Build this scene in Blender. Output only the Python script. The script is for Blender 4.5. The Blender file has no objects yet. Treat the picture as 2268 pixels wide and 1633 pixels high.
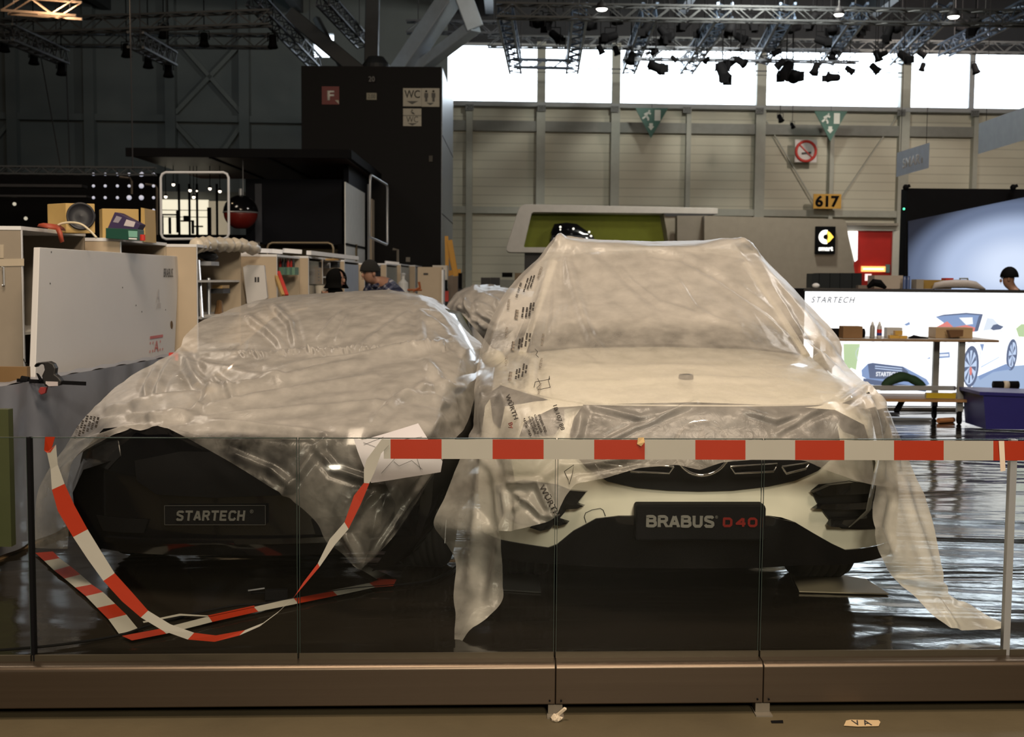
import bpy, bmesh, math, random
import numpy as np
from mathutils import Vector, Matrix, noise as mnoise
random.seed(7); rng = np.random.RandomState(11)
SC = bpy.context.scene
COL = SC.collection
PI = math.pi
# ------------------------------------------------------------------ camera
FPX = 2650.0; CX, CY = 1134.0, 816.5
EYE = Vector((0, 0, 1.6))
TH = math.atan((816.5 - 619) / FPX); RO = 0.008
_f = Vector((0, math.cos(TH), -math.sin(TH))); _r0 = Vector((1, 0, 0)); _u0 = Vector((0, math.sin(TH), math.cos(TH)))
_r = _r0 * math.cos(RO) + _u0 * math.sin(RO); _u = -_r0 * math.sin(RO) + _u0 * math.cos(RO)
cd = bpy.data.cameras.new('camera'); cam = bpy.data.objects.new('camera', cd); COL.objects.link(cam)
m3 = Matrix((_r, _u, -_f)).transposed()
cam.matrix_world = Matrix.Translation(EYE) @ m3.to_4x4()
cd.sensor_width = 36; cd.sensor_fit = 'HORIZONTAL'; cd.lens = FPX / 2268 * 36
cd.clip_start = 0.05; cd.clip_end = 300
cd.dof.use_dof = True; cd.dof.focus_distance = 5.4; cd.dof.aperture_fstop = 5.0
SC.camera = cam
# ------------------------------------------------------------------ world (overcast sky) and exposure
w = bpy.data.worlds.new('sky'); SC.world = w; w.use_nodes = True
bg = w.node_tree.nodes['Background']; bg.inputs[0].default_value = (0.80, 0.90, 1.0, 1); bg.inputs[1].default_value = 7.5
SC.view_settings.view_transform = 'Standard'; SC.view_settings.look = 'None'
SC.view_settings.exposure = 0.0; SC.view_settings.gamma = 1.0; SC.view_settings.use_curve_mapping = False
SC.cycles.use_denoising = True
SC.cycles.max_bounces = 8; SC.cycles.transparent_max_bounces = 24; SC.cycles.diffuse_bounces = 3
SC.cycles.glossy_bounces = 3; SC.cycles.sample_clamp_indirect = 4.0; SC.cycles.caustics_reflective = False; SC.cycles.caustics_refractive = False
def area(name, loc, target, size, power, color, sy=None, spread=180):
    l = bpy.data.lights.new(name, 'AREA'); l.energy = power; l.color = color; l.shape = 'RECTANGLE'; l.size = size; l.size_y = sy or size
    o = bpy.data.objects.new(name, l); COL.objects.link(o); o.location = loc
    l.spread = math.radians(spread)
    o.rotation_euler = (Vector(target) - Vector(loc)).to_track_quat('-Z', 'Y').to_euler(); return o
WARM = (1.0, 0.79, 0.58)
area('hall_and_fill_light', (-1.5, 3.0, 9.5), (-0.8, 7.0, 0), 2.2, 560, WARM)
area('hall_and_fill_light', (3.0, -1.0, 9.5), (1.6, 6.5, 0), 2.0, 620, WARM)
area('hall_and_fill_light', (1.8, -6.0, 5.5), (1.0, 5.5, .5), 1.5, 800, (1.0, .87, .68))  # fill added low behind the camera to brighten the bumper
area('hall_and_fill_light', (-8.0, 14.0, 9.5), (-4, 14.0, 0), 2.5, 260, (1, .84, .68))
area('hall_and_fill_light', (5.5, 26.0, 9.8), (7, 42.0, 4), 1.0, 620, (1, .98, .86), None, 140)
area('hall_and_fill_light', (13.0, 30.0, 9.6), (14, 42.0, 4), 1.0, 650, (1, .84, .70))
area('hall_and_fill_light', (-9, 30.0, 9.6), (-9, 42.0, 4), 2.0, 60, (.75, .92, 1.0))
area('hall_and_fill_light', (9.0, 16.0, 9.5), (7.0, 16.0, 0), 2.5, 380, (1, .92, .84))
# ------------------------------------------------------------------ pixel helpers
def ray(px, py): return _f + _r * ((px - CX) / FPX) + _u * ((CY - py) / FPX)
KS = 1.0
def W(px, py, d):
    d = d * KS; r = ray(px, py); return EYE + r * (d / r.y)
def WZ(px, py, z):
    r = ray(px, py); return EYE + r * ((z - EYE.z) / r.z)
def WX(px, py, x):
    r = ray(px, py); return EYE + r * ((x - EYE.x) / r.x)
def WS(px, py, fn, d0=5.6):           # on a surface Y = fn(x, z)
    d = d0
    for _ in range(12):
        p = W(px, py, d); d = fn(p.x, p.z)
    return W(px, py, d)
def proj(P):                           # Nx3 array -> px,py
    Q = P - np.array(EYE); a = Q @ np.array(_r); b = Q @ np.array(_u); c = Q @ np.array(_f)
    return CX + FPX * a / c, CY - FPX * b / c
# ------------------------------------------------------------------ materials
def nodes(m):
    m.use_nodes = True; nt = m.node_tree; return nt, nt.nodes, nt.links
def rgba(c): return (c[0], c[1], c[2], 1)
_mc = {}
def mat(name, c, rough=0.6, metal=0.0, var=0.12, vscale=6.0, bump=0.0, bscale=40.0, emit=None, es=0.0, spec=0.5, coat=0.0, stretch=(1, 1, 1)):
    if name in _mc: return _mc[name]
    m = bpy.data.materials.new(name); nt, N, L = nodes(m); b = N['Principled BSDF']
    tc = N.new('ShaderNodeTexCoord'); mp = N.new('ShaderNodeMapping'); mp.inputs['Scale'].default_value = stretch
    L.new(tc.outputs['Object'], mp.inputs[0])
    nz = N.new('ShaderNodeTexNoise'); nz.inputs['Scale'].default_value = vscale; nz.inputs['Detail'].default_value = 4
    L.new(mp.outputs[0], nz.inputs['Vector'])
    mx = N.new('ShaderNodeMix'); mx.data_type = 'RGBA'
    mx.inputs[6].default_value = rgba([x * (1 - var) for x in c]); mx.inputs[7].default_value = rgba([min(1, x * (1 + var)) for x in c])
    L.new(nz.outputs[0], mx.inputs[0]); L.new(mx.outputs[2], b.inputs['Base Color'])
    b.inputs['Roughness'].default_value = rough; b.inputs['Metallic'].default_value = metal
    b.inputs['Specular IOR Level'].default_value = spec; b.inputs['Coat Weight'].default_value = coat; b.inputs['Coat Roughness'].default_value = .05
    if emit is not None:
        b.inputs['Emission Color'].default_value = rgba(emit); b.inputs['Emission Strength'].default_value = es
    if bump:
        n2 = N.new('ShaderNodeTexNoise'); n2.inputs['Scale'].default_value = bscale; L.new(mp.outputs[0], n2.inputs['Vector'])
        bp = N.new('ShaderNodeBump'); bp.inputs['Strength'].default_value = bump; bp.inputs['Distance'].default_value = .01
        L.new(n2.outputs[0], bp.inputs['Height']); L.new(bp.outputs[0], b.inputs['Normal'])
    _mc[name] = m; return m
# ------------------------------------------------------------------ mesh builder
class MB:
    def __init__(s): s.v = []; s.f = []; s.mi = []; s.cur = 0; s.sm = []; s.smooth = False
    def add(s, vs, fs):
        n = len(s.v); s.v += [tuple(v) for v in vs]; s.f += [tuple(i + n for i in f) for f in fs]
        s.mi += [s.cur] * len(fs); s.sm += [s.smooth] * len(fs); return s
    def box(s, x0, x1, y0, y1, z0, z1):
        vs = [(x, y, z) for z in (z0, z1) for y in (y0, y1) for x in (x0, x1)]
        return s.add(vs, [(0, 2, 3, 1), (4, 5, 7, 6), (0, 1, 5, 4), (2, 6, 7, 3), (0, 4, 6, 2), (1, 3, 7, 5)])
    def obox(s, c, sx, sy, sz, rz=0, rx=0, ry=0):   # box centred at c
        M = Matrix.Translation(Vector(c)) @ Matrix.Rotation(rz, 4, 'Z') @ Matrix.Rotation(rx, 4, 'X') @ Matrix.Rotation(ry, 4, 'Y')
        vs = [M @ Vector((x * sx / 2, y * sy / 2, z * sz / 2)) for z in (-1, 1) for y in (-1, 1) for x in (-1, 1)]
        return s.add(vs, [(0, 2, 3, 1), (4, 5, 7, 6), (0, 1, 5, 4), (2, 6, 7, 3), (0, 4, 6, 2), (1, 3, 7, 5)])
    def pxbox(s, x0, y0, x1, y1, d, th):
        c = W((x0 + x1) / 2, (y0 + y1) / 2, d); d = c.y; k = d / FPX; w_, h_ = (x1 - x0) * k / 2, (y1 - y0) * k / 2
        return s.box(c.x - w_, c.x + w_, d, d + th, c.z - h_, c.z + h_)
    def prism(s, pts, off):                          # polygon pts (Vectors) swept by off
        off = Vector(off); n = len(pts); P = [Vector(p) for p in pts]
        return s.add(P + [p + off for p in P], [tuple(range(n))[::-1], tuple(range(n, 2 * n))] + [(i, (i + 1) % n, n + (i + 1) % n, n + i) for i in range(n)])
    def pxpoly(s, pts, d, th): return s.prism([W(a, b, d) for a, b in pts], (0, th, 0))
    def beam(s, a, b, wx, wz=None):                  # square bar a->b
        a, b = Vector(a), Vector(b); wz = wz or wx; t = (b - a).normalized(); up = Vector((0, 0, 1)) if abs(t.z) < .9 else Vector((0, 1, 0))
        x = t.cross(up).normalized() * wx / 2; z = x.cross(t).normalized() * wz / 2
        vs = [a - x - z, a + x - z, a + x + z, a - x + z, b - x - z, b + x - z, b + x + z, b - x + z]
        return s.add(vs, [(3, 2, 1, 0), (4, 5, 6, 7), (0, 1, 5, 4), (1, 2, 6, 5), (2, 3, 7, 6), (3, 0, 4, 7)])
    def tube(s, pts, r, n=8, cap=True):
        P = [Vector(p) for p in pts]; rs = r if isinstance(r, (list, tuple)) else [r] * len(P); vs = []; fs = []
        pu = None
        for i, p in enumerate(P):
            t = (P[min(i + 1, len(P) - 1)] - P[max(i - 1, 0)]).normalized()
            if pu is None: pu = Vector((0, 0, 1)) if abs(t.z) < .9 else Vector((1, 0, 0))
            x = t.cross(pu); x = x.normalized() if x.length > 1e-6 else Vector((1, 0, 0)); y = x.cross(t).normalized(); pu = y
            for k in range(n):
                a = 2 * PI * k / n; vs.append(p + x * math.cos(a) * rs[i] + y * math.sin(a) * rs[i])
        for i in range(len(P) - 1):
            for k in range(n): fs.append((i * n + k, i * n + (k + 1) % n, (i + 1) * n + (k + 1) % n, (i + 1) * n + k))
        if cap: fs += [tuple(range(n))[::-1], tuple(range((len(P) - 1) * n, len(P) * n))]
        return s.add(vs, fs)
    def lathe(s, c, prof, axis='Z', n=32, M=None):   # prof list (r, h)
        c = Vector(c); vs = []; fs = []
        for r, h in prof:
            for k in range(n):
                a = 2 * PI * k / n; q = (r * math.cos(a), r * math.sin(a), h)
                v = Vector(q) if axis == 'Z' else Vector((q[2], q[0], q[1])) if axis == 'X' else Vector((q[0], q[2], q[1]))
                if M is not None: v = M @ v
                vs.append(c + v)
        for i in range(len(prof) - 1):
            for k in range(n): fs.append((i * n + k, i * n + (k + 1) % n, (i + 1) * n + (k + 1) % n, (i + 1) * n + k))
        if prof[0][0] > 1e-5: fs.append(tuple(range(n))[::-1])
        if prof[-1][0] > 1e-5: fs.append(tuple(range((len(prof) - 1) * n, len(prof) * n)))
        return s.add(vs, fs)
    def ball(s, c, r, n=12, sz=1.0):
        prof = [(max(1e-6, r * math.sin(PI * i / n)), -r * sz * math.cos(PI * i / n)) for i in range(n + 1)]
        return s.lathe(c, prof, n=n * 2)
    def build(s, name, mats, parent=None, bevel=0, smooth=None, solid=0, sub=0, weld=False):
        me = bpy.data.meshes.new(name); org = Vector(parent['org']) if parent is not None else Vector((0, 0, 0))
        me.from_pydata([tuple(Vector(v) - org) for v in s.v], [], s.f); me.update()
        if not isinstance(mats, (list, tuple)): mats = [mats]
        for m in mats: me.materials.append(m)
        me.polygons.foreach_set('material_index', s.mi)
        me.polygons.foreach_set('use_smooth', [True] * len(s.f) if smooth else s.sm)
        bm = bmesh.new(); bm.from_mesh(me)
        if weld: bmesh.ops.remove_doubles(bm, verts=bm.verts, dist=1e-4)
        bmesh.ops.recalc_face_normals(bm, faces=bm.faces); bm.to_mesh(me); bm.free()
        o = bpy.data.objects.new(name, me); COL.objects.link(o)
        if parent is not None: o.parent = parent
        if bevel:
            md = o.modifiers.new('bevel', 'BEVEL'); md.width = bevel; md.segments = 2; md.limit_method = 'ANGLE'; md.angle_limit = .7
        if solid:
            md = o.modifiers.new('solid', 'SOLIDIFY'); md.thickness = solid; md.offset = 0
        if sub:
            md = o.modifiers.new('sub', 'SUBSURF'); md.levels = sub; md.render_levels = sub
        return o
def thing(name, label, cat, loc, group=None):
    o = bpy.data.objects.new(name, None); COL.objects.link(o); o.location = loc; o['org'] = tuple(loc)
    o['label'] = label; o['category'] = cat; o.empty_display_size = .1
    if group: o['group'] = group
    return o
def tag(o, label, cat, group=None, kind=None):
    o['label'] = label; o['category'] = cat
    if group: o['group'] = group
    if kind: o['kind'] = kind
    return o
def sub(o, root): o['org'] = tuple(root['org']); return o
def struct(o, kind='structure'): o['kind'] = kind; return o
def recenter(o):                      # move a single-mesh thing's origin to its base
    me = o.data; n = len(me.vertices); a = np.zeros(n * 3); me.vertices.foreach_get('co', a); a = a.reshape(-1, 3)
    c = (a.min(0) + a.max(0)) / 2; c[2] = a[:, 2].min(); a -= c; me.vertices.foreach_set('co', a.ravel()); o.location = o.location + Vector(c); me.update(); return o
def solo(mb, name, mats, label, cat, group=None, kind=None, **k): return recenter(tag(mb.build(name, mats, **k), label, cat, group, kind))
def copy_tree(o, loc):
    c = o.copy(); COL.objects.link(c); c.location = loc
    for ch in list(o.children):
        d = ch.copy(); COL.objects.link(d); d.parent = c
        for g in list(ch.children):
            e = g.copy(); COL.objects.link(e); e.parent = d
    return c
# text as mesh fitted to a quad: origin = lower-left world point, X axis vec, Y axis vec
def text(name, s, m, o3, xv, yv, parent=None, ext=0.0, bold=0.0, shear=0.0, spacing=1.0, lift=0.0):
    cu = bpy.data.curves.new('t', 'FONT'); cu.body = s; cu.resolution_u = 3; cu.offset = bold; cu.shear = shear; cu.space_character = spacing
    ob = bpy.data.objects.new('t', cu); COL.objects.link(ob); bpy.context.view_layer.update()
    me = bpy.data.meshes.new_from_object(ob.evaluated_get(bpy.context.evaluated_depsgraph_get())); bpy.data.objects.remove(ob); 
    n = len(me.vertices); a = np.zeros(n * 3); me.vertices.foreach_get('co', a); a = a.reshape(-1, 3)
    lo, hi = a.min(0), a.max(0); a = (a - lo) / np.maximum(hi - lo, 1e-6)
    o3, xv, yv = np.array(o3), np.array(xv), np.array(yv); nr = np.cross(xv, yv); nr = nr / np.linalg.norm(nr)
    org = np.array(parent['org']) if parent is not None else np.zeros(3)
    q = o3 + a[:, :1] * xv + a[:, 1:2] * yv + nr * (lift + .001) - org
    me.vertices.foreach_set('co', q.ravel()); me.update(); me.materials.clear(); me.materials.append(m)
    o = bpy.data.objects.new(name, me); COL.objects.link(o)
    if parent is not None: o.parent = parent
    md = o.modifiers.new('s', 'SOLIDIFY'); md.thickness = max(ext, .0008); md.offset = 0
    return o
def pxtext(name, s, m, x0, y0, x1, y1, d, parent=None, **k):     # upright text filling pixel box, facing the camera side (-Y)
    c = W((x0 + x1) / 2, (y0 + y1) / 2, d); d = c.y; q = d / FPX; w_, h_ = (x1 - x0) * q, (y1 - y0) * q
    return text(name, s, m, (c.x - w_ / 2, d, c.z - h_ / 2), (w_, 0, 0), (0, 0, h_), parent, **k)
GLY = {
 'B': [[(.14, 0), (.14, 1)], [(.14, .91), (.66, .91), (.82, .8), (.82, .64), (.66, .53), (.14, .53)], [(.66, .53), (.88, .42), (.88, .2), (.7, .09), (.14, .09)]],
 'R': [[(.14, 0), (.14, 1)], [(.14, .91), (.66, .91), (.84, .8), (.84, .6), (.66, .48), (.14, .48)], [(.6, .48), (.88, .05)]],
 'A': [[(.12, .04), (.46, .95)], [(.54, .95), (.88, .04)], [(.26, .32), (.74, .32)]],
 'U': [[(.16, 1), (.16, .25), (.3, .09), (.7, .09), (.84, .25), (.84, 1)]],
 'S': [[(.86, .78), (.76, .9), (.26, .9), (.14, .78), (.16, .62), (.84, .40), (.86, .22), (.74, .09), (.24, .09), (.12, .24)]],
 'T': [[(.02, .91), (.98, .91)], [(.5, .9), (.5, 0)]],
 'E': [[(.14, 0), (.14, 1)], [(.14, .91), (.9, .91)], [(.14, .5), (.8, .5)], [(.14, .09), (.9, .09)]],
 'C': [[(.9, .74), (.74, .91), (.28, .91), (.13, .72), (.13, .28), (.28, .09), (.74, .09), (.9, .26)]],
 'H': [[(.14, 0), (.14, 1)], [(.86, 0), (.86, 1)], [(.14, .5), (.86, .5)]],
 'D': [[(.14, .09), (.14, .91), (.72, .91), (.88, .76), (.88, .24), (.72, .09), (.14, .09)]],
 '4': [[(.74, 0), (.74, .95)], [(.70, .92), (.1, .34), (.96, .34)]],
 '0': [[(.14, .25), (.14, .75), (.3, .91), (.7, .91), (.86, .75), (.86, .25), (.7, .09), (.3, .09), (.14, .25)]]}
SERIF = {'B': [(.0, .07), (.0, .93)], 'R': [(.0, .07), (.0, .93), (.78, .07)], 'A': [(.0, .07), (.72, .07)], 'U': [(.0, .93), (.70, .93)], 'S': []}
def block_text(name, s, m_, o3, xv, yv, parent, sw=.19, gap=.14, shear=0.0, serif=False, th=.004):
    o3, xv, yv = Vector(o3), Vector(xv), Vector(yv); n_ = xv.cross(yv).normalized(); n = len(s); cw = 1 / (n + (n - 1) * gap); asp = (xv.length * cw) / yv.length
    for i, ch in enumerate(s):
        x0 = i * cw * (1 + gap); mb = MB(); cnt = [0]
        def Q(u, v): return o3 + xv * (x0 + u * cw + shear * v * cw) + yv * v
        def bar(a, b):
            pa, pb = Q(*a), Q(*b); t = (pb - pa); 
            if t.length < 1e-6: return
            t.normalize(); w2 = t.cross(n_) * (yv.length * sw / 2); cnt[0] += 1; e = n_ * (cnt[0] * .00018); mb.prism([pa - w2 + e, pb - w2 + e, pb + w2 + e, pa + w2 + e], n_ * th)
        for pl in GLY[ch]:
            for a, b in zip(pl[:-1], pl[1:]): bar(a, b)
            for a in pl[1:-1]: cnt[0] += 1; mb.prism([Q(*a) + n_ * (cnt[0] * .00018) + (xv.normalized() * math.cos(k * PI / 4) + yv.normalized() * math.sin(k * PI / 4)) * yv.length * sw / 2 for k in range(8)], n_ * th)
        if serif:
            for u, v in SERIF.get(ch, []): cnt[0] += 1; e = n_ * (cnt[0] * .00018); mb.prism([Q(u, v - .07) + e, Q(u + .30, v - .07) + e, Q(u + .30, v + .07) + e, Q(u, v + .07) + e], n_ * th)
        mb.build(name, m_, parent)
def px_block(name, s, m_, x0, y0, x1, y1, d, parent, **k):
    c = W((x0 + x1) / 2, (y0 + y1) / 2, d); q = d / FPX; w_, h_ = (x1 - x0) * q, (y1 - y0) * q
    block_text(name, s, m_, (c.x - w_ / 2, d, c.z - h_ / 2), (w_, 0, 0), (0, 0, h_), parent, **k)
def crom(P, n):                        # Catmull-Rom along axis 0
    P = np.asarray(P, float); k = len(P); t = np.linspace(0, k - 1, n); i = np.minimum(t.astype(int), k - 2); f = (t - i)
    sh = (n,) + (1,) * (P.ndim - 1); f = f.reshape(sh); Q = np.concatenate([2 * P[:1] - P[1:2], P, 2 * P[-1:] - P[-2:-1]])
    a, b, c, d = Q[i], Q[i + 1], Q[i + 2], Q[i + 3]
    return .5 * (2 * b + (c - a) * f + (2 * a - 5 * b + 4 * c - d) * f ** 2 + (3 * b - a - 3 * c + d) * f ** 3)
def resamp(row, n):                    # row of (px,py,d), by relative px, -> n world points
    R = np.array(row, float); u = np.concatenate([[0], np.cumsum(np.maximum(np.abs(np.diff(R[:, 0])), 1e-3))]); u = u / u[-1]; t = np.linspace(0, 1, n)
    q = np.stack([np.interp(t, u, R[:, i]) for i in range(3)], 1)
    k = 2                                # light smoothing keeps corners soft
    for _ in range(k): q[1:-1] = (q[:-2] + 2 * q[1:-1] + q[2:]) / 4
    return np.array([W(*p) for p in q])
def vnoise(P, s, seed=0.0, octv=3):
    out = np.empty(len(P))
    for i, p in enumerate(P): out[i] = mnoise.fractal(Vector((p[0] * s + seed, p[1] * s, p[2] * s)), 1.0, 2.0, octv)
    return out
def grid_faces(nv, nu, base=0): return [(base + j * nu + i, base + j * nu + i + 1, base + (j + 1) * nu + i + 1, base + (j + 1) * nu + i) for j in range(nv - 1) for i in range(nu - 1)]
# ------------------------------------------------------------------ common materials
M_black = mat('matte_black', (.006, .006, .007), .75, spec=.06)
M_gblack = mat('gloss_black', (.004, .004, .005), .12, coat=.3)
M_dark = mat('dark_grey', (.03, .03, .034), .6)
M_white = mat('white_laminate', (.72, .70, .66), .5)
M_wood = mat('plywood', (.52, .34, .14), .6, var=.2, vscale=3, stretch=(1, 1, 8))
M_alu = mat('aluminium', (.62, .66, .72), .35, metal=.9)
M_steel = mat('brushed_steel', (.13, .10, .075), .36, metal=.85, var=.12, vscale=2, stretch=(.3, 1, 30), bump=.05, bscale=60)
M_chrome = mat('chrome', (.8, .8, .82), .08, metal=1)
M_red = mat('red_paint', (.55, .03, .02), .5)
M_rubber = mat('tyre_rubber', (.014, .014, .015), .75, bump=.2)
M_silver = mat('silver_paint', (.45, .47, .5), .35, metal=.6)
def alpha_mat(name, c, opac, rough, gl=.06, tint=(1, 1, 1), bump=0.0, bscale=30, attr=None, transl=.45, dist=1.0):
    m = bpy.data.materials.new(name); nt, N, L = nodes(m); N.clear()
    out = N.new('ShaderNodeOutputMaterial'); tr = N.new('ShaderNodeBsdfTransparent'); tr.inputs[0].default_value = rgba(tint)
    di = N.new('ShaderNodeBsdfDiffuse'); tl = N.new('ShaderNodeBsdfTranslucent'); go = N.new('ShaderNodeBsdfGlossy')
    for n_ in (di, tl): n_.inputs[0].default_value = rgba(c)
    go.inputs['Roughness'].default_value = rough; go.inputs[0].default_value = (1, 1, 1, 1)
    ms = N.new('ShaderNodeMixShader'); ms.inputs[0].default_value = transl; L.new(di.outputs[0], ms.inputs[1]); L.new(tl.outputs[0], ms.inputs[2])
    m2 = N.new('ShaderNodeMixShader'); L.new(tr.outputs[0], m2.inputs[1]); L.new(ms.outputs[0], m2.inputs[2]); m2.inputs[0].default_value = opac
    tc = N.new('ShaderNodeTexCoord')
    if attr:
        at = N.new('ShaderNodeAttribute'); at.attribute_name = attr
        nz = N.new('ShaderNodeTexNoise'); nz.inputs['Scale'].default_value = 9; nz.inputs['Detail'].default_value = 6; L.new(tc.outputs['Object'], nz.inputs['Vector'])
        mr = N.new('ShaderNodeMapRange'); mr.inputs[1].default_value = .3; mr.inputs[2].default_value = .7; mr.inputs[3].default_value = -.10; mr.inputs[4].default_value = .10
        L.new(nz.outputs[0], mr.inputs[0]); ad = N.new('ShaderNodeMath'); ad.operation = 'ADD'; ad.use_clamp = True
        L.new(at.outputs['Fac'], ad.inputs[0]); L.new(mr.outputs[0], ad.inputs[1]); L.new(ad.outputs[0], m2.inputs[0])
    fr = N.new('ShaderNodeFresnel'); fr.inputs[0].default_value = 1.45
    mu = N.new('ShaderNodeMath'); mu.operation = 'MULTIPLY'; mu.inputs[1].default_value = gl; L.new(fr.outputs[0], mu.inputs[0])
    m3_ = N.new('ShaderNodeMixShader'); L.new(mu.outputs[0], m3_.inputs[0]); L.new(m2.outputs[0], m3_.inputs[1]); L.new(go.outputs[0], m3_.inputs[2]); L.new(m3_.outputs[0], out.inputs[0])
    if bump:
        n1 = N.new('ShaderNodeTexNoise'); n1.inputs['Scale'].default_value = bscale; n1.inputs['Detail'].default_value = 5; n1.inputs['Distortion'].default_value = 1.2
        L.new(tc.outputs['Object'], n1.inputs['Vector'])
        vo = N.new('ShaderNodeTexVoronoi'); vo.feature = 'DISTANCE_TO_EDGE'; vo.inputs['Scale'].default_value = bscale * .45
        nw = N.new('ShaderNodeMix'); nw.data_type = 'RGBA'; nw.inputs[0].default_value = .25; L.new(tc.outputs['Object'], nw.inputs[6]); L.new(n1.outputs[1], nw.inputs[7]); L.new(nw.outputs[2], vo.inputs['Vector'])
        am = N.new('ShaderNodeMath'); am.operation = 'MULTIPLY_ADD'; am.inputs[1].default_value = .8; L.new(vo.outputs[0], am.inputs[0]); L.new(n1.outputs[0], am.inputs[2])
        bp = N.new('ShaderNodeBump'); bp.inputs['Strength'].default_value = bump; bp.inputs['Distance'].default_value = .02 * dist; L.new(am.outputs[0], bp.inputs['Height'])
        for n_ in (di, tl, go): L.new(bp.outputs[0], n_.inputs['Normal'])
    return m
# ------------------------------------------------------------------ hall shell
def wy(x): return 42.0 + .045 * x
XL, XR, YF, ZC, ZF = -21.0, 24.0, -10.0, 12.5, -.22
wall_m = bpy.data.materials.new('corrugated_wall'); nt, N, L = nodes(wall_m); b = N['Principled BSDF']
tc = N.new('ShaderNodeTexCoord'); sp = N.new('ShaderNodeSeparateXYZ'); L.new(tc.outputs['Object'], sp.inputs[0])
mm = N.new('ShaderNodeMath'); mm.operation = 'MULTIPLY'; mm.inputs[1].default_value = 1 / .3; L.new(sp.outputs['Z'], mm.inputs[0])
fr = N.new('ShaderNodeMath'); fr.operation = 'FRACT'; L.new(mm.outputs[0], fr.inputs[0])
lt = N.new('ShaderNodeMath'); lt.operation = 'LESS_THAN'; lt.inputs[1].default_value = .12; L.new(fr.outputs[0], lt.inputs[0])
nz = N.new('ShaderNodeTexNoise'); nz.inputs['Scale'].default_value = .4; nz.inputs['Detail'].default_value = 5; L.new(tc.outputs['Object'], nz.inputs['Vector'])
mx = N.new('ShaderNodeMix'); mx.data_type = 'RGBA'; mx.inputs[6].default_value = (.46, .45, .37, 1); mx.inputs[7].default_value = (.58, .56, .47, 1); L.new(nz.outputs[0], mx.inputs[0])
m2 = N.new('ShaderNodeMix'); m2.data_type = 'RGBA'; m2.blend_type = 'MULTIPLY'; m2.inputs[7].default_value = (.78, .78, .78, 1); L.new(lt.outputs[0], m2.inputs[0]); L.new(mx.outputs[2], m2.inputs[6])
L.new(m2.outputs[2], b.inputs['Base Color']); b.inputs['Roughness'].default_value = .7
bp = N.new('ShaderNodeBump'); bp.inputs['Strength'].default_value = .5; bp.inputs['Distance'].default_value = .03; bp.invert = True; L.new(lt.outputs[0], bp.inputs['Height']); L.new(bp.outputs[0], b.inputs['Normal'])
M_wallL = mat('grey_green_wall', (.12, .14, .145), .7, var=.25, vscale=.5)
M_ceil = mat('dark_ceiling', (.02, .022, .026), .8)
M_flr = mat('hall_floor', (.09, .072, .04), .6, var=.35, vscale=2.5, bump=.1)
M_darkwall = mat('dark_blue_wall', (.020, .023, .03), .7)
def wq(m, x0, x1, z0, z1, th=.3):      # piece of the slanting back wall
    m.prism([(x0, wy(x0), z0), (x1, wy(x1), z0), (x1, wy(x1), z1), (x0, wy(x0), z1)], (0, th, 0))
Ztop, Zsill = 9.74, 7.66
xw = -2.3                                # the strip window starts here
m = MB(); wq(m, xw, XR, ZF, Zsill); struct(m.build('wall_back', wall_m))
m = MB(); wq(m, XL, -6.9, ZF, ZC); wq(m, -6.9, -6.2, ZF, 9.15); wq(m, -6.9, -6.2, 9.95, ZC); wq(m, -6.2, xw, ZF, ZC); struct(m.build('wall_back', M_wallL))
m = MB(); wq(m, xw, XR, Ztop, ZC); struct(m.build('wall_back', M_darkwall))
m = MB(); m.box(XL, XR, YF, 44, ZF - .2, ZF); struct(m.build('floor', M_flr))
m = MB(); m.box(XL, XR, YF, 44, ZC, ZC + .2); struct(m.build('ceiling', M_ceil))
m = MB(); m.box(XL - .3, XL, YF, 44, ZF, ZC); struct(m.build('wall_left', M_wallL))
m = MB(); m.box(XR, XR + .3, YF, 44, ZF, ZC); struct(m.build('wall_right', M_wallL))
m = MB(); m.box(XL, XR, YF - .3, YF, ZF, ZC); struct(m.build('wall_front', M_darkwall))
# window strip: frames and glass
M_col = mat('column_paint', (.36, .37, .33), .55)
M_sill = mat('grey_sill', (.34, .36, .38), .5)
glass_far = alpha_mat('window_glass', (.5, .6, .6), .02, .05, gl=.3)
def wx(px, py): # x on back wall for a pixel
    d = 42
    for _ in range(8): p = W(px, py, d); d = wy(p.x)
    return p
edges = [1010, 1200, 1362, 1682, 1998, 2155, 2330, 2480]
wn = 0
for a, b_ in zip([978] + edges[1:-1], edges[1:]):
    wn += 1; xa, xb = wx(a, 170).x, wx(b_, 170).x
    m = MB(); t = .10
    for (x0, x1, z0, z1) in ((xa, xa + t, Zsill, Ztop), (xb - t, xb, Zsill, Ztop), (xa + t, xb - t, Zsill, Zsill + t), (xa + t, xb - t, Ztop - t, Ztop)):
        m.prism([(x0, wy(x0) + .05, z0), (x1, wy(x1) + .05, z0), (x1, wy(x1) + .05, z1), (x0, wy(x0) + .05, z1)], (0, .12, 0))
    r = bpy.data.objects.new('window_%d' % wn, None); COL.objects.link(r); r['kind'] = 'structure'; r['org'] = (xa, wy(xa), Zsill); r.location = r['org']
    wf_ = sub(m.build('window_frame', M_sill, r), r)
    m = MB(); m.prism([(xa + t, wy(xa) + .1, Zsill + t), (xb - t, wy(xb) + .1, Zsill + t), (xb - t, wy(xb) + .1, Ztop - t), (xa + t, wy(xa) + .1, Ztop - t)], (0, .01, 0)); m.build('pane', glass_far, wf_)
m = MB(); m.box(-6.9, -6.2, 41.75, 41.8, 9.15, 9.95)
r = m.build('window_%d' % (wn + 1), glass_far); r['kind'] = 'structure'
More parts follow.
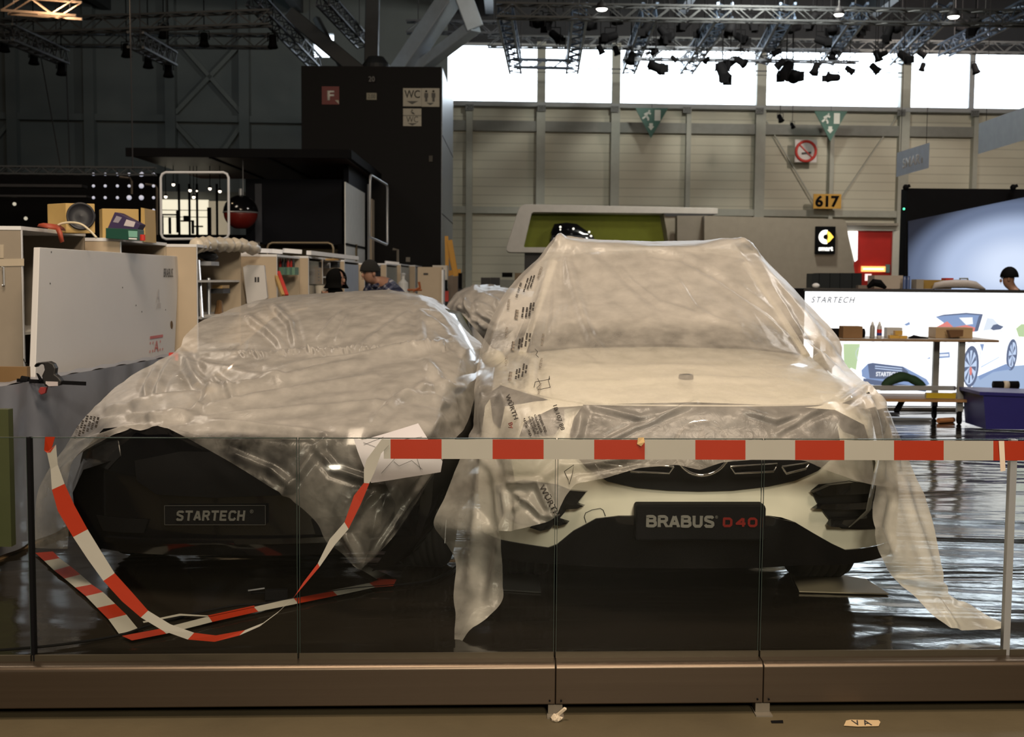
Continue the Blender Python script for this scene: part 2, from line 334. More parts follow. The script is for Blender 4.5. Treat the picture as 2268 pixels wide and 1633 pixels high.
m = MB(); m.prism([(xw, wy(xw) - .35, Zsill - .12), (XR, wy(XR) - .35, Zsill - .12), (XR, wy(XR) - .35, Zsill + .02), (xw, wy(xw) - .35, Zsill + .02)], (0, .35, 0)); struct(m.build('trim_1', M_sill))
m = MB(); m.prism([(xw, wy(xw) - .22, Zsill - .95), (XR, wy(XR) - .22, Zsill - .95), (XR, wy(XR) - .22, Zsill - .6), (xw, wy(xw) - .22, Zsill - .6)], (0, .22, 0)); struct(m.build('trim_2', mat('grey_rail', (.22, .225, .21), .6)))
zr = wx(1400, 467).z
m = MB(); m.prism([(xw, wy(xw) - .25, zr - .15), (XR, wy(XR) - .25, zr - .15), (XR, wy(XR) - .25, zr + .08), (xw, wy(xw) - .25, zr + .08)], (0, .25, 0)); struct(m.build('trim_3', M_col))
zl = wx(300, 262).z
m = MB(); m.prism([(XL, wy(XL) - .25, zl - .12), (-5.2, wy(-5.2) - .25, zl - .12), (-5.2, wy(-5.2) - .25, zl + .1), (XL, wy(XL) - .25, zl + .1)], (0, .25, 0)); struct(m.build('trim_4', M_wallL))
k = 5
def col_at(px, w_, m_, z1, dd=.3):
    global k
    p = wx(px, 350); m = MB(); m.box(p.x - w_ / 2, p.x + w_ / 2, p.y - dd, p.y - .01, ZF, z1); struct(m.build('trim_%d' % k, m_)); k += 1
for px, w_ in ((1040, .22), (1197, .30), (1361, .30), (1522, .16), (1680, .34), (1838, .14), (1996, .36), (2153, .16)): col_at(px, w_, M_col, Ztop if w_ > .25 else Zsill)
for px in (36, 206, 384, 546): col_at(px, .34, M_wallL, ZC, .35)
# cross bracing on the dark wall
for a, b_ in (((392, 252), (545, 90)), ((545, 268), (488, 350)), ((385, 268), (455, 345)), ((400, 95), (545, 260)), ((0, 305), (34, 262)), ((1684, 250), (1810, 465)), ((1990, 250), (1850, 455))):
    pa, pb = wx(*a), wx(*b_); pa.y -= .16; pb.y -= .16
    m = MB(); m.beam(pa, pb, .14 if a[0] < 1000 else .04); struct(m.build('trim_%d' % k, mat('brace_paint', (.13, .15, .15), .6) if a[0] < 1000 else M_col)); k += 1
# ------------------------------------------------------------------ stand platform
KY = .045
def fenceY(off): return lambda x, z: 4.97 + off + KY * x
def WF(px, py, off=0.0): return WS(px, py, fenceY(off), 4.97)
film_floor = bpy.data.materials.new('film_covered_deck'); nt, N, L = nodes(film_floor); b = N['Principled BSDF']
b.inputs['Base Color'].default_value = (.016, .013, .010, 1); b.inputs['Roughness'].default_value = .10; b.inputs['Specular IOR Level'].default_value = .6

tc = N.new('ShaderNodeTexCoord'); mp = N.new('ShaderNodeMapping'); mp.inputs['Rotation'].default_value = (0, 0, -.10); mp.inputs['Scale'].default_value = (.16, .62, 1)
L.new(tc.outputs['Object'], mp.inputs[0]); n1 = N.new('ShaderNodeTexNoise'); n1.inputs['Scale'].default_value = 2.0; n1.inputs['Detail'].default_value = 3; n1.inputs['Distortion'].default_value = .8; L.new(mp.outputs[0], n1.inputs['Vector'])
n2 = N.new('ShaderNodeTexNoise'); n2.inputs['Scale'].default_value = 6.0; n2.inputs['Detail'].default_value = 6; L.new(tc.outputs['Object'], n2.inputs['Vector'])
ad = N.new('ShaderNodeMath'); ad.operation = 'MULTIPLY_ADD'; ad.inputs[1].default_value = .06; L.new(n2.outputs[0], ad.inputs[0]); L.new(n1.outputs[0], ad.inputs[2])
bp = N.new('ShaderNodeBump'); bp.inputs['Strength'].default_value = 1.0; bp.inputs['Distance'].default_value = .042; L.new(ad.outputs[0], bp.inputs['Height'])
L.new(bp.outputs[0], b.inputs['Normal'])
plat = thing('display_platform', 'low dark display platform with a brushed metal front edge under the wrapped cars', 'platform', (0, 5, ZF))
FX0, FX1 = -4.6, 7.2
def fy(x, o=0): return 4.97 + KY * x + o
m = MB(); m.prism([(FX0, fy(FX0, .012), -.05), (12, fy(12, .012), -.05), (12, 27.8, -.05), (-9, 27.8, -.05), (-9, fy(FX0, .012), -.05)], (0, 0, .05)); m.build('deck', film_floor, plat)
# front edge profile per section (y offset, z)
prof = [(.012, 0), (-.010, 0.0), (-.066, 0.0)] + [(-.066 - .028 * math.sin(a), -.022 * (1 - math.cos(a))) for a in [PI / 2 * k / 8 for k in range(1, 9)]] + [(-.095, -.17), (-.085, -.175), (.012, -.175)]
xs = [FX0, WF(1229, 1480).x, WF(1681, 1480).x, FX1]
for a, b_ in zip(xs[:-1], xs[1:]):
    m = MB(); n = len(prof); a += .0012; b_ -= .0012
    vs = [(x, fy(x, o), z) for x in (a, b_) for o, z in prof]
    m.add(vs, [tuple(range(n)), tuple(range(n, 2 * n))[::-1]] + [(i, i + n, (i + 1) % n + n, (i + 1) % n) for i in range(n)]); m.build('edge_trim', M_steel, plat, bevel=.003)
for x in xs[1:3]:
    m = MB(); m.box(x - .03, x + .03, fy(x, -.09), fy(x, -.02), ZF, -.175); m.box(x - .035, x + .035, fy(x, -.13), fy(x, -.02), ZF, ZF + .006)
    m.build('foot_bracket', mat('bracket_steel', (.16, .14, .11), .5), plat)
    m = MB()
    for sx in (-.024, .024): m = MB(); m.lathe((x + sx, fy(x, -.101), -.155), [(.004, 0), (.004, .006)], 'Y', 10); m.build('screw', M_black, plat)
m = MB(); m.box(FX0, FX1, 5.35, 5.4, ZF, -.05); m.build('plinth', M_black, plat)
# glass sheets
M_glass = alpha_mat('clear_glass', (.25, .3, .28), .003, .01, gl=.22, tint=(.955, .965, .95))
M_gedge = mat('glass_edge', (.03, .05, .045), .15, spec=.8)
M_chan = mat('glass_channel', (.10, .085, .06), .4, metal=.6)
JX = [-380, 68, 661, 1230, 1684, 2238, 2700]
names = ['glass barrier pane at the far left edge, left of the thick dark joint', 'glass barrier pane behind the hanging tape loop, before the dark sports car',
 'glass barrier pane behind the paper sheet, between the two cars', 'glass barrier pane in front of the white car\'s left-hand lights and hanging film',
 'glass barrier pane in front of the white car\'s number plate end and right intake', 'glass barrier pane at the right edge beyond the metal post']
jw = [WF(p, 1300).x for p in JX]; zt = WF(1134, 971).z
for i in range(6):
    a, b_ = jw[i] + .004, jw[i + 1] - .004
    t = thing('glass_barrier', names[i], 'glass panel', ((a + b_) / 2, fy((a + b_) / 2), 0), 'glass barrier panes along the platform edge')
    m = MB(); m.prism([(a, fy(a), .0), (b_, fy(b_), .0), (b_, fy(b_), zt - .003), (a, fy(a), zt - .003)], (0, .010, 0)); m.build('pane', M_glass, t)
    m = MB(); m.prism([(a, fy(a), zt - .003), (b_, fy(b_), zt - .003), (b_, fy(b_), zt), (a, fy(a), zt)], (0, .010, 0))
    for x in (a, b_ - .002): m.prism([(x, fy(x) - .0005, 0), (x + .002, fy(x) - .0005, 0), (x + .002, fy(x) - .0005, zt), (x, fy(x) - .0005, zt)], (0, .011, 0))
    m.build('polished_edge', M_gedge, t)
    m = MB(); m.prism([(a, fy(a, -.012), .0), (b_, fy(b_, -.012), .0), (b_, fy(b_, -.012), .025), (a, fy(a, -.012), .025)], (0, .011, 0)); m.build('base_channel', M_chan, t)
for px, w_, lb, mt in ((68, .007, 'thin black joint strip at the left end of the glass barrier', M_black), (2232, .014, 'grey metal joint post near the right end of the glass barrier', M_silver)):
    x = WF(px + (4 if px < 100 else 0), 1300).x; m = MB(); m.box(x - w_, x + w_, fy(x, -.012), fy(x, .02), 0, zt); solo(m, 'joint_post', mt, lb, 'post')
# ------------------------------------------------------------------ barrier tapes
M_tr = mat('tape_red', (.34, .026, .006), .4, var=.06); M_tw = mat('tape_white', (.38, .37, .33), .4, var=.05)
def ribbon(segs, conv):                # segs: list of (edgeA px, edgeB px, colour index of the span that STARTS here)
    m = MB()
    for (a0, b0, c0), (a1, b1, _) in zip(segs[:-1], segs[1:]):
        m.cur = c0; m.add([conv(*a0), conv(*b0), conv(*b1), conv(*a1)], [(0, 1, 2, 3)])
    return m
top = lambda x: 973 + (x - 860) * .0028
segs = []
xs_ = [850, 865, 978, 1091, 1204, 1316, 1428, 1540, 1651, 1761, 1870, 1980, 2090, 2200, 2312, 2420, 2530]
for i, x in enumerate(xs_):
    segs.append(((x, top(x)), (x, top(x) + 43.5), 1 if i % 2 == 0 else 0))
loop = [((100, 968), (122, 968), 0), ((98, 998), (112, 1002), 0), ((104, 1003), (124, 985), 1), ((112, 1040), (128, 1030), 1), ((115, 1085), (143, 1072), 0), ((128, 1132), (166, 1122), 0), ((162, 1190), (194, 1173), 1), ((195, 1240), (224, 1222), 1), ((229, 1287), (254, 1270), 0), ((270, 1332), (292, 1312), 0),
 ((312, 1368), (328, 1353), 1), ((360, 1397), (377, 1383), 1), ((416, 1417), (430, 1402), 0), ((475, 1422), (478, 1408), 0), ((530, 1408), (543, 1396), 1), ((575, 1388), (583, 1380), 1), ((615, 1358), (618, 1354), 1), ((648, 1326), (652, 1322), 0), ((676, 1294), (672, 1290), 0), ((708, 1256), (704, 1248), 1), ((742, 1207), (730, 1195), 1), ((772, 1172), (763, 1157), 0), ((800, 1115), (784, 1098), 0), ((818, 1071), (806, 1070), 1), ((830, 1045), (806, 1040), 1), ((844, 1005), (812, 1018), 1), ((862, 985), (846, 972), 1), ((862, 985), (848, 971), 1)]
tp = thing('barrier_tape', 'red and white striped barrier tape stretched along the glass with a hanging loop at left', 'barrier tape', WF(1134, 995, -.03))
def cv(off): return lambda px, py: WF(px, py, off)
ribbon(segs, cv(-.016)).build('stretched_tape', [M_tr, M_tw], tp, solid=.001)
def cvl(px, py):                        # the loop hangs and bulges forward at its lowest point
    return WF(px, py, -.02 - .07 * max(0, min(1, (py - 970) / 440)) ** 2 - (.012 if 100 < px < 140 and py < 1010 else 0))
ribbon(loop, cvl).build('hanging_loop', [M_tr, M_tw], tp, solid=.001, sub=0, weld=False)
M_st = mat('clear_sticky_tape', (.7, .6, .5), .3)
m = MB(); m.add([WF(2212, 977, -.022), WF(2224, 977, -.022), WF(2227, 1043, -.018), WF(2216, 1045, -.018)], [(0, 1, 2, 3)]); m.build('sticky_strip', M_st, tp, solid=.001)
m = MB(); m.add([WF(1413, 970, -.022), WF(1426, 969, -.022), WF(1428, 980, -.03), WF(1420, 989, -.024), WF(1411, 984, -.022)], [(0, 1, 2, 3, 4)]); m.build('sticky_strip', mat('amber_sticky', (.6, .42, .2), .3), tp, solid=.001)
cz = lambda px, py: WZ(px, py, .012)
st1 = [((78, 1225), (117, 1222), 0), ((98, 1243), (132, 1237), 1), ((120, 1264), (155, 1254), 0), ((143, 1282), (178, 1273), 1), ((167, 1302), (203, 1295), 0), ((190, 1321), (228, 1312), 1), ((215, 1347), (255, 1338), 0), ((240, 1372), (280, 1362), 1), ((263, 1404), (307, 1395), 1)]
st2 = [((292, 1419), (270, 1409), 0), ((368, 1404), (356, 1393), 1), ((470, 1378), (462, 1366), 0), ((572, 1355), (562, 1345), 1), ((660, 1337), (650, 1325), 0), ((747, 1319), (735, 1308), 1), ((830, 1301), (818, 1292), 0), ((871, 1298), (840, 1284), 0), ((878, 1284), (856, 1272), 0), ((834, 1283), (856, 1272), 1), ((800, 1262), (830, 1262), 1), ((780, 1252), (805, 1250), 1)]
ft = thing('floor_tape', 'red and white barrier tape lying folded on the dark platform floor', 'barrier tape', WZ(300, 1400, 0))
ribbon(st1, cz).build('left_strip', [M_tr, M_tw], ft, solid=.001)
ribbon(st2, lambda a, b: WZ(a, b, .016)).build('long_strip', [M_tr, M_tw], ft, solid=.001)
ribbon([((318, 1380), (316, 1377), 1), ((400, 1364), (398, 1360), 1), ((462, 1366), (460, 1364), 0), ((565, 1344), (562, 1342), 1)], lambda a, b: WZ(a, b, .02)).build('curled_edge', [M_tr, M_tw], ft, solid=.001)
# cables
cab = [(-60, 1445), (120, 1430), (262, 1408), (330, 1386), (420, 1362), (520, 1342), (600, 1335), (760, 1307), (880, 1296), (960, 1283), (1010, 1255), (1020, 1225)]
P = crom([list(WZ(a, b, .014)) for a, b in cab], 90)
m = MB(); m.smooth = True; m.tube(P, .006, 6); solo(m, 'power_cable', M_black, 'thin black cable trailing across the platform floor past the folded tape', 'cable')
c = WZ(612, 1322, .02); m = MB(); m.obox(c + Vector((0, 0, .012)), .11, .04, .05, .15); m.tube([c + Vector((-.05, 0, .02)), c + Vector((-.13, .02, .012))], .006)
p_ = thing('cable_connector', 'black plug connector lying beside the floor tape', 'connector', c); m.build('housing', M_black, p_, bevel=.006)
m = MB(); m.beam(c + Vector((-.14, .0, .03)), c + Vector((-.06, .01, .04)), .006); m.build('clip', M_alu, p_)
# scraps on hall floor
m = MB(); c = WZ(1232, 1592, ZF + .01)
m.ball(c, .022, 6, .8); m.tube([c + Vector((.0, 0, .01)), c + Vector((.035, 0, .045))], .004)
for v in range(len(m.v)): m.v[v] = tuple(np.array(m.v[v]) + rng.normal(0, .003, 3))
solo(m, 'crumpled_paper', mat('paper', (.55, .47, .36), .7), 'small crumpled scrap of paper on the floor under a platform foot', 'paper scrap')
m = MB(); q = [WZ(a, b, ZF + .004) for a, b in ((1869, 1608), (1874, 1597), (1884, 1595), (1946, 1596), (1950, 1600), (1946, 1609), (1900, 1610))]; m.prism(q, (0, 0, .001))
t_ = thing('masking_tape_piece', 'torn piece of beige masking tape stuck on the floor below the platform edge', 'tape', q[0]); m.build('strip', mat('masking_tape', (.62, .46, .27), .6), t_)
a_, b_ = WZ(1893, 1607, ZF + .006), WZ(1932, 1607, ZF + .006); text('marking', 'V A', M_dark, a_, b_ - a_, (0, .055, 0), t_)
m = MB(); q = [WZ(a, b, ZF + .002) for a, b in ((1707, 1597), (1734, 1596), (1735, 1602), (1709, 1602))]; m.prism(q, (0, 0, .001)); solo(m, 'black_tape_piece', M_black, 'short strip of black tape on the floor right of a platform foot', 'tape')
# ------------------------------------------------------------------ cars
def drape(outline, fn, off, name, m, parent=None, th=.004, step=.05, sub=False, d0=5.6, smooth=True):
    pts = [WS(a, b, fn, d0) for a, b in outline]; bm = bmesh.new()
    bm.faces.new([bm.verts.new((p.x, 0, p.z)) for p in pts])
    X = [p.x for p in pts]; Z = [p.z for p in pts]
    def cut(co, no):
        bmesh.ops.bisect_plane(bm, geom=bm.verts[:] + bm.edges[:] + bm.faces[:], plane_co=co, plane_no=no)
    x = math.floor(min(X) / step) * step + step
    while x < max(X): cut((x, 0, 0), (1, 0, 0)); x += step
    z = math.floor(min(Z) / step) * step + step
    while z < max(Z): cut((0, 0, z), (0, 0, 1)); z += step
    mb = MB(); mb.smooth = smooth; idx = {v: i for i, v in enumerate(bm.verts)}
    vs = [(v.co.x, fn(v.co.x, v.co.z) - off, v.co.z) for v in bm.verts]
    mb.add(vs, [tuple(idx[v] for v in f.verts) for f in bm.faces]); bm.free()
    o = mb.build(name, m, parent, solid=th); o.modifiers.new('es', 'EDGE_SPLIT').split_angle = .6; return o
def loft(sections, tf, mb):            # sections: (y, [(x,z)...]) right half from outside-bottom to centre-top; mirrored
    rows = []
    for y, pr in sections:
        full = [(-x, z) for x, z in pr] + [(x, z) for x, z in pr[::-1] if x > 1e-6]
        rows.append([tf(x, y, z) for x, z in full])
    n = len(rows[0]); mb.add([p for r in rows for p in r], grid_faces(len(rows), n)); return rows
def wheel(tf, x, y, r, w_, parent, rim=True, side=1):
    T = Matrix.Identity(4); c = tf(x, y, r); ax = (tf(x + 1, y, r) - c).normalized(); fw = (tf(x, y + 1, r) - c).normalized()
    R = Matrix((ax, fw, Vector((0, 0, 1)))).transposed()
    m = MB(); m.smooth = True; h = w_ / 2
    pr = [(r * .66, -h * .9), (r * .80, -h), (r * .95, -h * .96), (r, -h * .75)]
    for k in range(5):
        z = -h * .75 + k * h * .3 + h * .02; pr += [(r, z), (r, z + h * .24), (r * .975, z + h * .25), (r * .975, z + h * .29)]
    pr += [(r, h * .75), (r * .95, h * .96), (r * .80, h), (r * .66, h * .9)]
    vs = [(a, b_) for a, b_ in pr]
    m.lathe(c, vs, 'Z', 40, M=R @ Matrix(((0, 0, 1), (1, 0, 0), (0, 1, 0)))); wh_ = sub(m.build('wheel', M_rubber, parent), parent)
    o = side * h * .8; m = MB(); Mx = R @ Matrix(((0, 0, 1), (1, 0, 0), (0, 1, 0)))
    m.lathe(c, [(r * .62, o - .02), (r * .67, o), (r * .67, o + .012), (r * .60, o + .012), (r * .58, o - .02)], 'Z', 40, M=Mx)
    for k in range(10):
        a = 2 * PI * k / 10; d_ = R @ Vector((0, math.cos(a), math.sin(a))); m.beam(c + ax * o + d_ * r * .1, c + ax * o + d_ * r * .62, .03, .02)
    m.lathe(c, [(r * .14, o - .02), (r * .14, o + .02), (.001, o + .025)], 'Z', 20, M=Mx)
    m.build('rim', M_silver, wh_)
# ---------- white SUV
SX, SY = .86, 5.5
tfs = lambda x, y, z: Vector((SX + x, SY + y, z))
def fs(x, z):
    a = min(abs(x - SX), 1.15); return SY + .42 * a ** 3 + .35 * max(0, z - .85) + .30 * max(0, .5 - z)
M_paint = mat('white_car_paint', (.92, .90, .78), .25, coat=.8, var=.03)
M_cgl = mat('car_window_glass', (.05, .05, .05), .08, coat=.5)
M_lamp = mat('headlight_lens', (.045, .045, .055), .12, coat=1, var=.3, vscale=14)
suv = thing('suv_car', 'large white sport utility car wrapped in milky plastic sheeting, front facing the camera', 'car', (SX, SY + 2.3, 0))
m = MB(); m.smooth = True
S = [(.10, [(.74, .44), (.82, .52), (.86, .75), (.80, .93), (.66, 1.0), (.36, 1.02), (0, 1.03)]),
     (.22, [(.80, .42), (.88, .50), (.92, .75), (.87, .96), (.70, 1.04), (.38, 1.065), (0, 1.07)]),
     (.6, [(.90, .3), (.97, .45), (.99, .78), (.95, 1.03), (.77, 1.12), (.42, 1.15), (0, 1.16)]),
     (1.3, [(.92, .3), (.98, .45), (1.0, .80), (.96, 1.08), (.82, 1.19), (.48, 1.225), (0, 1.235)]),
     (2.2, [(.92, .3), (.98, .45), (1.0, .85), (.97, 1.10), (.84, 1.20), (.48, 1.23), (0, 1.24)]),
     (4.2, [(.90, .3), (.98, .45), (1.0, .85), (.95, 1.10), (.82, 1.22), (.48, 1.25), (0, 1.26)]),
     (4.75, [(.80, .4), (.88, .5), (.90, .85), (.85, 1.08), (.70, 1.18), (.38, 1.2), (0, 1.2)]),
     (4.85, [(.70, .5), (.76, .6), (.78, .85), (.74, 1.02), (.60, 1.1), (.30, 1.1), (0, 1.1)])]
loft(S, tfs, m); m.build('body', M_paint, suv)
m = MB(); m.smooth = True
G = [(1.22, [(.80, 1.16), (.74, 1.20), (.45, 1.235), (0, 1.245)]), (1.30, [(.82, 1.17), (.75, 1.24), (.45, 1.29), (0, 1.30)]), (2.06, [(.86, 1.17), (.60, 1.71), (.38, 1.755), (0, 1.77)]),
     (3.2, [(.86, 1.17), (.60, 1.73), (.38, 1.78), (0, 1.795)]), (4.2, [(.82, 1.17), (.56, 1.55), (.36, 1.60), (0, 1.61)]), (4.7, [(.78, 1.15), (.54, 1.22), (.3, 1.24), (0, 1.24)])]
loft(G, tfs, m); m.build('cabin_glass', M_cgl, suv)
m = MB(); m.smooth = True
G2 = [(2.05, [(.61, 1.71), (.59, 1.74), (.38, 1.775), (0, 1.79)]), (3.2, [(.61, 1.73), (.59, 1.755), (.38, 1.80), (0, 1.815)]), (4.2, [(.57, 1.55), (.55, 1.585), (.36, 1.63), (0, 1.64)])]
loft(G2, tfs, m); m.build('roof', M_paint, suv)
for s in (-1, 1): m = MB(); m.tube([tfs(s * .80, 1.26, 1.17), tfs(s * .70, 1.65, 1.44), tfs(s * .60, 2.06, 1.70)], .03); m.build('windscreen_pillar', M_paint, suv)
m = MB(); m.box(SX - .80, SX + .80, SY + .3, SY + 4.5, .22, .44); m.build('underbody', M_black, suv)
B_out = [(1062, 1000), (1075, 900), (1110, 850), (1180, 872), (1290, 893), (1830, 893), (1880, 884), (1922, 866), (1950, 895), (1972, 950), (1984, 1020), (1990, 1100), (1984, 1196), (1945, 1207), (1870, 1217), (1840, 1203), (1800, 1180), (1760, 1156), (1730, 1146), (1700, 1142), (1410, 1142), (1370, 1142), (1320, 1148), (1270, 1175), (1235, 1204), (1215, 1212), (1160, 1204), (1110, 1195), (1072, 1180), (1060, 1090)]
drape(B_out, fs, .0, 'bumper', M_paint, suv, step=.04)
L_out = [(1072, 1182), (1110, 1195), (1160, 1204), (1215, 1212), (1235, 1204), (1270, 1175), (1320, 1148), (1370, 1142), (1700, 1142), (1760, 1156), (1800, 1180), (1840, 1203), (1870, 1217), (1945, 1207), (1985, 1196), (1980, 1225), (1900, 1245), (1780, 1250), (1300, 1252), (1200, 1246), (1100, 1235), (1078, 1215)]
drape(L_out, fs, .012, 'lower_bumper', M_gblack, suv)
GR = [(1292, 896), (1828, 896), (1850, 930), (1858, 975), (1846, 1010), (1810, 1042), (1760, 1064), (1700, 1077), (1620, 1086), (1550, 1088), (1480, 1086), (1410, 1080), (1345, 1066), (1300, 1035), (1270, 1000), (1262, 960), (1272, 925)]
gr = drape(GR, fs, .012, 'grille', mat('grille_black', (.010, .010, .012), .35, spec=.3), suv); sub(gr, suv)
def mirror(poly, c=1552): return [(2 * c - x, y) for x, y in poly][::-1]
HR = [(1852, 897), (1890, 882), (1922, 868), (1950, 900), (1962, 940), (1955, 962), (1900, 966), (1868, 955), (1850, 930)]
HL = [(1085, 870), (1110, 853), (1180, 875), (1248, 895), (1250, 930), (1228, 962), (1180, 968), (1120, 960), (1092, 930)]
for k, pl in enumerate((HL, HR)):
    h = drape(pl, fs, .014, 'headlight', M_lamp, suv)
for sgn in (-1, 1):                   # chrome slat frames each side of the star
    for (x0, x1) in ((62, 165), (175, 235)):
        q = [(1552 + sgn * x0, 1031), (1552 + sgn * x1, 1025 + (0 if x1 < 200 else -2)), (1552 + sgn * (x1 - 8), 1042 - (0 if x1 < 200 else 6)), (1552 + sgn * (x0 + 10), 1046)]
        P = [WS(a, b, fs) + Vector((0, -.04, 0)) for a, b in q]; m = MB(); m.smooth = True; m.tube(P + [P[0]], .006, 6, cap=False); m.build('grille_slat', M_chrome, gr)
C = WS(1552, 990, fs) + Vector((0, -.045, 0)); m = MB(); m.smooth = True
rr = .127; m.tube([C + Vector((rr * math.cos(a), 0, rr * math.sin(a))) for a in np.linspace(0, 2 * PI, 41)], .009, 8, cap=False)
m.smooth = False
for k in range(3):
    a = PI / 2 + k * 2 * PI / 3; e = C + Vector((rr * math.cos(a), 0, rr * math.sin(a))); p_ = Vector((math.cos(a + PI / 2), 0, math.sin(a + PI / 2))) * .022
    m.add([C + p_, e, C - p_, C + Vector((0, -.012, 0)), C + Vector((0, .01, 0))], [(0, 1, 3), (1, 2, 3), (1, 0, 4), (2, 1, 4)])
m.build('star_emblem', M_chrome, gr)
bd = MB(); c = tfs(-.0 + .004, .42, 1.128); bd.lathe(c, [(.001, .012), (.030, .010), (.036, .004), (.037, -.01)], 'Z', 30, M=Matrix.Rotation(-.12, 3, 'X')); bdo = bd.build('bonnet_badge', mat('badge_grey', (.09, .09, .09), .3), suv)
IR = [(1795, 1086), (1812, 1072), (1880, 1064), (1934, 1073), (1960, 1078), (1966, 1120), (1958, 1168), (1905, 1172), (1862, 1170), (1838, 1154), (1824, 1136), (1808, 1112)]
IL = [(1098, 1075), (1160, 1062), (1232, 1072), (1268, 1086), (1262, 1106), (1252, 1132), (1232, 1156), (1200, 1166), (1150, 1160), (1106, 1140)]
for pl in (IL, IR): drape(pl, fs, .012, 'air_intake', mat('intake_black', (.008, .008, .009), .4), suv)
for q in ([(1262, 1082), (1299, 1085), (1278, 1112), (1255, 1108)], [(1255, 1104), (1293, 1116), (1280, 1122), (1250, 1124)], [(1225, 1143), (1258, 1153), (1240, 1158), (1212, 1152)], [(1176, 1162), (1215, 1152), (1232, 1150), (1222, 1164), (1200, 1170)],
          [(1793, 1086), (1830, 1070), (1880, 1064), (1936, 1072), (1940, 1086), (1850, 1092), (1808, 1094)], [(1797, 1122), (1812, 1112), (1940, 1104), (1942, 1120), (1850, 1124)], [(1830, 1160), (1840, 1146), (1935, 1138), (1938, 1158), (1870, 1162)]):
    drape(q, fs, .045, 'intake_fin', M_gblack, suv, th=.03, step=.08, smooth=False)
PX = [(1410, 1119), (1694, 1119), (1697, 1128), (1695, 1198), (1408, 1198), (1408, 1128)]
m = MB(); m.prism([W(a, b, 5.41) for a, b in PX], (0, .09, 0)); plt = sub(m.build('plate_holder', M_black, suv, bevel=.008), suv)
M_tg = mat('letter_grey', (.17, .17, .16), .6, spec=.2); M_tr2 = mat('letter_red', (.16, .008, .005), .6, spec=.2)
def bold_text(name, s, m_, x0, y0, x1, y1, d, par, bold=.03, sh=0, sp=1): return pxtext(name, s, m_, x0, y0, x1, y1, d, par, bold=bold, shear=sh, spacing=sp)
px_block('lettering', 'BRABUS', M_tg, 1430, 1142, 1583, 1168, 5.409, plt, sw=.25, gap=.10, serif=True)
bold_text('lettering', '®', M_tg, 1584, 1142, 1590, 1149, 5.405, plt, .0)
px_block('lettering', 'D', M_tr2, 1600, 1147, 1622, 1167, 5.409, plt, sw=.26); px_block('lettering', '40', M_tr2, 1629, 1147, 1678, 1167, 5.409, plt, sw=.26, gap=.16)
# parking sensor outline flap on bumper
P = [WS(a, b, fs) + Vector((0, -.004, 0)) for a, b in ((1298, 1158), (1294, 1145), (1297, 1136), (1312, 1129), (1330, 1126), (1336, 1130), (1341, 1143))]
m = MB(); m.tube(P, .0018, 4); m.build('tow_cover_seam', M_dark, suv)
for x in (-.80, .80): wheel(tfs, x, .95, .385, .30, suv, side=1 if x > 0 else -1)
for x in (-.82, .82): wheel(tfs, x, 3.85, .385, .30, suv, side=1 if x > 0 else -1)
for s in (-1, 1):
    m = MB(); m.smooth = True; m.ball(tfs(s * .97, 1.5, 1.14), .07, 8, .8); m.build('mirror', M_paint, suv)
m = MB(); q = [WZ(a, b, .004) for a, b in ((1745, 1258), (1918, 1285), (1968, 1318), (1770, 1312))]
m.prism(q, (0, 0, .006)); solo(m, 'floor_board', mat('beige_board', (.42, .36, .26), .6), 'flat beige board under the white car\'s right-hand front tyre', 'board')
m = MB(); q = [WZ(a, b, .004) for a, b in ((1105, 1308), (1198, 1314), (1190, 1258), (1108, 1258))]
m.prism(q, (0, 0, .006)); solo(m, 'floor_board', mat('dark_board', (.05, .05, .05), .4), 'flat dark board under the white car\'s left-hand front tyre', 'board')
# ---------- dark sports car
A8 = math.radians(8.0); LX, LY = -1.41, 5.80
ca, sa = math.cos(A8), math.sin(A8)
tfl = lambda x, y, z: Vector((LX + x * ca + y * sa, LY - x * sa + y * ca, z))
def gl_(xl, z): a = min(abs(xl), 1.1); return .38 * a ** 3 + .9 * max(0, z - .62) ** 1.5 + .3 * max(0, .3 - z)
def fl(x, z):
    yl = 0.0
    for _ in range(8): xl = (x - LX - yl * sa) / ca; yl = gl_(xl, z)
    return LY - xl * sa + yl * ca
car = thing('sports_car', 'low black sports car wrapped in plastic sheeting, left of the white car', 'car', (LX + 2.3 * sa, LY + 2.3 * ca, 0))
m = MB(); m.smooth = True
S = [(.10, [(.72, .16), (.82, .3), (.84, .5), (.78, .62), (.6, .68), (.32, .70), (0, .71)]), (.25, [(.80, .16), (.90, .3), (.92, .52), (.86, .66), (.68, .74), (.36, .76), (0, .77)]),
     (.8, [(.86, .16), (.96, .3), (.98, .55), (.94, .76), (.76, .86), (.4, .87), (0, .88)]), (1.6, [(.86, .16), (.96, .3), (.98, .6), (.95, .84), (.78, .95), (.44, .98), (0, .99)]),
     (2.4, [(.86, .16), (.95, .3), (.96, .6), (.93, .88), (.78, .99), (.46, 1.0), (0, 1.0)]), (4.0, [(.88, .16), (.98, .3), (1.0, .6), (.96, .88), (.8, .98), (.46, 1.0), (0, 1.0)]),
     (4.6, [(.80, .25), (.90, .4), (.92, .65), (.86, .85), (.7, .95), (.4, .97), (0, .97)]), (4.75, [(.7, .35), (.78, .5), (.8, .65), (.74, .8), (.6, .88), (.3, .88), (0, .88)])]
loft(S, tfl, m); m.build('body', M_gblack, car)
m = MB(); m.smooth = True
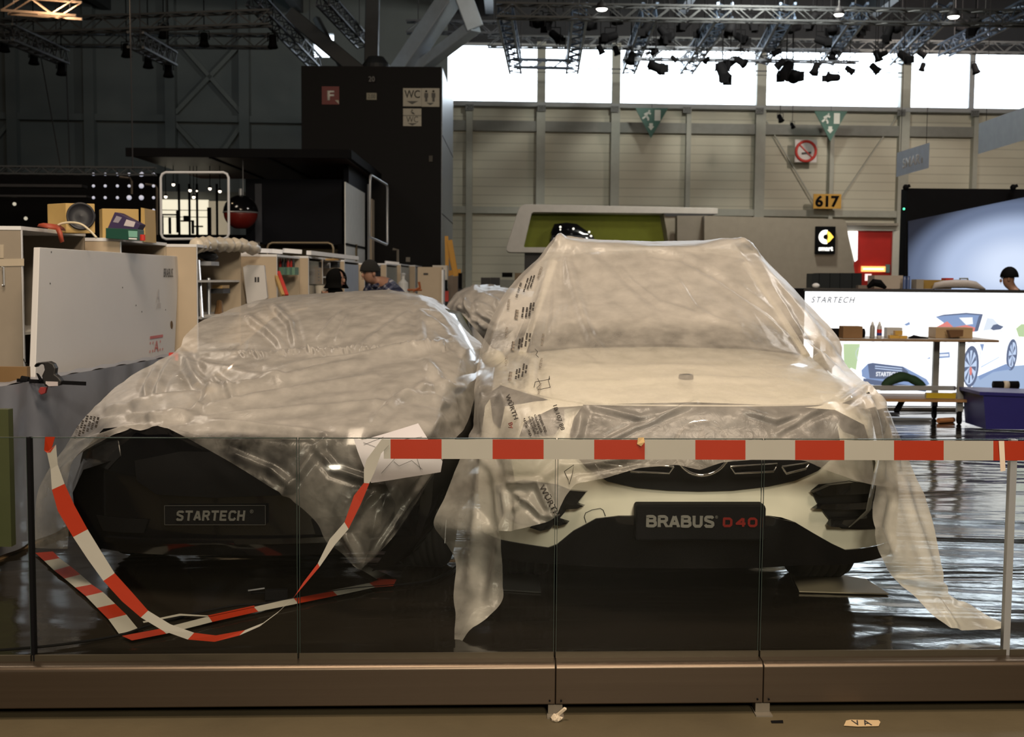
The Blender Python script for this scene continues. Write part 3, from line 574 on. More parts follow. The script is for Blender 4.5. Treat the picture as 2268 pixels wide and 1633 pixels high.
G = [(1.55, [(.80, .93), (.70, .96), (.4, .99), (0, 1.0)]), (1.65, [(.82, .93), (.74, .99), (.42, 1.04), (0, 1.05)]), (2.45, [(.84, .93), (.60, 1.32), (.36, 1.37), (0, 1.385)]), (3.1, [(.84, .93), (.60, 1.36), (.36, 1.41), (0, 1.425)]), (4.0, [(.8, .93), (.52, 1.15), (.3, 1.20), (0, 1.21)]), (4.5, [(.74, .93), (.5, .99), (.3, 1.0), (0, 1.0)])]
loft(G, tfl, m); m.build('cabin_glass', M_cgl, car)
LO = [(165, 1120), (185, 1000), (230, 950), (330, 938), (500, 945), (700, 945), (870, 945), (945, 960), (962, 1040), (955, 1120), (930, 1190), (880, 1215), (700, 1228), (480, 1230), (300, 1225), (200, 1208)]
drape(LO, fl, .0, 'front_bumper', M_gblack, car, step=.05)
GO = [(300, 1020), (400, 1000), (600, 1000), (690, 1020), (700, 1060), (650, 1095), (480, 1102), (350, 1095), (305, 1065)]
drape(GO, fl, .01, 'grille', M_black, car)
drape([(240, 1185), (400, 1190), (600, 1190), (800, 1180), (800, 1192), (600, 1202), (400, 1202), (240, 1196)], fl, .03, 'splitter', M_gblack, car, th=.02)
for q in ([(205, 985), (262, 975), (268, 1010), (240, 1040), (208, 1030)], [(770, 985), (850, 990), (880, 1030), (820, 1045), (775, 1030)]): drape(q, fl, .004, 'headlight', mat('dark_lens', (.012, .012, .014), .15, coat=.5), car)
for q in ([(215, 1140), (330, 1150), (320, 1180), (230, 1175)], [(690, 1150), (800, 1140), (800, 1175), (700, 1185)]): drape(q, fl, .01, 'air_intake', M_black, car)
a = WS(371, 1160, fl); b_ = WS(593, 1160, fl); nrm = (b_ - a).cross(Vector((0, 0, 1))).normalized(); up = Vector((0, 0, 1)) * ((WS(371, 1118, fl) - a).z)
a += nrm * .03; b_ += nrm * .03; xv = b_ - a
m = MB(); m.prism([a, b_, b_ + up, a + up], -nrm * .02); lpl = sub(m.build('plate_holder', M_black, car, bevel=.003), car)
m = MB()
for p_, q_ in ((a, b_), (b_, b_ + up), (b_ + up, a + up), (a + up, a)): m.beam(p_ + nrm * .002, q_ + nrm * .002, .002)
m.build('plate_frame', mat('frame_grey', (.06, .06, .06), .5), lpl)
block_text('lettering', 'STARTECH', mat('letter_dim_grey', (.10, .10, .095), .6, spec=.2), a + xv * .115 + up * .22 + nrm * .001, xv * .68, up * .52, lpl, sw=.21, gap=.16, shear=.16)
text('lettering', '®', mat('letter_dim_grey', (.10, .10, .095), .6, spec=.2), a + xv * .85 + up * .6 + nrm * .003, xv * .035, up * .2, lpl)
for s in (-1, 1):
    wheel(tfl, s * .82, .92, .35, .26, car, side=s); wheel(tfl, s * .84, 3.75, .35, .28, car, side=s)
    m = MB(); m.smooth = True; m.ball(tfl(s * .97, 1.75, .93), .07, 8, .7); m.build('mirror', M_gblack, car)
# ------------------------------------------------------------------ plastic sheets
film = alpha_mat('milky_film', (.78, .745, .70), .7, .32, gl=.75, bump=.12, bscale=16, attr='opac', transl=.30)
def seg_dist(px, py, pl):
    best = np.full(len(px), 1e9); tb = np.zeros(len(px))
    for k, ((ax_, ay), (bx, by)) in enumerate(zip(pl[:-1], pl[1:])):
        dx, dy = bx - ax_, by - ay; L2 = dx * dx + dy * dy; t = np.clip(((px - ax_) * dx + (py - ay) * dy) / L2, 0, 1)
        d = np.hypot(px - ax_ - t * dx, py - ay - t * dy); u = d < best; best[u] = d[u]; tb[u] = (k + t[u]) / (len(pl) - 1)
    return best, tb
class Sheet:
    def __init__(s): s.P = np.zeros((0, 3)); s.F = []; s.last = None
    def grid(s, rows, nu, nv):
        R = np.stack([resamp(r, nu) for r in rows]); G = crom(R, nv); b = len(s.P); s.P = np.concatenate([s.P, G.reshape(-1, 3)]); s.F += grid_faces(nv, nu, b); s.last = list(range(b + (nv - 1) * nu, b + nv * nu)); return G
    def tail(s, idx, rows, nv):       # rows continue from existing vertices idx
        nu = len(idx); R = np.stack([s.P[idx]] + [resamp(r, nu) for r in rows]); G = crom(R, nv)[1:]; b = len(s.P)
        s.P = np.concatenate([s.P, G.reshape(-1, 3)]); s.F += grid_faces(nv - 1, nu, b)
        s.F += [(idx[i], idx[i + 1], b + i + 1, b + i) for i in range(nu - 1)]
    def normals(s):
        F = np.array(s.F); P = s.P; n = np.cross(P[F[:, 2]] - P[F[:, 0]], P[F[:, 3]] - P[F[:, 1]]); N_ = np.zeros_like(P)
        for k in range(4): np.add.at(N_, F[:, k], n)
        N_ /= np.maximum(np.linalg.norm(N_, axis=1, keepdims=True), 1e-9)
        V = np.array(EYE) - P; sg = np.sign((N_ * V).sum(1)); sg[sg == 0] = 1; return N_ * sg[:, None]
    def finish(s, name, folds, opac, label, cat, nz=(.010, 3.5), fine=(.003, 14), seed=0, par=None):
        N_ = s.normals(); px, py = proj(s.P); D = np.zeros(len(s.P))
        for pl, amp, wd in folds:
            d, t = seg_dist(px, py, pl); D += amp * (np.exp(-(d / wd) ** 2) - .5 * np.exp(-((d - 2.0 * wd) / wd) ** 2)) * np.minimum(1, 6 * np.minimum(t + .06, 1.06 - t))
        D += nz[0] * vnoise(s.P, nz[1], seed) + fine[0] * (1 - 2 * np.abs(vnoise(s.P, fine[1], seed + 5)))
        op = opac(px, py, s.P)
        s.P = s.P + N_ * D[:, None]; s.N = N_; s.px, s.py = proj(s.P)
        m = MB(); m.smooth = True; m.add(s.P, s.F)
        o = m.build(name, film, par, smooth=True); me = o.data
        at = me.attributes.new('opac', 'FLOAT', 'POINT'); at.data.foreach_set('value', np.clip(op, .05, .97).astype(np.float32))
        if par is None: tag(o, label, cat); recenter(o)
        return o
    def at(s, x, y):
        d = (s.px - x) ** 2 + (s.py - y) ** 2; k = np.argsort(d)[:6]
        k = k[np.argmin(s.P[k, 1])] if False else k[0]; return Vector(s.P[k]), Vector(s.N[k])
# SUV sheet
sv = Sheet()
rows = [
 [(1262, 560, 9.6), (1350, 548, 9.6), (1442, 545, 9.6), (1550, 546, 9.6), (1625, 556, 9.6)],
 [(1236, 536, 8.3), (1290, 533, 8.3), (1442, 536, 8.3), (1590, 533, 8.3), (1660, 545, 8.3)],
 [(1222, 530, 7.62), (1238, 523, 7.55), (1262, 527, 7.55), (1320, 536, 7.52), (1442, 543, 7.5), (1540, 543, 7.5), (1600, 531, 7.5), (1645, 527, 7.5), (1668, 545, 7.62)],
 [(1186, 577, 7.55), (1200, 570, 7.42), (1262, 566, 7.36), (1442, 568, 7.33), (1645, 562, 7.36), (1705, 582, 7.6)],
 [(1117, 652, 7.35), (1134, 650, 7.15), (1250, 640, 7.05), (1442, 636, 7.0), (1640, 636, 7.04), (1740, 640, 7.1), (1781, 662, 7.4)],
 [(1073, 745, 7.1), (1088, 745, 6.85), (1200, 724, 6.62), (1442, 716, 6.58), (1640, 722, 6.60), (1790, 735, 6.75), (1857, 747, 7.1)],
 [(1060, 805, 6.8), (1072, 805, 6.6), (1180, 790, 6.35), (1442, 784, 6.28), (1640, 786, 6.30), (1815, 792, 6.4), (1872, 804, 6.85)],
 [(1050, 862, 6.2), (1064, 858, 5.98), (1110, 856, 5.83), (1180, 852, 5.76), (1442, 846, 5.78), (1640, 848, 5.78), (1860, 850, 5.84), (1931, 860, 5.98)],
 [(1046, 905, 6.1), (1060, 900, 5.85), (1110, 900, 5.66), (1180, 900, 5.52), (1442, 894, 5.47), (1640, 895, 5.47), (1870, 900, 5.5), (1930, 900, 5.62), (1968, 905, 5.95)],
 [(1040, 960, 6.0), (1056, 955, 5.8), (1150, 960, 5.42), (1442, 955, 5.38), (1640, 955, 5.38), (1870, 960, 5.42), (1940, 960, 5.58), (1994, 968, 5.95)],
 [(1008, 1040, 5.75), (1045, 1040, 5.62), (1110, 1055, 5.42), (1180, 1065, 5.34), (1250, 1050, 5.34), (1330, 1020, 5.34), (1450, 1000, 5.34), (1640, 995, 5.34), (1760, 1000, 5.36), (1850, 1020, 5.4), (1920, 1035, 5.55), (1970, 1035, 5.8), (2022, 1040, 6.0)],
 [(985, 1100, 5.66), (1045, 1110, 5.55), (1110, 1178, 5.36), (1150, 1172, 5.28), (1195, 1161, 5.26), (1228, 1150, 5.27), (1252, 1100, 5.3), (1275, 1072, 5.3), (1340, 1060, 5.3), (1420, 1036, 5.3), (1500, 1030, 5.3), (1550, 1042, 5.3), (1600, 1024, 5.3), (1700, 1016, 5.3), (1780, 1022, 5.32), (1850, 1050, 5.36), (1900, 1066, 5.42), (1945, 1076, 5.55), (1992, 1085, 5.75), (2048, 1100, 5.9)]]
NU = 300
sv.grid(rows, NU, 260); last = sv.last
bx = proj(sv.P[last])[0]
li = [last[i] for i in range(NU) if bx[i] < 1112]; ri = [last[i] for i in range(NU) if bx[i] > 1940]
sv.tail(li, [[(960, 1158, 5.6), (1040, 1170, 5.48), (1112, 1185, 5.36)], [(985, 1200, 5.62), (1050, 1210, 5.5), (1112, 1235, 5.4)], [(1008, 1245, 5.6), (1060, 1260, 5.5), (1113, 1290, 5.42)], [(1005, 1320, 5.5), (1060, 1325, 5.42), (1113, 1330, 5.38)], [(1010, 1365, 5.38), (1040, 1368, 5.34), (1078, 1372, 5.32)], [(1008, 1400, 5.3), (1025, 1400, 5.27), (1044, 1396, 5.27)], [(1006, 1424, 5.19), (1014, 1427, 5.19), (1022, 1424, 5.19)]], 130)
sv.tail(ri, [[(1936, 1135, 5.5), (1985, 1140, 5.62), (2066, 1160, 5.8)], [(1940, 1190, 5.46), (1990, 1195, 5.55), (2078, 1215, 5.72)], [(1957, 1240, 5.46), (2010, 1245, 5.52), (2090, 1262, 5.66)], [(1975, 1275, 5.5), (2040, 1290, 5.5), (2093, 1290, 5.6)], [(2030, 1325, 5.45), (2060, 1322, 5.47), (2100, 1322, 5.55)], [(2068, 1365, 5.35), (2095, 1350, 5.40), (2140, 1335, 5.5)], [(2120, 1396, 5.33), (2150, 1375, 5.38), (2180, 1358, 5.46)], [(2180, 1397, 5.32), (2195, 1388, 5.34), (2212, 1376, 5.38)], [(2226, 1392, 5.33), (2229, 1389, 5.335), (2232, 1386, 5.34)]], 130)
F1 = [([(1238, 524), (1205, 640), (1180, 760), (1172, 860)], .014, 11), ([(1242, 526), (1262, 600), (1290, 700), (1310, 750), (1345, 790)], .012, 10), ([(1246, 528), (1300, 570), (1380, 640), (1440, 690)], .009, 12), ([(1240, 525), (1228, 640), (1222, 740)], .008, 7),
      ([(1438, 562), (1510, 572), (1600, 620), (1700, 690), (1765, 745)], -.010, 6), ([(1372, 592), (1400, 625), (1460, 670), (1580, 705), (1640, 720)], .007, 5), ([(1500, 620), (1540, 680), (1600, 715)], .006, 5),
      ([(1646, 528), (1690, 600), (1735, 680), (1790, 770), (1850, 815)], .014, 10), ([(1655, 532), (1740, 640), (1815, 730)], .008, 9), ([(1770, 690), (1830, 760), (1868, 810)], .01, 7), ([(1755, 750), (1830, 800), (1870, 830)], .009, 6),
      ([(1290, 893), (1340, 905), (1420, 925), (1500, 905), (1540, 893)], .008, 6), ([(1290, 905), (1280, 960), (1240, 1020)], .010, 9), ([(1330, 985), (1400, 950), (1450, 930), (1540, 890)], .008, 6), ([(1640, 905), (1720, 930), (1830, 900)], .008, 7), ([(1720, 960), (1790, 920), (1850, 890)], .007, 6),
      ([(1860, 895), (1925, 850), (1960, 900)], .008, 7), ([(1925, 880), (1940, 930), (1950, 990), (1955, 1060)], .012, 6), ([(1950, 880), (1975, 950), (1990, 1040)], .010, 5), ([(1070, 860), (1075, 960), (1060, 1100), (1040, 1300)], .018, 13), ([(1040, 960), (1090, 1040), (1110, 1180), (1085, 1330)], .012, 9),
      ([(1120, 1070), (1190, 1068), (1225, 1150)], .016, 7), ([(1140, 1090), (1200, 1140), (1228, 1148)], .014, 6), ([(1112, 1080), (1120, 1140), (1112, 1178)], .014, 6), ([(1190, 1070), (1240, 1030), (1300, 1030), (1420, 1010)], .012, 8), ([(1130, 1130), (1170, 1100), (1190, 1130)], .01, 6),
      ([(1960, 1100), (1945, 1170), (1970, 1230)], .014, 8), ([(2000, 1060), (2030, 1160), (2070, 1270)], .010, 8), ([(1990, 1280), (2050, 1290), (2090, 1300), (2110, 1330)], .012, 7), ([(2080, 1330), (2100, 1360), (2120, 1395)], .012, 5), ([(2110, 1345), (2170, 1370), (2225, 1388)], .006, 6),
      ([(1240, 850), (1500, 838), (1700, 842)], .003, 5), ([(1380, 812), (1500, 808), (1600, 815)], .003, 4)]
def op_suv(px, py, P):
    o = np.full(len(px), .32); o = np.where(py > 893, .34, o); o += .16 * np.exp(-((px - 1170) / 70) ** 2 - ((py - 1110) / 70) ** 2)
    o = np.where((py > 1185), .30, o); o = o + (.78 - o) * np.clip((px - 1945) / 30, 0, 1) * np.clip((py - 980) / 50, 0, 1); o = o + (.78 - o) * np.clip((px - 1900) / 60, 0, 1) * (py > 1230); o += .22 * np.exp(-((px - 1060) / 22) ** 2) * (py > 960)
    o = o + (.66 - o) * np.clip((738 - py) / 30, 0, 1); o = o + (.93 - o) * np.clip((px - 1770 - (py - 740).clip(0) * .75) / 40, 0, 1) * (py < 905); return o
suvfilm = sv.finish('plastic_sheet', [(a, b * 1.25, c) for a, b, c in F1], op_suv, 'milky plastic sheet draped over the tall white car with two long hanging tails', 'plastic sheet', nz=(.008, 2.6), fine=(.0016, 11), seed=2)
# sports car sheet
sl = Sheet()
rows = [
 [(600, 690, 10.6), (780, 672, 10.6), (950, 690, 10.6)],
 [(575, 668, 9.6), (660, 657, 9.5), (760, 651, 9.4), (860, 648, 9.4), (950, 660, 9.4), (1000, 690, 9.4)],
 [(545, 674, 9.0), (620, 660, 8.9), (700, 653, 8.8), (780, 647, 8.75), (860, 645, 8.7), (930, 655, 8.6), (985, 682, 8.6), (1018, 715, 8.6)],
 [(500, 690, 8.6), (560, 684, 8.45), (650, 672, 8.3), (760, 668, 8.2), (870, 668, 8.1), (950, 676, 8.0), (1000, 705, 8.1), (1035, 735, 8.3)],
 [(448, 712, 8.2), (520, 722, 7.9), (650, 722, 7.65), (800, 720, 7.55), (940, 720, 7.5), (1010, 735, 7.6), (1052, 752, 7.95)],
 [(412, 742, 7.9), (480, 762, 7.5), (620, 778, 7.2), (750, 775, 7.1), (880, 768, 7.0), (980, 762, 7.0), (1030, 768, 7.15), (1068, 768, 7.6)],
 [(388, 778, 7.6), (460, 795, 7.2), (620, 800, 6.95), (800, 795, 6.8), (960, 790, 6.75), (1020, 800, 6.85), (1062, 800, 7.3)],
 [(295, 832, 7.2), (400, 840, 6.8), (600, 842, 6.55), (800, 842, 6.4), (940, 840, 6.35), (1010, 850, 6.5), (1055, 850, 7.0)],
 [(232, 880, 6.9), (330, 880, 6.5), (500, 888, 6.2), (700, 895, 6.1), (880, 888, 6.05), (980, 890, 6.2), (1046, 900, 6.7)],
 [(182, 930, 6.6), (260, 925, 6.25), (340, 920, 6.05), (500, 935, 5.9), (700, 940, 5.82), (880, 935, 5.78), (970, 930, 5.9), (1032, 945, 6.4)],
 [(150, 985, 6.4), (200, 965, 6.15), (260, 940, 6.02), (310, 952, 5.95), (350, 938, 5.9), (425, 962, 5.83), (500, 968, 5.78), (700, 969, 5.7), (880, 967, 5.66), (950, 968, 5.78), (1008, 972, 6.1)]]
NU2 = 300
sl.grid(rows, NU2, 230); last = sl.last; bx = proj(sl.P[last])[0]
li = [last[i] for i in range(NU2) if bx[i] < 290]; ri = [last[i] for i in range(NU2) if bx[i] > 352]
sl.tail(li, [[(128, 1015, 6.3), (180, 1000, 6.1), (235, 968, 5.98)], [(100, 1055, 6.25), (135, 1040, 6.1), (165, 1015, 6.0)], [(84, 1090, 6.22), (115, 1090, 6.1), (150, 1080, 6.0)], [(76, 1150, 6.2), (110, 1150, 6.1), (152, 1150, 6.0)], [(76, 1214, 6.18), (112, 1216, 6.1), (150, 1216, 6.02)]], 90)
sl.tail(ri, [[(435, 982, 5.76), (600, 982, 5.68), (880, 980, 5.62), (995, 995, 5.9)], [(520, 1030, 5.68), (700, 1030, 5.6), (880, 1030, 5.58), (968, 1040, 5.8)], [(600, 1080, 5.6), (720, 1080, 5.55), (880, 1080, 5.54), (940, 1085, 5.7)], [(655, 1115, 5.58), (740, 1120, 5.53), (850, 1120, 5.52), (915, 1125, 5.65)], [(702, 1158, 5.56), (760, 1160, 5.52), (830, 1160, 5.5), (888, 1165, 5.6)], [(722, 1198, 5.54), (770, 1200, 5.5), (820, 1200, 5.5), (862, 1200, 5.56)], [(752, 1222, 5.54), (785, 1225, 5.5), (815, 1225, 5.5), (838, 1226, 5.54)], [(786, 1256, 5.5), (793, 1261, 5.5), (800, 1262, 5.5), (806, 1256, 5.5)]], 150)
F2 = [([(300, 893), (478, 861), (762, 805), (1010, 751)], .016, 8), ([(335, 930), (513, 890), (833, 833)], .014, 8), ([(300, 915), (460, 922), (762, 897), (868, 886)], .011, 6), ([(424, 929), (673, 954), (740, 966)], .010, 7), ([(430, 905), (463, 869), (655, 833)], .014, 7), ([(480, 850), (700, 800), (900, 772)], .010, 6), ([(590, 815), (760, 790), (1000, 762)], .008, 5),
      ([(609, 680), (644, 716), (655, 762)], .012, 7), ([(549, 702), (590, 730), (625, 765)], .012, 7), ([(904, 691), (850, 730), (808, 759)], .010, 6), ([(758, 691), (730, 720), (705, 748)], .008, 5), ([(770, 700), (745, 750)], .006, 4), ([(932, 695), (935, 760)], .009, 7), ([(930, 690), (985, 730), (1040, 790)], .010, 6), ([(960, 680), (1010, 740), (1062, 800)], .008, 5),
      ([(406, 787), (435, 840), (478, 865)], .016, 9), ([(346, 819), (330, 845), (318, 872)], .014, 6), ([(400, 780), (360, 830), (340, 880)], .012, 7), ([(420, 800), (560, 830), (640, 845)], .012, 8), ([(470, 830), (500, 850), (520, 880)], .010, 7), ([(940, 800), (1000, 870), (1010, 930)], .012, 8), ([(880, 870), (960, 880), (1000, 900)], .012, 7), ([(830, 930), (880, 880), (950, 850)], .012, 8), ([(960, 850), (1030, 860)], .012, 7),
      ([(240, 905), (330, 890), (430, 880)], .014, 8), ([(200, 945), (280, 920), (360, 925)], .014, 7), ([(406, 785), (502, 781), (602, 787), (669, 775), (833, 768), (946, 765)], .007, 6), ([(170, 985), (280, 940), (345, 938)], .008, 5),
      ([(625, 1100), (670, 1040), (720, 970)], .016, 8), ([(700, 990), (740, 1040), (800, 1060), (860, 1080)], .012, 8), ([(870, 1050), (800, 1120), (760, 1180), (800, 1250)], .010, 9), ([(960, 1040), (900, 1120), (820, 1240)], .008, 5), ([(500, 1000), (600, 1040), (650, 1080)], .010, 9)]
for k in range(70):
    x = rng.uniform(500, 1000); y = np.interp(x, [406, 502, 602, 669, 833, 946, 1000], [785, 781, 787, 775, 768, 765, 766]) + rng.normal(0, 3); a = rng.uniform(-1.2, 1.2); F2.append(([(x, y), (x + 11 * math.cos(a), y + 7 * math.sin(a))], .006, 2.2))
def op_car(px, py, P):
    o = np.full(len(px), .52); lo = .09 + .10 * np.exp(-((px - 720) / 60) ** 2) + 0 * px; k = np.clip((py - 955) / 18, 0, 1); o = o * (1 - k) + lo * k
    r = np.clip((px - 965) / 20, 0, 1) * np.clip((py - 850) / 40, 0, 1); o = o * (1 - r) + .34 * r
    l = np.clip((260 - px) / 40, 0, 1) * np.clip((py - 890) / 60, 0, 1); o = o * (1 - l) + .22 * l; return o
sl.finish('plastic_sheet', [(a, b * 1.5, c) for a, b, c in F2], op_car, 'wrinkled plastic sheet draped over the low black car, one corner hanging to a point', 'plastic sheet', nz=(.010, 2.4), fine=(.0018, 9), seed=9)
# glittering crease tape row at the windscreen base
# far wrapped car
s3 = Sheet(); d0 = 12.5
s3.grid([[(1000, 668, 14.5), (1030, 640, 14.5), (1070, 636, 14.5), (1130, 640, 14.5), (1200, 650, 14.5)], [(992, 680, 13.2), (1012, 650, 13.0), (1050, 633, 12.9), (1100, 640, 12.9), (1130, 645, 12.9), (1210, 655, 13)], [(994, 690, 12.8), (1015, 672, 12.4), (1060, 660, 12.3), (1130, 665, 12.3), (1210, 680, 12.4)], [(1000, 705, 12.6), (1025, 700, 12.2), (1070, 690, 12.1), (1130, 700, 12.1), (1215, 710, 12.2)], [(1022, 730, 12.5), (1045, 732, 12.2), (1080, 728, 12.1), (1140, 735, 12.1), (1220, 745, 12.2)], [(1040, 740, 12.7), (1060, 742, 12.5), (1090, 742, 12.4), (1150, 745, 12.4), (1220, 750, 12.5)]], 110, 90)
s3.finish('plastic_sheet', [([(1030, 660), (1040, 700), (1070, 725)], .05, 6), ([(1060, 650), (1100, 665), (1120, 700)], .04, 6), ([(1010, 690), (1050, 705), (1062, 728)], -.05, 7), ([(1070, 700), (1100, 715), (1120, 705)], .04, 5)], lambda px, py, P: np.full(len(px), .7), 'plastic sheet wrapped over a far vehicle between the two front cars', 'plastic sheet', nz=(.05, 2.0), fine=(.006, 4), seed=20)
bcar = thing('wrapped_car', 'distant dark car under plastic, showing between the two wrapped front cars', 'car', (.1, 15, 0))
m = MB(); m.smooth = True; tfb = lambda x, y, z: Vector((.42 + x, 12.9 + y, z))
loft([(y, [(a * k, z * q) for a, z in [(.72, .2), (.84, .35), (.86, .7), (.76, .9), (.4, .98), (0, 1.0)]]) for y, k, q in ((.0, .9, .8), (.3, 1, .9), (1.2, 1, 1.0), (4, 1, 1.05), (4.4, .9, .9))], tfb, m); m.build('body', M_gblack, bcar)
m = MB(); m.smooth = True; loft([(1.2, [(.7, .95), (.6, 1.0), (0, 1.03)]), (1.8, [(.7, .95), (.5, 1.36), (0, 1.40)]), (3.0, [(.7, .95), (.5, 1.36), (0, 1.40)]), (3.9, [(.7, .95), (.6, 1.0), (0, 1.03)])], tfb, m); m.build('cabin', M_gblack, bcar)
for s in (-1, 1): wheel(tfb, s * .75, .8, .33, .22, bcar, side=s); wheel(tfb, s * .75, 3.4, .33, .22, bcar, side=s)
# printed writing on the film
M_ink = mat('film_ink', (.03, .025, .022), .7); M_inkr = mat('film_ink_red', (.22, .05, .04), .7); M_inkg = mat('film_ink_grey', (.22, .19, .16), .7)
def film_text(s, px, py, ang, L_, H_, m_=M_ink, bold=0.01):   # ang: image-space angle of the baseline (deg, down positive)
    p, n = sv.at(px, py); d = p.y; a = math.radians(ang)
    def tang(ax_, ay):
        r0 = ray(px, py); r1 = ray(px + ax_, py + ay); den0 = r0.dot(n); q0 = EYE + r0 * ((p - EYE).dot(n) / den0); q1 = EYE + r1 * ((p - EYE).dot(n) / r1.dot(n)); return q1 - q0
    if abs(n.dot(ray(px, py).normalized())) < .2: n = (-ray(px, py)).normalized()
    xv = tang(math.cos(a) * L_, math.sin(a) * L_); yv = tang(math.sin(a) * H_, -math.cos(a) * H_)
    return text('film_print', s, m_, p + n * .012, xv, yv, suvprint, bold=bold)
suvprint = suvfilm; suvfilm['org'] = tuple(suvfilm.location)
for i, (s, x, y, H_) in enumerate((('18 107 88', 1148, 662, 5), ('-- --- ---', 1163, 650, 3), ('--- -- -----', 1171, 645, 3), ('---- --- ---', 1178, 640, 3), ('WÜRTH', 1196, 622, 7))): film_text(s, x, y, -72, 34 - i * 2, H_, M_ink if H_ < 6 else M_inkg)
for oy, ox in ((0, 0), (68, -8), (138, -16)):
    for s, x, y, L_, H_, mm_ in (('---', 1149 + ox, 712 + oy, 20, 7, M_inkg), ('-- ---', 1160 + ox, 708 + oy, 22, 4, M_ink), ('--- ----', 1168 + ox, 706 + oy, 22, 4, M_ink), ('---- -----', 1176 + ox, 704 + oy, 30, 4, M_ink), ('-- ---', 1184 + ox, 694 + oy, 18, 4, M_ink), ('WÜRTH', 1203 + ox / 2, 770 + oy * .8, 26, 7, M_inkg)): film_text(s, x, y, -82, L_, H_, mm_)
for y in (690, 752, 812): film_text('WÜRTH', 1130 - (y - 690) * .06, y, -84, 24, 7, M_inkg)
film_text('WÜRTH', 1122, 880, 70, 58, 12, M_ink, .02); film_text('By', 1128, 940, 70, 14, 12, M_inkr, .02)
for i, s in enumerate(('de Sch', 'verbund la fonct', 'de ol exterior', 'externo', 'dda unidad')): film_text(s, 1190 + i * 8 - 10, 966 - i * 2, -112, 42, 6, M_ink, .02)
film_text('18 107 88', 1226, 905, 72, 58, 9, M_ink, .015); film_text('WÜRTH', 1195, 1080, 62, 78, 15, M_ink, .03)
for pl in (((1184, 862), (1186, 850), (1218, 845), (1216, 836)), ((1192, 842), (1196, 856), (1189, 862), (1192, 868), (1220, 862), (1214, 848), (1216, 840)), ((1249, 1045), (1271, 1030), (1268, 1048), (1262, 1075), (1258, 1062), (1249, 1045)), ((1186, 775), (1192, 782), (1188, 789), (1194, 794))):
    P = []
    for a, b in pl: p, n = sv.at(a, b); P.append(p + n * .008)
    m = MB(); m.tube(P, .0016, 4); m.build('film_print', M_ink, suvprint)
# sports car film small print
def film_text2(s, px, py, ang, L_, H_):
    d = (sl.px - px) ** 2 + (sl.py - py) ** 2; k = np.argmin(d); p = Vector(sl.P[k]); n = (-ray(px, py)).normalized(); q = p.y / FPX; a = math.radians(ang)
    xv = Vector((math.cos(a), 0, -math.sin(a))) * L_ * q; yv = Vector((math.sin(a), 0, math.cos(a))) * H_ * q; text('film_print', s, M_ink, p + n * .03, xv, yv, carfilm)
carfilm = [o for o in COL.objects if o.name.startswith('plastic_sheet') and 'low black' in o.get('label', '')][0]; carfilm['org'] = tuple(carfilm.location)
for i, s in enumerate(('18 107 88', '--- ----', '---- ---', '-- --- --', '---- ---', '---')): film_text2(s, 168 + i * 9, 972 - i * 5, -74, 42 - abs(i - 2) * 6, 5)
# paper sheet with a pencil drawing on the dark car's film
m = MB(); m.smooth = True; Q = [(783, 971), (803, 975), (926, 938), (946, 970), (980, 1022), (976, 1046), (900, 1058), (822, 1070), (806, 1035)]
fp = lambda x, z: 5.47 + .06 * math.sin((x + .3) * 6) + max(0, z - .80) * .5
drape(Q, fp, 0, 'x', mat('paper_sheet', (.56, .54, .58), .6), None, th=.001, step=.03, d0=5.5)
ps = COL.objects['x']; ps.name = 'paper_sheet'; tag(ps, 'white paper sheet with thin pencil lines held against the dark car\'s plastic cover', 'paper'); recenter(ps); ps['org'] = tuple(ps.location)
m = MB()
for a, b in (((805, 980), (832, 990)), ((806, 985), (850, 968)), ((845, 1048), (878, 1012)), ((872, 1022), (884, 1032)), ((884, 1032), (912, 1020)), ((912, 1020), (936, 1040)), ((924, 1016), (932, 1040)), ((880, 975), (935, 968))):
    pa, pb = WS(*a, fp), WS(*b, fp); m.tube([pa + Vector((0, -.004, 0)), pb + Vector((0, -.004, 0))], .0007, 4)
m.build('pencil_lines', M_dark, ps)
# ------------------------------------------------------------------ left side: low partition, clamp, leaning board, cabinets
M_cream = mat('cream_chipboard', (.50, .41, .30), .6, var=.08)
M_board = mat('white_board', (.60, .60, .61), .55, var=.06, vscale=1.5)
M_edge = mat('white_edge', (.80, .82, .86), .4)
ux = Vector((.075, .997, 0)); nx = Vector((.997, -.075, 0))
# low wall covered in grey sheet
P0 = Vector((-2.87, 6.66, 0)); pa, pb = P0 - ux * .30, P0 + ux * 3.3
t = thing('low_partition', 'low wall draped in grey plastic sheet beside the dark car', 'partition', P0)
m = MB(); m.prism([pa, pb, pb + Vector((0, 0, .97)), pa + Vector((0, 0, .97))], -nx * .10); m.build('panel', mat('raw_board_edge', (.40, .24, .12), .6), t)
m = MB(); m.smooth = True; n1_, n2_ = 150, 50; vs = []
for j in range(n2_):
    for i in range(n1_):
        s_ = i / (n1_ - 1); h = 1 - j / (n2_ - 1); p = pa.lerp(pb, s_ * .985 + .008)
        off = .012 + .026 * (.5 + .5 * math.sin(s_ * 52 + 2.4 * math.sin(s_ * 9) + .5 * math.sin(h * 4))) * (1 - h * .5) + .006 * mnoise.noise(Vector((s_ * 14, h * 3, 0)))
        vs.append(p + nx * off + Vector((0, 0, .03 + h * .95)))
m.add(vs, grid_faces(n2_, n1_))
vs = [pa.lerp(pb, i / 60) + nx * (.012 - .13 * k / 4) + Vector((0, 0, .98 + .006 * math.sin(i))) for k in range(5) for i in range(61)]; m.add(vs, grid_faces(5, 61))
m.build('sheet_cover', mat('grey_sheet', (.22, .235, .28), .35, var=.15, vscale=8, coat=.2), t)
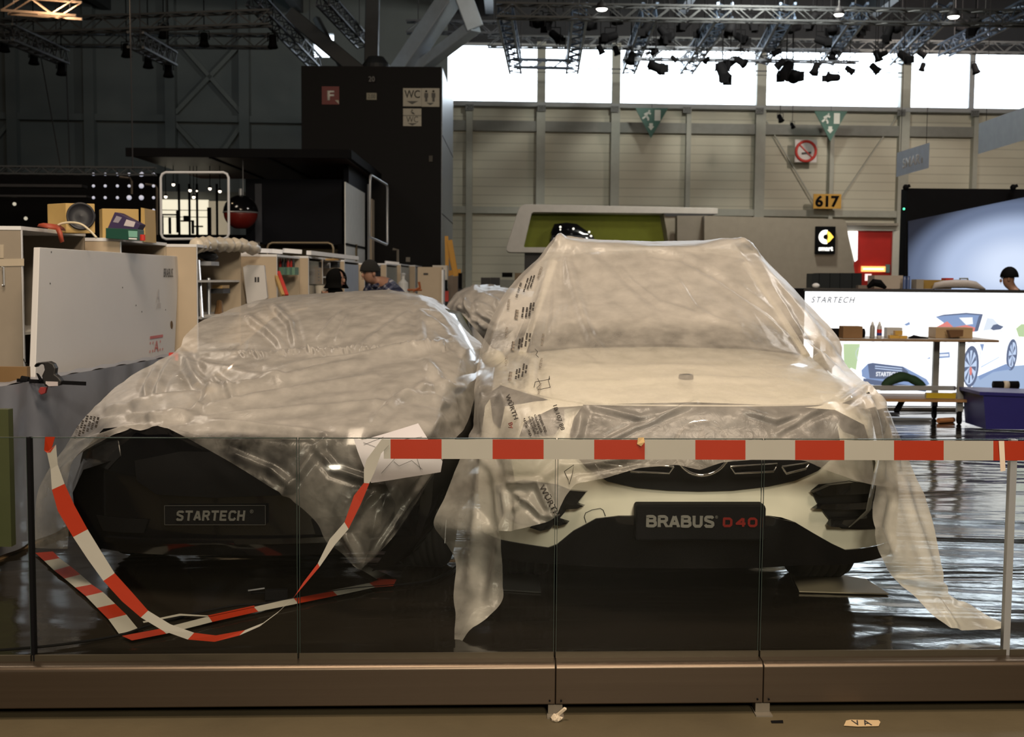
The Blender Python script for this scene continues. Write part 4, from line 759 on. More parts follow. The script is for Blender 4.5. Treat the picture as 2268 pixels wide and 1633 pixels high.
for px_, py_, lb in ((362, 800, 'white'), (385, 790, 'red')):
    m = MB(); c = W(px_, py_, 9.4); m.obox(c, .07, .08, .06, .2); t2 = solo(m, 'clamp_end', M_edge if lb == 'white' else M_red, 'small %s clamp end at the far end of the grey low wall' % lb, 'clamp')
# black bar clamp gripping the partition top
c = W(105, 838, 7.0); t = thing('bar_clamp', 'black quick bar clamp gripping the top of the grey low wall', 'clamp', c)
m = MB(); m.beam(W(38, 843, 7.0), W(190, 850, 7.0), .014, .022); m.build('bar', M_black, t)
m = MB(); m.tube([W(48, 842, 7.0), W(64, 843, 7.0)], [.026, .022], 12); m.build('end_cap', M_black, t)
m = MB(); m.pxpoly([(92, 833), (98, 820), (96, 808), (86, 806), (78, 815), (74, 811), (80, 804), (95, 802), (108, 801), (118, 806), (123, 816), (121, 829), (130, 836), (136, 844), (133, 854), (112, 858), (98, 856)], 6.97, .05); m.build('handle', mat('clamp_black', (.015, .014, .014), .5), t, bevel=.008)
m = MB(); m.pxpoly([(80, 827), (84, 830), (92, 843), (88, 846)], 6.98, .02); m.build('trigger', M_black, t)
m = MB(); m.prism([W(101, 850, 6.965), W(101, 845, 6.965), W(128, 846, 6.965), W(128, 855, 6.965), W(108, 856, 6.965)], (0, .004, 0)); m.build('badge', mat('badge_pale', (.5, .45, .46), .5), t)
m = MB(); m.pxpoly([(88, 858), (103, 858), (99, 872), (90, 875), (84, 868)], 6.98, .03); m.build('jaw_pad', mat('clamp_red', (.25, .03, .03), .5), t, bevel=.004)
# yellow-green strip and brown frame at far left
m = MB(); m.pxbox(-30, 905, 22, 1215, 6.35, .06); solo(m, 'upright_board', mat('green_board', (.05, .06, .02), .6), 'dull green board standing at the far left end of the low wall', 'board')
m = MB(); m.pxbox(-40, 812, 62, 1000, 7.15, .05); solo(m, 'upright_board', mat('brown_board', (.20, .12, .05), .6), 'brown wooden board standing behind the end of the low wall', 'board')
# big leaning white board with lettering
A_, B_, C_, D_ = WX(88, 548, -3.02), WX(397, 568, -2.99), WX(375, 1032, -2.92), WX(66, 1187, -2.96)
bz = lambda p: p
t = thing('leaning_board', 'large white board with small dark lettering leaning on the cabinets', 'board', (C_ + D_) / 2)
hn = (B_ - A_).cross(D_ - A_).normalized(); hn = hn if hn.x < 0 else -hn
m = MB(); m.prism([A_, B_, C_, D_], hn * .04); m.build('panel', M_board, t, bevel=.004)
fn_ = -hn
def onb(u, v): return (A_.lerp(B_, u)).lerp(D_.lerp(C_, u), v)
def board_text(s, u0, v0, u1, v1, mt, **k):
    o = onb(u0, v1); return text('lettering', s, mt, o + fn_ * .003, onb(u1, v1) - o, onb(u0, v0) - o, t, **k)
board_text('BRABUS.', .855, .062, .945, .104, M_dark)
board_text('A', .80, .16, .83, .22, mat('faint_pencil', (.42, .41, .42), .6)); board_text('/II', .80, .225, .84, .25, mat('faint_pencil', (.42, .41, .42), .6))
M_stp = mat('red_stamp', (.50, .14, .14), .6)
m = MB(); m.prism([onb(.76, .375) + fn_ * .002, onb(.875, .375) + fn_ * .002, onb(.875, .388) + fn_ * .002, onb(.76, .388) + fn_ * .002], fn_ * .001); m.build('red_stamp_mark', M_stp, t)
board_text('A', .80, .40, .84, .45, M_stp); board_text(': :', .76, .40, .79, .45, M_stp); board_text(': .', .85, .40, .88, .45, M_stp)
m = MB()
Mh = Matrix((fn_.cross((B_ - A_).normalized()), (B_ - A_).normalized(), fn_)).transposed()
m.lathe(onb(.955, .335) + fn_ * .001, [(.035, 0), (.035, .002)], 'Z', 20, M=Mh); m.build('cable_hole', mat('hole_brown', (.10, .05, .01), .6), t)
for u, v in ((.06, .015), (.06, .13), (.52, .15), (.68, .26), (.63, .23), (.89, .26)):
    m = MB(); m.lathe(onb(u, v) + fn_ * .001, [(.006, 0), (.006, .002)], 'Z', 8, M=Mh); m.build('screw_hole', M_dark, t)
# cabinets
def cabinet(lb, X, Y0, Y1, zt, dep=.62, shelves=(), front=None, edge=M_cream, end=M_cream, open_=True, ztop_m=None):
    X *= KS; Y0 *= KS; Y1 *= KS; zt = 1.6 + (zt - 1.6) * KS
    t = thing('storage_cabinet', lb, 'cabinet', (X - dep / 2, (Y0 + Y1) / 2, 0), 'tall cream storage cabinets along the left')
    th = .022; m = MB(); m.box(X - dep, X, Y0, Y0 + th, 0, zt); m.build('end_panel', end, t)
    m = MB(); m.box(X - dep, X, Y1 - th, Y1, 0, zt); m.build('end_panel', end, t)
    m = MB(); m.box(X - dep, X + .004, Y0 - .004, Y1 + .004, zt, zt + .025); m.build('top_board', ztop_m or M_edge, t)
    m = MB(); m.box(X - dep, X - dep + .01, Y0 + th, Y1 - th, .02, zt); m.build('back_panel', mat('cabinet_back', (.20, .18, .15), .7), t)
    m = MB(); m.box(X - .002, X + .004, Y0, Y0 + th, 0, zt); m.build('edge_strip', M_edge, t)
    for z in shelves:
        m = MB(); m.box(X - dep + .01, X - .01, Y0 + th, Y1 - th, z, z + .02); m.build('shelf', M_white, t)
    if front: m = MB(); m.box(X - .02, X, Y0 + th, Y1 - th, .05, zt - .03); m.build('door', front, t)
    return t
KS = 1.06
t1_ = cabinet('nearest tall grey-beige cabinet at the left edge with a tape strip on its end', -3.09, 7.55, 8.68, 1.885, .8, (.6, .9, 1.2), end=mat('grey_beige', (.30, .26, .21), .6))
m = MB(); m.prism([W(-10, 574, 7.545), W(53, 573, 7.545), W(53, 589, 7.545), W(-10, 590, 7.545)], (0, .003, 0)); m.build('tape_strip', mat('pale_tape', (.48, .42, .33), .4), t1_)
m = MB(); m.prism([W(0, 542, 7.545), W(8, 542, 7.545), W(8, 572, 7.545), W(0, 572, 7.545)], (0, .003, 0)); m.build('tape_strip', mat('pale_tape', (.48, .42, .33), .4), t1_)
m = MB(); m.tube([W(4, 592, 7.53), W(8, 592, 7.53), W(9, 632, 7.53), W(5, 632, 7.53)], .006, 6); m.build('handle', M_silver, t1_)
m = MB(); m.tube([W(52, 795, 7.53), W(55, 803, 7.52), W(60, 807, 7.53)], .003, 6); m.build('hook', M_dark, t1_)
c2 = cabinet('cream cabinet behind the big leaning board, second in the row', -2.87, 8.78, 9.95, 1.855, .62, (1.3,))
c3 = cabinet('open cream cabinet with tubes and folded items on its shelves', -2.66, 10.1, 11.75, 1.85, .72, (.9, 1.22, 1.55))
c4 = cabinet('cream cabinet with green bottle crates on its middle shelf', -2.39, 12.15, 13.45, 1.81, .80, (1.35,))
M_dgl = mat('dark_glass_door', (.03, .04, .055), .1, coat=.5)
c5 = cabinet('cabinet with a dark glass door in the middle of the row', -2.30, 13.5, 14.45, 1.82, .75, (1.4,), front=M_dgl)
m = MB()
for i, z in enumerate((1.72, 1.68, 1.64, 1.6, 1.56)): m.box(-2.299 * KS, -2.296 * KS, 14.2 * KS, 14.26 * KS, z, z + .015)
m.build('sticker', mat('sticker_grey', (.2, .2, .22), .5), c5); m = MB(); m.box(-2.299 * KS, -2.296 * KS, 14.2 * KS, 14.28 * KS, 1.42, 1.5); m.build('sticker', mat('sticker_grey', (.2, .2, .22), .5), c5)
c6 = cabinet('cabinet with crowded open shelves right of the dark glass door', -2.30, 14.5, 16.0, 1.82, .75, (1.15, 1.35, 1.6))
c7 = cabinet('cabinet with a pale blue-white closed front behind the hooded person', -2.26, 16.1, 17.6, 1.82, .7, front=mat('pale_blue_front', (.36, .42, .52), .5))
c8 = cabinet('far cabinet with a black front left of the beanie-wearing person', -2.2, 17.8, 20.0, 1.80, .7, front=M_black)
c9 = cabinet('far cream cabinet right behind the plaid shirt', -2.15, 20.4, 22.3, 1.83, .7, front=mat('grey_glass_front', (.25, .27, .25), .3))
c10 = cabinet('far open cabinet left of the two palest cabinets', -2.1, 22.5, 24.4, 1.85, .7, (1.2,), front=mat('pale_cream_front', (.5, .46, .38), .5))
c11 = cabinet('second farthest cabinet with a pale front', -2.0, 24.6, 26.4, 1.85, .5, front=mat('pale_white_front', (.55, .56, .55), .5))
m = MB(); m.pxbox(925, 592, 978, 700, 20.5, .5); m.build('body', M_cream, t := thing('storage_cabinet', 'farthest standing cream cabinet at the end of the row near the yellow lift', 'cabinet', W(950, 700, 20.7), 'tall cream storage cabinets along the left'))
m = MB(); m.pxbox(978, 598, 982, 700, 20.48, .5); m.build('edge_strip', M_edge, t); m = MB(); m.pxbox(938, 605, 948, 609, 20.49, .02); m.build('vent', M_dark, t)
m = MB(); m.pxbox(958, 588, 990, 620, 21.2, .5); solo(m, 'cardboard_box', mat('pale_box', (.55, .52, .47), .6), 'pale box behind the farthest cabinet', 'box')
# white lipped tops between cabinets 4..7: fluorescent strip covers lying on top
for (x0, y0, x1, y1, lb) in ((573, 556, 596, 557, 'shortest white strip lying on the cabinets, leftmost'), (600, 557, 623, 559, 'short white strip lying on the cabinets, second from left'), (628, 556, 667, 559, 'white strip lying on the cabinets above the green crates'), (684, 561, 790, 573, 'long white strip lying on the cabinets above the dark glass door'), (853, 582, 883, 585, 'white strip on the far cabinets right of the beanie')):
    d_ = 13.6 if x0 < 800 else 21; m = MB(); m.beam(W(x0, y0 - 1, d_), W(x1, y1 - 1, d_ + (1.6 if x1 - x0 > 60 else .1)), .06, .05); solo(m, 'white_strip', M_edge, lb, 'strip')
# items in cabinets
def sbox(name, x0, y0, x1, y1, d, th, mt, lb, cat, **k): m = MB(); m.pxbox(x0, y0, x1, y1, d, th); return solo(m, name, mt, lb, cat, **k)
m = MB(); m.tube([W(438, 578, 10.6), W(446, 705, 10.3)], .022, 10); solo(m, 'metal_tube', M_alu, 'long bright metal tube leaning in the open cabinet', 'tube')
m = MB(); m.tube([W(462, 616, 10.9), W(463, 705, 10.9)], .018, 10); solo(m, 'metal_tube', M_alu, 'shorter metal tube standing right of the long one in the open cabinet', 'tube')
m = MB(); m.ball(W(455, 565, 10.9), .11, 8, .35); m.ball(W(465, 570, 10.95), .08, 8, .5); solo(m, 'cloth_bundle', M_dark, 'dark bundle on the top shelf of the open cabinet', 'cloth')
sbox('folded_sheets', 440, 579, 468, 588, 10.75, .3, mat('grey_white', (.4, .42, .46), .6), 'grey-white folded sheets under the dark bundle in the open cabinet', 'sheets')
sbox('item_box', 466, 640, 494, 650, 11.1, .3, M_dark, 'dark flat box on the lower shelf of the open cabinet', 'box')
sbox('item_box', 470, 632, 492, 639, 11.1, .3, M_wood, 'small yellow-brown box atop the dark flat box', 'box')
m = MB(); m.tube([W(486, 670, 11.2), W(484, 700, 11.0)], [.03, .045], 8); solo(m, 'hand_tool', mat('brown_wood', (.18, .10, .04), .6), 'brown wooden handle standing at the bottom of the open cabinet', 'tool')
m = MB(); m.smooth = True
Pc = crom([list(W(a, b, dd)) for a, b, dd in ((432, 545, 10.3), (460, 540, 10.6), (500, 543, 11.1), (530, 543, 11.4), (570, 553, 11.9))], 30); rs = [.06 + .018 * math.sin(i * 1.7) for i in range(30)]
m.tube(Pc, rs, 8); solo(m, 'plastic_film_roll', mat('crumpled_cream', (.62, .56, .46), .35, bump=.5, bscale=20), 'crumpled cream plastic heap lying along the open cabinet top', 'plastic')
m = MB(); m.pxpoly([(538, 592), (548, 587), (585, 588), (592, 660), (560, 680), (548, 680)], 11.9, .05); lb_ = m.build('panel', M_board, t := thing('leaning_board', 'small white board with a dark mark leaning between cabinets', 'board', W(565, 680, 11.9)))
m = MB(); m.prism([W(534, 592, 11.94), W(541, 590, 11.94), W(556, 680, 11.94), W(549, 680, 11.94)], (0, .05, 0)); m.build('edge', M_cream, t)
m = MB(); m.pxbox(564, 614, 568, 625, 11.895, .002); m.pxbox(570, 614, 574, 625, 11.895, .002); m.build('dark_mark', M_dark, t)
sbox('upright_board', 530, 556, 571, 700, 12.3, .03, mat('light_board', (.58, .58, .60), .5), 'tall light board behind the small leaning board', 'board')
sbox('upright_board', 505, 560, 527, 720, 11.9, .03, mat('brown_panel', (.25, .15, .07), .6), 'brown wooden board right of the open cabinet', 'board')
sbox('upright_board', 506, 590, 525, 720, 11.75, .03, M_cream, 'cream narrow board in front of the brown wooden board', 'board')
for i in range(3):
    x0 = 618 + i * 12; t = thing('bottle_crate', ('leftmost', 'middle', 'rightmost')[i] + ' of the small green crates in the cream cabinet', 'crate', W(x0 + 5, 608, 12.9), 'green crates on the cabinet shelf')
    m = MB(); m.pxbox(x0, 592, x0 + 11, 609, 12.7 + i * .15, .25); m.build('crate_body', mat('green_crate', (.12, .24, .17), .5), t)
    for k in range(2):
        m = MB(); cc = W(x0 + 3 + k * 5, 592, 12.8 + i * .15); m.lathe(cc, [(.016, 0), (.016, .05), (.006, .08), (.006, .10)], 'Z', 10); m.build('bottle_top', M_dark if (k + i) % 2 else M_red, t)
for i, (x0, c_) in enumerate(((608, 'yellow'), (616, 'red'))):
    m = MB(); m.beam(W(x0, 603, 12.2), W(x0 + 19, 655, 12.0), .035); solo(m, 'wooden_lath', mat(c_ + '_lath', (.45, .30, .12) if i == 0 else (.5, .05, .04), .5), '%s lath leaning against the cabinet with green crates' % c_, 'lath')
for i, (x0, y0, x1, y1, c_, lb) in enumerate(((703, 578, 712, 592, M_dark, 'small dark box on the crowded shelves, upper left'), (718, 582, 728, 594, M_board, 'small pale box on the crowded shelves'), (732, 580, 748, 593, M_dark, 'dark container on the crowded shelves, upper right'), (703, 610, 710, 626, mat('greybx', (.2, .22, .24), .5), 'grey item on the crowded lower shelf'), (716, 573, 750, 577, M_wood, 'flat yellow-brown board on the crowded top shelf'))):
    sbox('shelf_item', x0, y0, x1, y1, 15.2 - .12 * i, .2, c_, lb, 'box')
m = MB(); c = W(713, 660, 14.0); m.lathe(c, [(.075, 0), (.09, .16), (.115, .17)], 'Z', 24); m.lathe(c + Vector((0, 0, -.6)), [(.075, 0), (.075, .6)], 'Z', 24); solo(m, 'paper_roll', mat('off_white', (.62, .58, .50), .6), 'off-white round paper roll standing left of the hooded person', 'roll')
m = MB(); c = W(893, 650, 19.8); m.lathe(c, [(.09, 0), (.09, .18), (.03, .24), (.03, .30), (.05, .34), (.001, .36)], 'Z', 16); m.lathe(c + Vector((0, 0, -1.37)), [(.2, 0), (.2, 1.36)], 'Z', 16); solo(m, 'white_canister', mat('white_plastic', (.6, .62, .62), .4), 'white canister behind the plaid-shirted person', 'canister')
m = MB(); c = W(915, 645, 19.5); m.tube([c, c + Vector((.12, 0, .06)), c + Vector((.1, 0, .16))], .025, 6); m.tube([c + Vector((-.1, 0, .02)), c + Vector((.15, 0, .02))], .02, 6); solo(m, 'orange_tool', mat('orange_plastic', (.35, .10, .03), .5), 'small orange-red hand tool in front of the far cabinets', 'tool')
# plywood boxes and clutter on the cabinets
def plybox(lb, x0, xm, x1, y0, y1, d, speaker):
    t = thing('plywood_box', lb, 'box', W(xm, y1, d)); c = W(xm, y0, d); zb = W(xm, y1, d).z; zt_ = c.z; wl = (xm - x0) * c.y / FPX; wr = (x1 - xm) * c.y / FPX
    d = c.y; a = Vector((c.x, d, 0)); p1 = a + Vector((-wl, .14, 0)); p2 = a + Vector((wr, .05, 0)); p3 = p1 + (p2 - a)
    m = MB(); m.prism([q + Vector((0, 0, zb)) for q in (a, p2, p3, p1)], (0, 0, zt_ - zb)); m.build('cabinet_shell', mat('yellow_plywood', (.50, .34, .12), .6, var=.15, vscale=4), t, bevel=.004)
    if speaker:
        n = (p2 - a).cross(Vector((0, 0, 1))).normalized(); cc = a.lerp(p2, .52) + n * .004; cc.z = (zb + zt_) / 2 + .015; Mx = Matrix(((p2 - a).normalized(), Vector((0, 0, 1)), n)).transposed(); r = .098
        m = MB(); m.smooth = True; m.lathe(cc, [(r, -.01), (r, .012), (r * .9, .018), (r * .84, .006), (r * .4, -.004), (.001, .01)], 'Z', 36, M=Mx); m.build('speaker_cone', mat('speaker_black', (.02, .022, .03), .5), t)
    return t
plybox('plywood box with a round black speaker on the nearest cabinet top', 88, 145, 204, 450, 516, 8.1, True)
pb2 = plybox('plywood box behind the purple carton on the cabinet tops', 206, 226, 302, 462, 530, 8.9, False)
m = MB(); m.pxpoly([(312, 460), (320, 462), (322, 536), (312, 534)], 9.3, .3); solo(m, 'upright_board', mat('yellow_plywood', (.5, .34, .12), .6), 'narrow yellow plywood offcut right of the second plywood box', 'board')
def carton(name, lb, pts, d, th, mats, stripes):
    t = thing(name, lb, 'carton', W(*pts[0], d)); m = MB(); m.pxpoly(pts, d, th); m.build('carton_body', mats[0], t, bevel=.003)
    for q in stripes: m = MB(); m.pxpoly(q[0], d - .003, .002); m.build('printed_panel', q[1], t)
carton('tool_carton', 'tilted dark purple and white carton lying on the green carton', [(254, 470), (262, 471), (311, 497), (303, 512), (292, 512), (238, 506)], 8.75, .14, [mat('purple_carton', (.04, .025, .09), .5)], [([(280, 486), (300, 492), (296, 503), (274, 500)], mat('pale_lilac', (.6, .55, .6), .5)), ([(258, 478), (270, 482), (262, 494), (250, 492)], mat('pale_grey_print', (.3, .28, .35), .5))])
carton('tool_carton', 'dark green carton with pale label under the purple carton', [(234, 505), (305, 508), (306, 533), (234, 528)], 8.7, .16, [mat('green_carton', (.01, .07, .05), .4)], [([(284, 511), (304, 512), (304, 526), (285, 525)], mat('pale_green_label', (.20, .45, .38), .4)), ([(285, 527), (303, 528), (303, 531), (285, 530)], M_edge)])
m = MB(); c = W(316, 533, 8.6); m.lathe(c, [(.02, 0), (.02, .045)], 'Z', 14); solo(m, 'red_tin', M_red, 'small red tin beside the green carton', 'tin')
m = MB(); m.smooth = True; m.prism([W(a, b, 7.75) for a, b in ((82, 502), (86, 496), (96, 494), (108, 495), (118, 502), (122, 509))], (0, .2, 0)); m.prism([W(a, b, 7.72) for a, b in ((122, 506), (131, 504), (137, 514), (141, 535), (133, 538), (127, 518))], (0, .012, 0)); solo(m, 'red_strap', mat('orange_red_strap', (.34, .06, .03), .55), 'orange-red strap folded over the edge of the nearest cabinet', 'strap')
m = MB(); m.smooth = True; m.tube(crom([list(W(a, b, 7.9)) for a, b in ((122, 507), (132, 497), (155, 493), (180, 497), (200, 512), (214, 527))], 30), .008, 8); solo(m, 'white_hose', mat('white_hose', (.65, .58, .42), .45), 'cream hose curving over the cabinet beside the red strap', 'hose')
KS = 1.0
# ------------------------------------------------------------------ dark stand on the left
dk = thing('dark_stand', 'black exhibition stand wall with a ledge far behind the left cabinets', 'stand', (-10, 25, 0))
m = MB(); m.pxbox(-60, 384, 350, 580, 24.5, .2); m.build('rear_wall', M_black, dk)
m = MB(); m.pxbox(-60, 408, 180, 414, 22.5, .3); m.build('ledge', M_dark, dk); m = MB(); m.pxbox(-60, 432, 190, 436, 22.2, .3); m.build('ledge', M_dark, dk)
def truss(a, b, s=.3, r=.02, diag=None, flat=False):
    a, b = Vector(a), Vector(b); L_ = (b - a).length; t_ = (b - a) / L_; up = Vector((0, 0, 1)); x = t_.cross(up).normalized() * s / 2; z = up * s / 2; m = MB(); cs = [x + z, -x + z, x - z, -x - z]
    for q in cs: m.beam(a + q, b + q, r * 2)
    n = max(2, int(L_ / (diag or s * 1.2)))
    for i in range(n):
        p, q = a + (b - a) * (i / n), a + (b - a) * ((i + 1) / n)
        for u, v in ((0, 1), (2, 3), (0, 2), (1, 3)):
            e, f = (u, v) if i % 2 else (v, u); m.beam(p + cs[e], q + cs[f], r)
    return m
def trussobj(lb, a, b, mt, hang=True, **k):
    a, b = Vector(a), Vector(b); c = (a + b) / 2; t = thing('lighting_truss', lb, 'truss', c, 'overhead lighting trusses'); truss(a, b, **k).build('lattice', mt, t)
    if hang:
        for q in (a.lerp(b, .12), a.lerp(b, .88)): m = MB(); m.tube([q, Vector((q.x, q.y, ZC + .01))], .012, 4); m.build('suspension_cable', M_dark, t)
    return t
M_trd = mat('truss_dark', (.05, .055, .06), .5, metal=.3); M_trl = mat('truss_blue_grey', (.10, .14, .21), .35, metal=.6)
trussobj('dark truss running level above the black stand at far left', W(-80, 376, 20.5), W(345, 380, 20.5), M_trd, s=.12, r=.014)
for i, x in enumerate((207, 233, 260, 286, 313, 340)):
    ys = [386, 412, 438] + ([466, 490, 511] if i == 5 else [])
    t = thing('bulb_string', '%s hanging string of small round white bulbs' % ('leftmost', 'second', 'third', 'fourth', 'fifth', 'rightmost and longest')[i], 'light string', W(x, 380, 20.5), 'strings of round bulbs hanging in front of the black stand')
    m = MB(); m.tube([W(x, 378, 20.5), W(x, ys[-1], 20.5)], .006, 4); m.build('wire', M_black, t)
    for y in ys:
        big = (i == 4) or (i == 3 and y == 438); m = MB(); m.smooth = True; m.ball(W(x, y, 20.5), .042 if big else .026, 8); m.build('bulb', mat('bulb_white', (.6, .6, .65), .3, emit=(.8, .82, 1), es=.45), t)
for i, (x0, y0, x1, y1) in enumerate(((265, 392, 292, 430), (322, 408, 348, 520))):
    m = MB(); m.tube([W(x0, y0, 21), W(x1 - 4, y0 + 3, 21), W(x1, y0 + 10, 21), W(x1, y1, 21)], .02, 6); solo(m, 'bent_pipe', mat('bronze_pipe', (.10, .08, .06), .4), ('left' if i == 0 else 'right') + ' bent bronze pipe behind the strings of bulbs', 'pipe')
for (x, y) in ((32, 452), (57, 484)):
    m = MB(); m.ball(W(x, y, 22.8), .035, 6); solo(m, 'stand_lamp', mat('tiny_lamp', (.5, .48, .4), .4, emit=(1, .9, .7), es=.5), 'tiny dim lamp on the black stand, ' + ('upper one' if y < 470 else 'lower one'), 'lamp')
# canopy with reddish underside
cz_ = 3.84; t = thing('stand_canopy', 'flat dark canopy roof with a reddish-brown underside above the lit stand', 'canopy', (-5, 25, cz_))
m = MB(); m.box(-7.15, -3.1, 22.5, 27.6, cz_, cz_ + .10); m.build('roof_slab', mat('red_brown', (.045, .016, .010), .5), t)
m = MB(); m.box(-7.2, -3.05, 22.42, 22.5, cz_ - .02, cz_ + .14); m.box(-3.1, -3.02, 22.5, 27.6, cz_ - .02, cz_ + .14); m.build('fascia', M_black, t)
for x in (-5.7, -4.6): m = MB(); m.box(x, x + .05, 22.6, 27.5, cz_ - .03, cz_ - .002); m.build('underside_rail', M_dark, t)
ro = thing('lit_room', 'brightly lit cream back room seen through black mullions', 'stand room', W(430, 540, 27))
m = MB(); m.pxbox(356, 443, 460, 520, 27.0, .1); m.build('glowing_wall', mat('lit_cream', (.8, .76, .6), .6, emit=(1, .92, .70), es=.85), ro)  # wall emits by itself in place of the room's lamps
m = MB(); m.pxbox(462, 446, 506, 520, 26.7, .1); m.build('side_wall', mat('side_cream', (.5, .42, .28), .6, emit=(1, .85, .6), es=.25), ro)  # side wall glows faintly too, room light put into its material
m = MB(); m.pxbox(356, 520, 560, 556, 26.5, .6); m.build('floor_band', M_black, ro)
m = MB(); m.pxbox(350, 425, 545, 443, 27.4, .1); m.build('header', mat('header_grey', (.12, .13, .13), .6), ro)
for x in (396, 419, 436, 480): m = MB(); m.pxbox(x - 2, 408, x + 2, 520, 26.3, .05); m.build('mullion', M_black, ro)
m = MB(); m.pxbox(459, 460, 467, 520, 26.2, .05); m.build('mullion', M_black, ro)
for y in (465, 480): m = MB(); m.pxbox(356, y, 460, y + 1.5, 26.4, .03); m.build('mullion', M_dark, ro)
for (x0, y0, x1, y1, nm_) in ((390, 467, 397, 515, 'post'), (406, 478, 420, 488, 'box'), (358, 474, 392, 477, 'rail'), (356, 478, 360, 518, 'post'), (373, 482, 377, 518, 'post'), (400, 488, 428, 491, 'rail'), (424, 488, 428, 518, 'post'), (430, 500, 448, 503, 'rail'), (434, 503, 438, 520, 'post')):
    m = MB(); m.pxbox(x0, y0, x1, y1, 25.6, .08); m.build('silhouette_' + nm_, M_black, ro)
for i, (x, y) in enumerate(((384, 409), (421, 422), (436, 423), (465, 418), (487, 424), (367, 436), (429, 437))):
    t = thing('downlight', 'small ceiling spotlight glowing under the canopy, number-like dot ' + ('furthest left high', 'left of the centre pair', 'dim one in the centre pair', 'right of centre', 'furthest right', 'low left', 'low centre')[i], 'spotlight', W(x, y - 5, 24.5), 'spotlights under the canopy')
    t['label'] = 'tiny glowing spotlight under the canopy, ' + ('topmost left', 'brighter of the close pair', 'dimmer of the close pair', 'between the close pair and the rightmost', 'rightmost', 'lowest at left', 'lowest in the middle')[i]
    m = MB(); q = W(x, y - 6, 24.5); m.tube([q, W(x, y - 1, 24.5)], .03, 8); m.tube([q, Vector((q.x, q.y, cz_ + .01))], .008, 4); m.build('housing', M_black, t)
    m = MB(); m.smooth = True; m.ball(W(x, y, 24.5), .034 if i != 2 else .02, 6); m.build('lamp', mat('spot_glow', (1, .9, .8), .3, emit=(1, .88, .72), es=2.5), t)
# chrome square frames
def rframe(name, lb, pts, d, r, mt):
    P = [W(a, b, dd) for (a, b), dd in zip(pts, d)]; Q = []
    for i in range(4):
        p, a, b = P[i], P[i - 1], P[(i + 1) % 4]; Q += [p + (a - p).normalized() * .08, p + ((a - p).normalized() + (b - p).normalized()) * .025, p + (b - p).normalized() * .08]
    m = MB(); m.smooth = True; m.tube(Q + [Q[0]], r, 8, cap=False); return solo(m, name, mt, lb, 'frame')
rframe('metal_square', 'bright chrome square tube frame standing before the lit room', [(356, 382), (506, 382), (507, 529), (357, 530)], [19] * 4, .02, M_edge)
rframe('metal_square', 'thin silver frame on the side of the black cube', [(820, 387), (858, 410), (858, 543), (818, 525)], [22, 23.6, 23.6, 22], .022, M_silver)
rframe('metal_square', 'dull bronze rectangular frame low under the black cube', [(592, 538), (738, 538), (738, 580), (592, 580)], [19.5] * 4, .018, mat('bronze', (.25, .2, .13), .4, metal=.5))
# pendant bowl
c = W(533, 471, 22.9); t = thing('pendant_globe', 'hanging globe with a dark glossy top half and red lower half', 'pendant', c)
m = MB(); m.smooth = True; R_ = .33; m.lathe(c, [(R_ * math.cos(a), R_ * math.sin(a)) for a in np.linspace(0, PI / 2 - .01, 12)], 'Z', 36); m.build('glass_dome', M_gblack, t)
m = MB(); m.smooth = True; m.lathe(c, [(max(.004, R_ * .97 * math.cos(a)), R_ * .97 * math.sin(a)) for a in np.linspace(-1.25, 0, 12)], 'Z', 36); m.build('red_bowl', mat('deep_red', (.16, .012, .008), .4), t)
m = MB(); m.lathe(c + Vector((0, 0, -.012)), [(R_ * 1.0, 0), (R_ * 1.02, .012), (R_, .024)], 'Z', 36); m.build('rim', M_silver, t)
m = MB(); m.tube([c + Vector((0, 0, R_)), c + Vector((0, 0, R_ + .12))], .03, 8); m.tube([c + Vector((.05, 0, R_)), c + Vector((.05, 0, cz_ - c.z))], .008, 6); m.build('hanger', M_silver, t)
m = MB(); m.pxbox(520, 535, 566, 548, 18.2, .3); solo(m, 'glass_vessel', mat('crinkled_foil', (.25, .25, .28), .2, metal=.6, bump=.8, bscale=25), 'crinkled shiny foil heap on the counter under the globe', 'foil')
# black cube
t = thing('black_cube_room', 'large black box room beneath the canopy', 'stand room', (-4.2, 25, 0))
m = MB(); m.pxbox(545, 398, 757, 541, 23.8, .1); m.box(-3.35, -3.25, 23.8, 27.4, W(700, 541, 23.2).z, cz_); m.build('walls', mat('blue_black', (.004, .005, .009), .6, spec=.12), t)
m = MB(); m.pxbox(565, 408, 580, 536, 23.7, .05); m.build('column', mat('blue_grey_dark', (.03, .035, .05), .4), t)
m = MB(); m.pxbox(575, 541, 790, 600, 24.5, .1); m.build('lower_wall', mat('dim_cream', (.13, .10, .05), .6), t)
m = MB(); m.pxbox(748, 541, 762, 640, 23.4, .1); m.build('post', M_black, t)
zA, zB = W(758, 402, 23.0).z, W(758, 566, 23.0).z
m = MB(); m.prism([(-3.235, 23.1, .3), (-3.235, 26.1, .3), (-3.235, 26.1, zA), (-3.235, 23.1, zA)], (.02, 0, 0)); m.build('white_side_panel', mat('pale_grey_panel', (.80, .82, .80), .5), t)
m = MB(); m.prism([(-3.22, 23.1, 2.23), (-3.22, 27, 2.23), (-3.22, 27, 2.27), (-3.22, 23.1, 2.27)], (.03, 0, 0)); m.build('dark_rail', M_black, t)
m = MB(); m.tube([(-3.15, 26.2, .3), (-3.15, 26.2, zA + .2)], .03, 6); m.build('pole', M_silver, t); m = MB(); m.box(-3.2, -3.1, 26.4, 26.9, .3, zA - .1); m.build('cream_slat', M_cream, t)
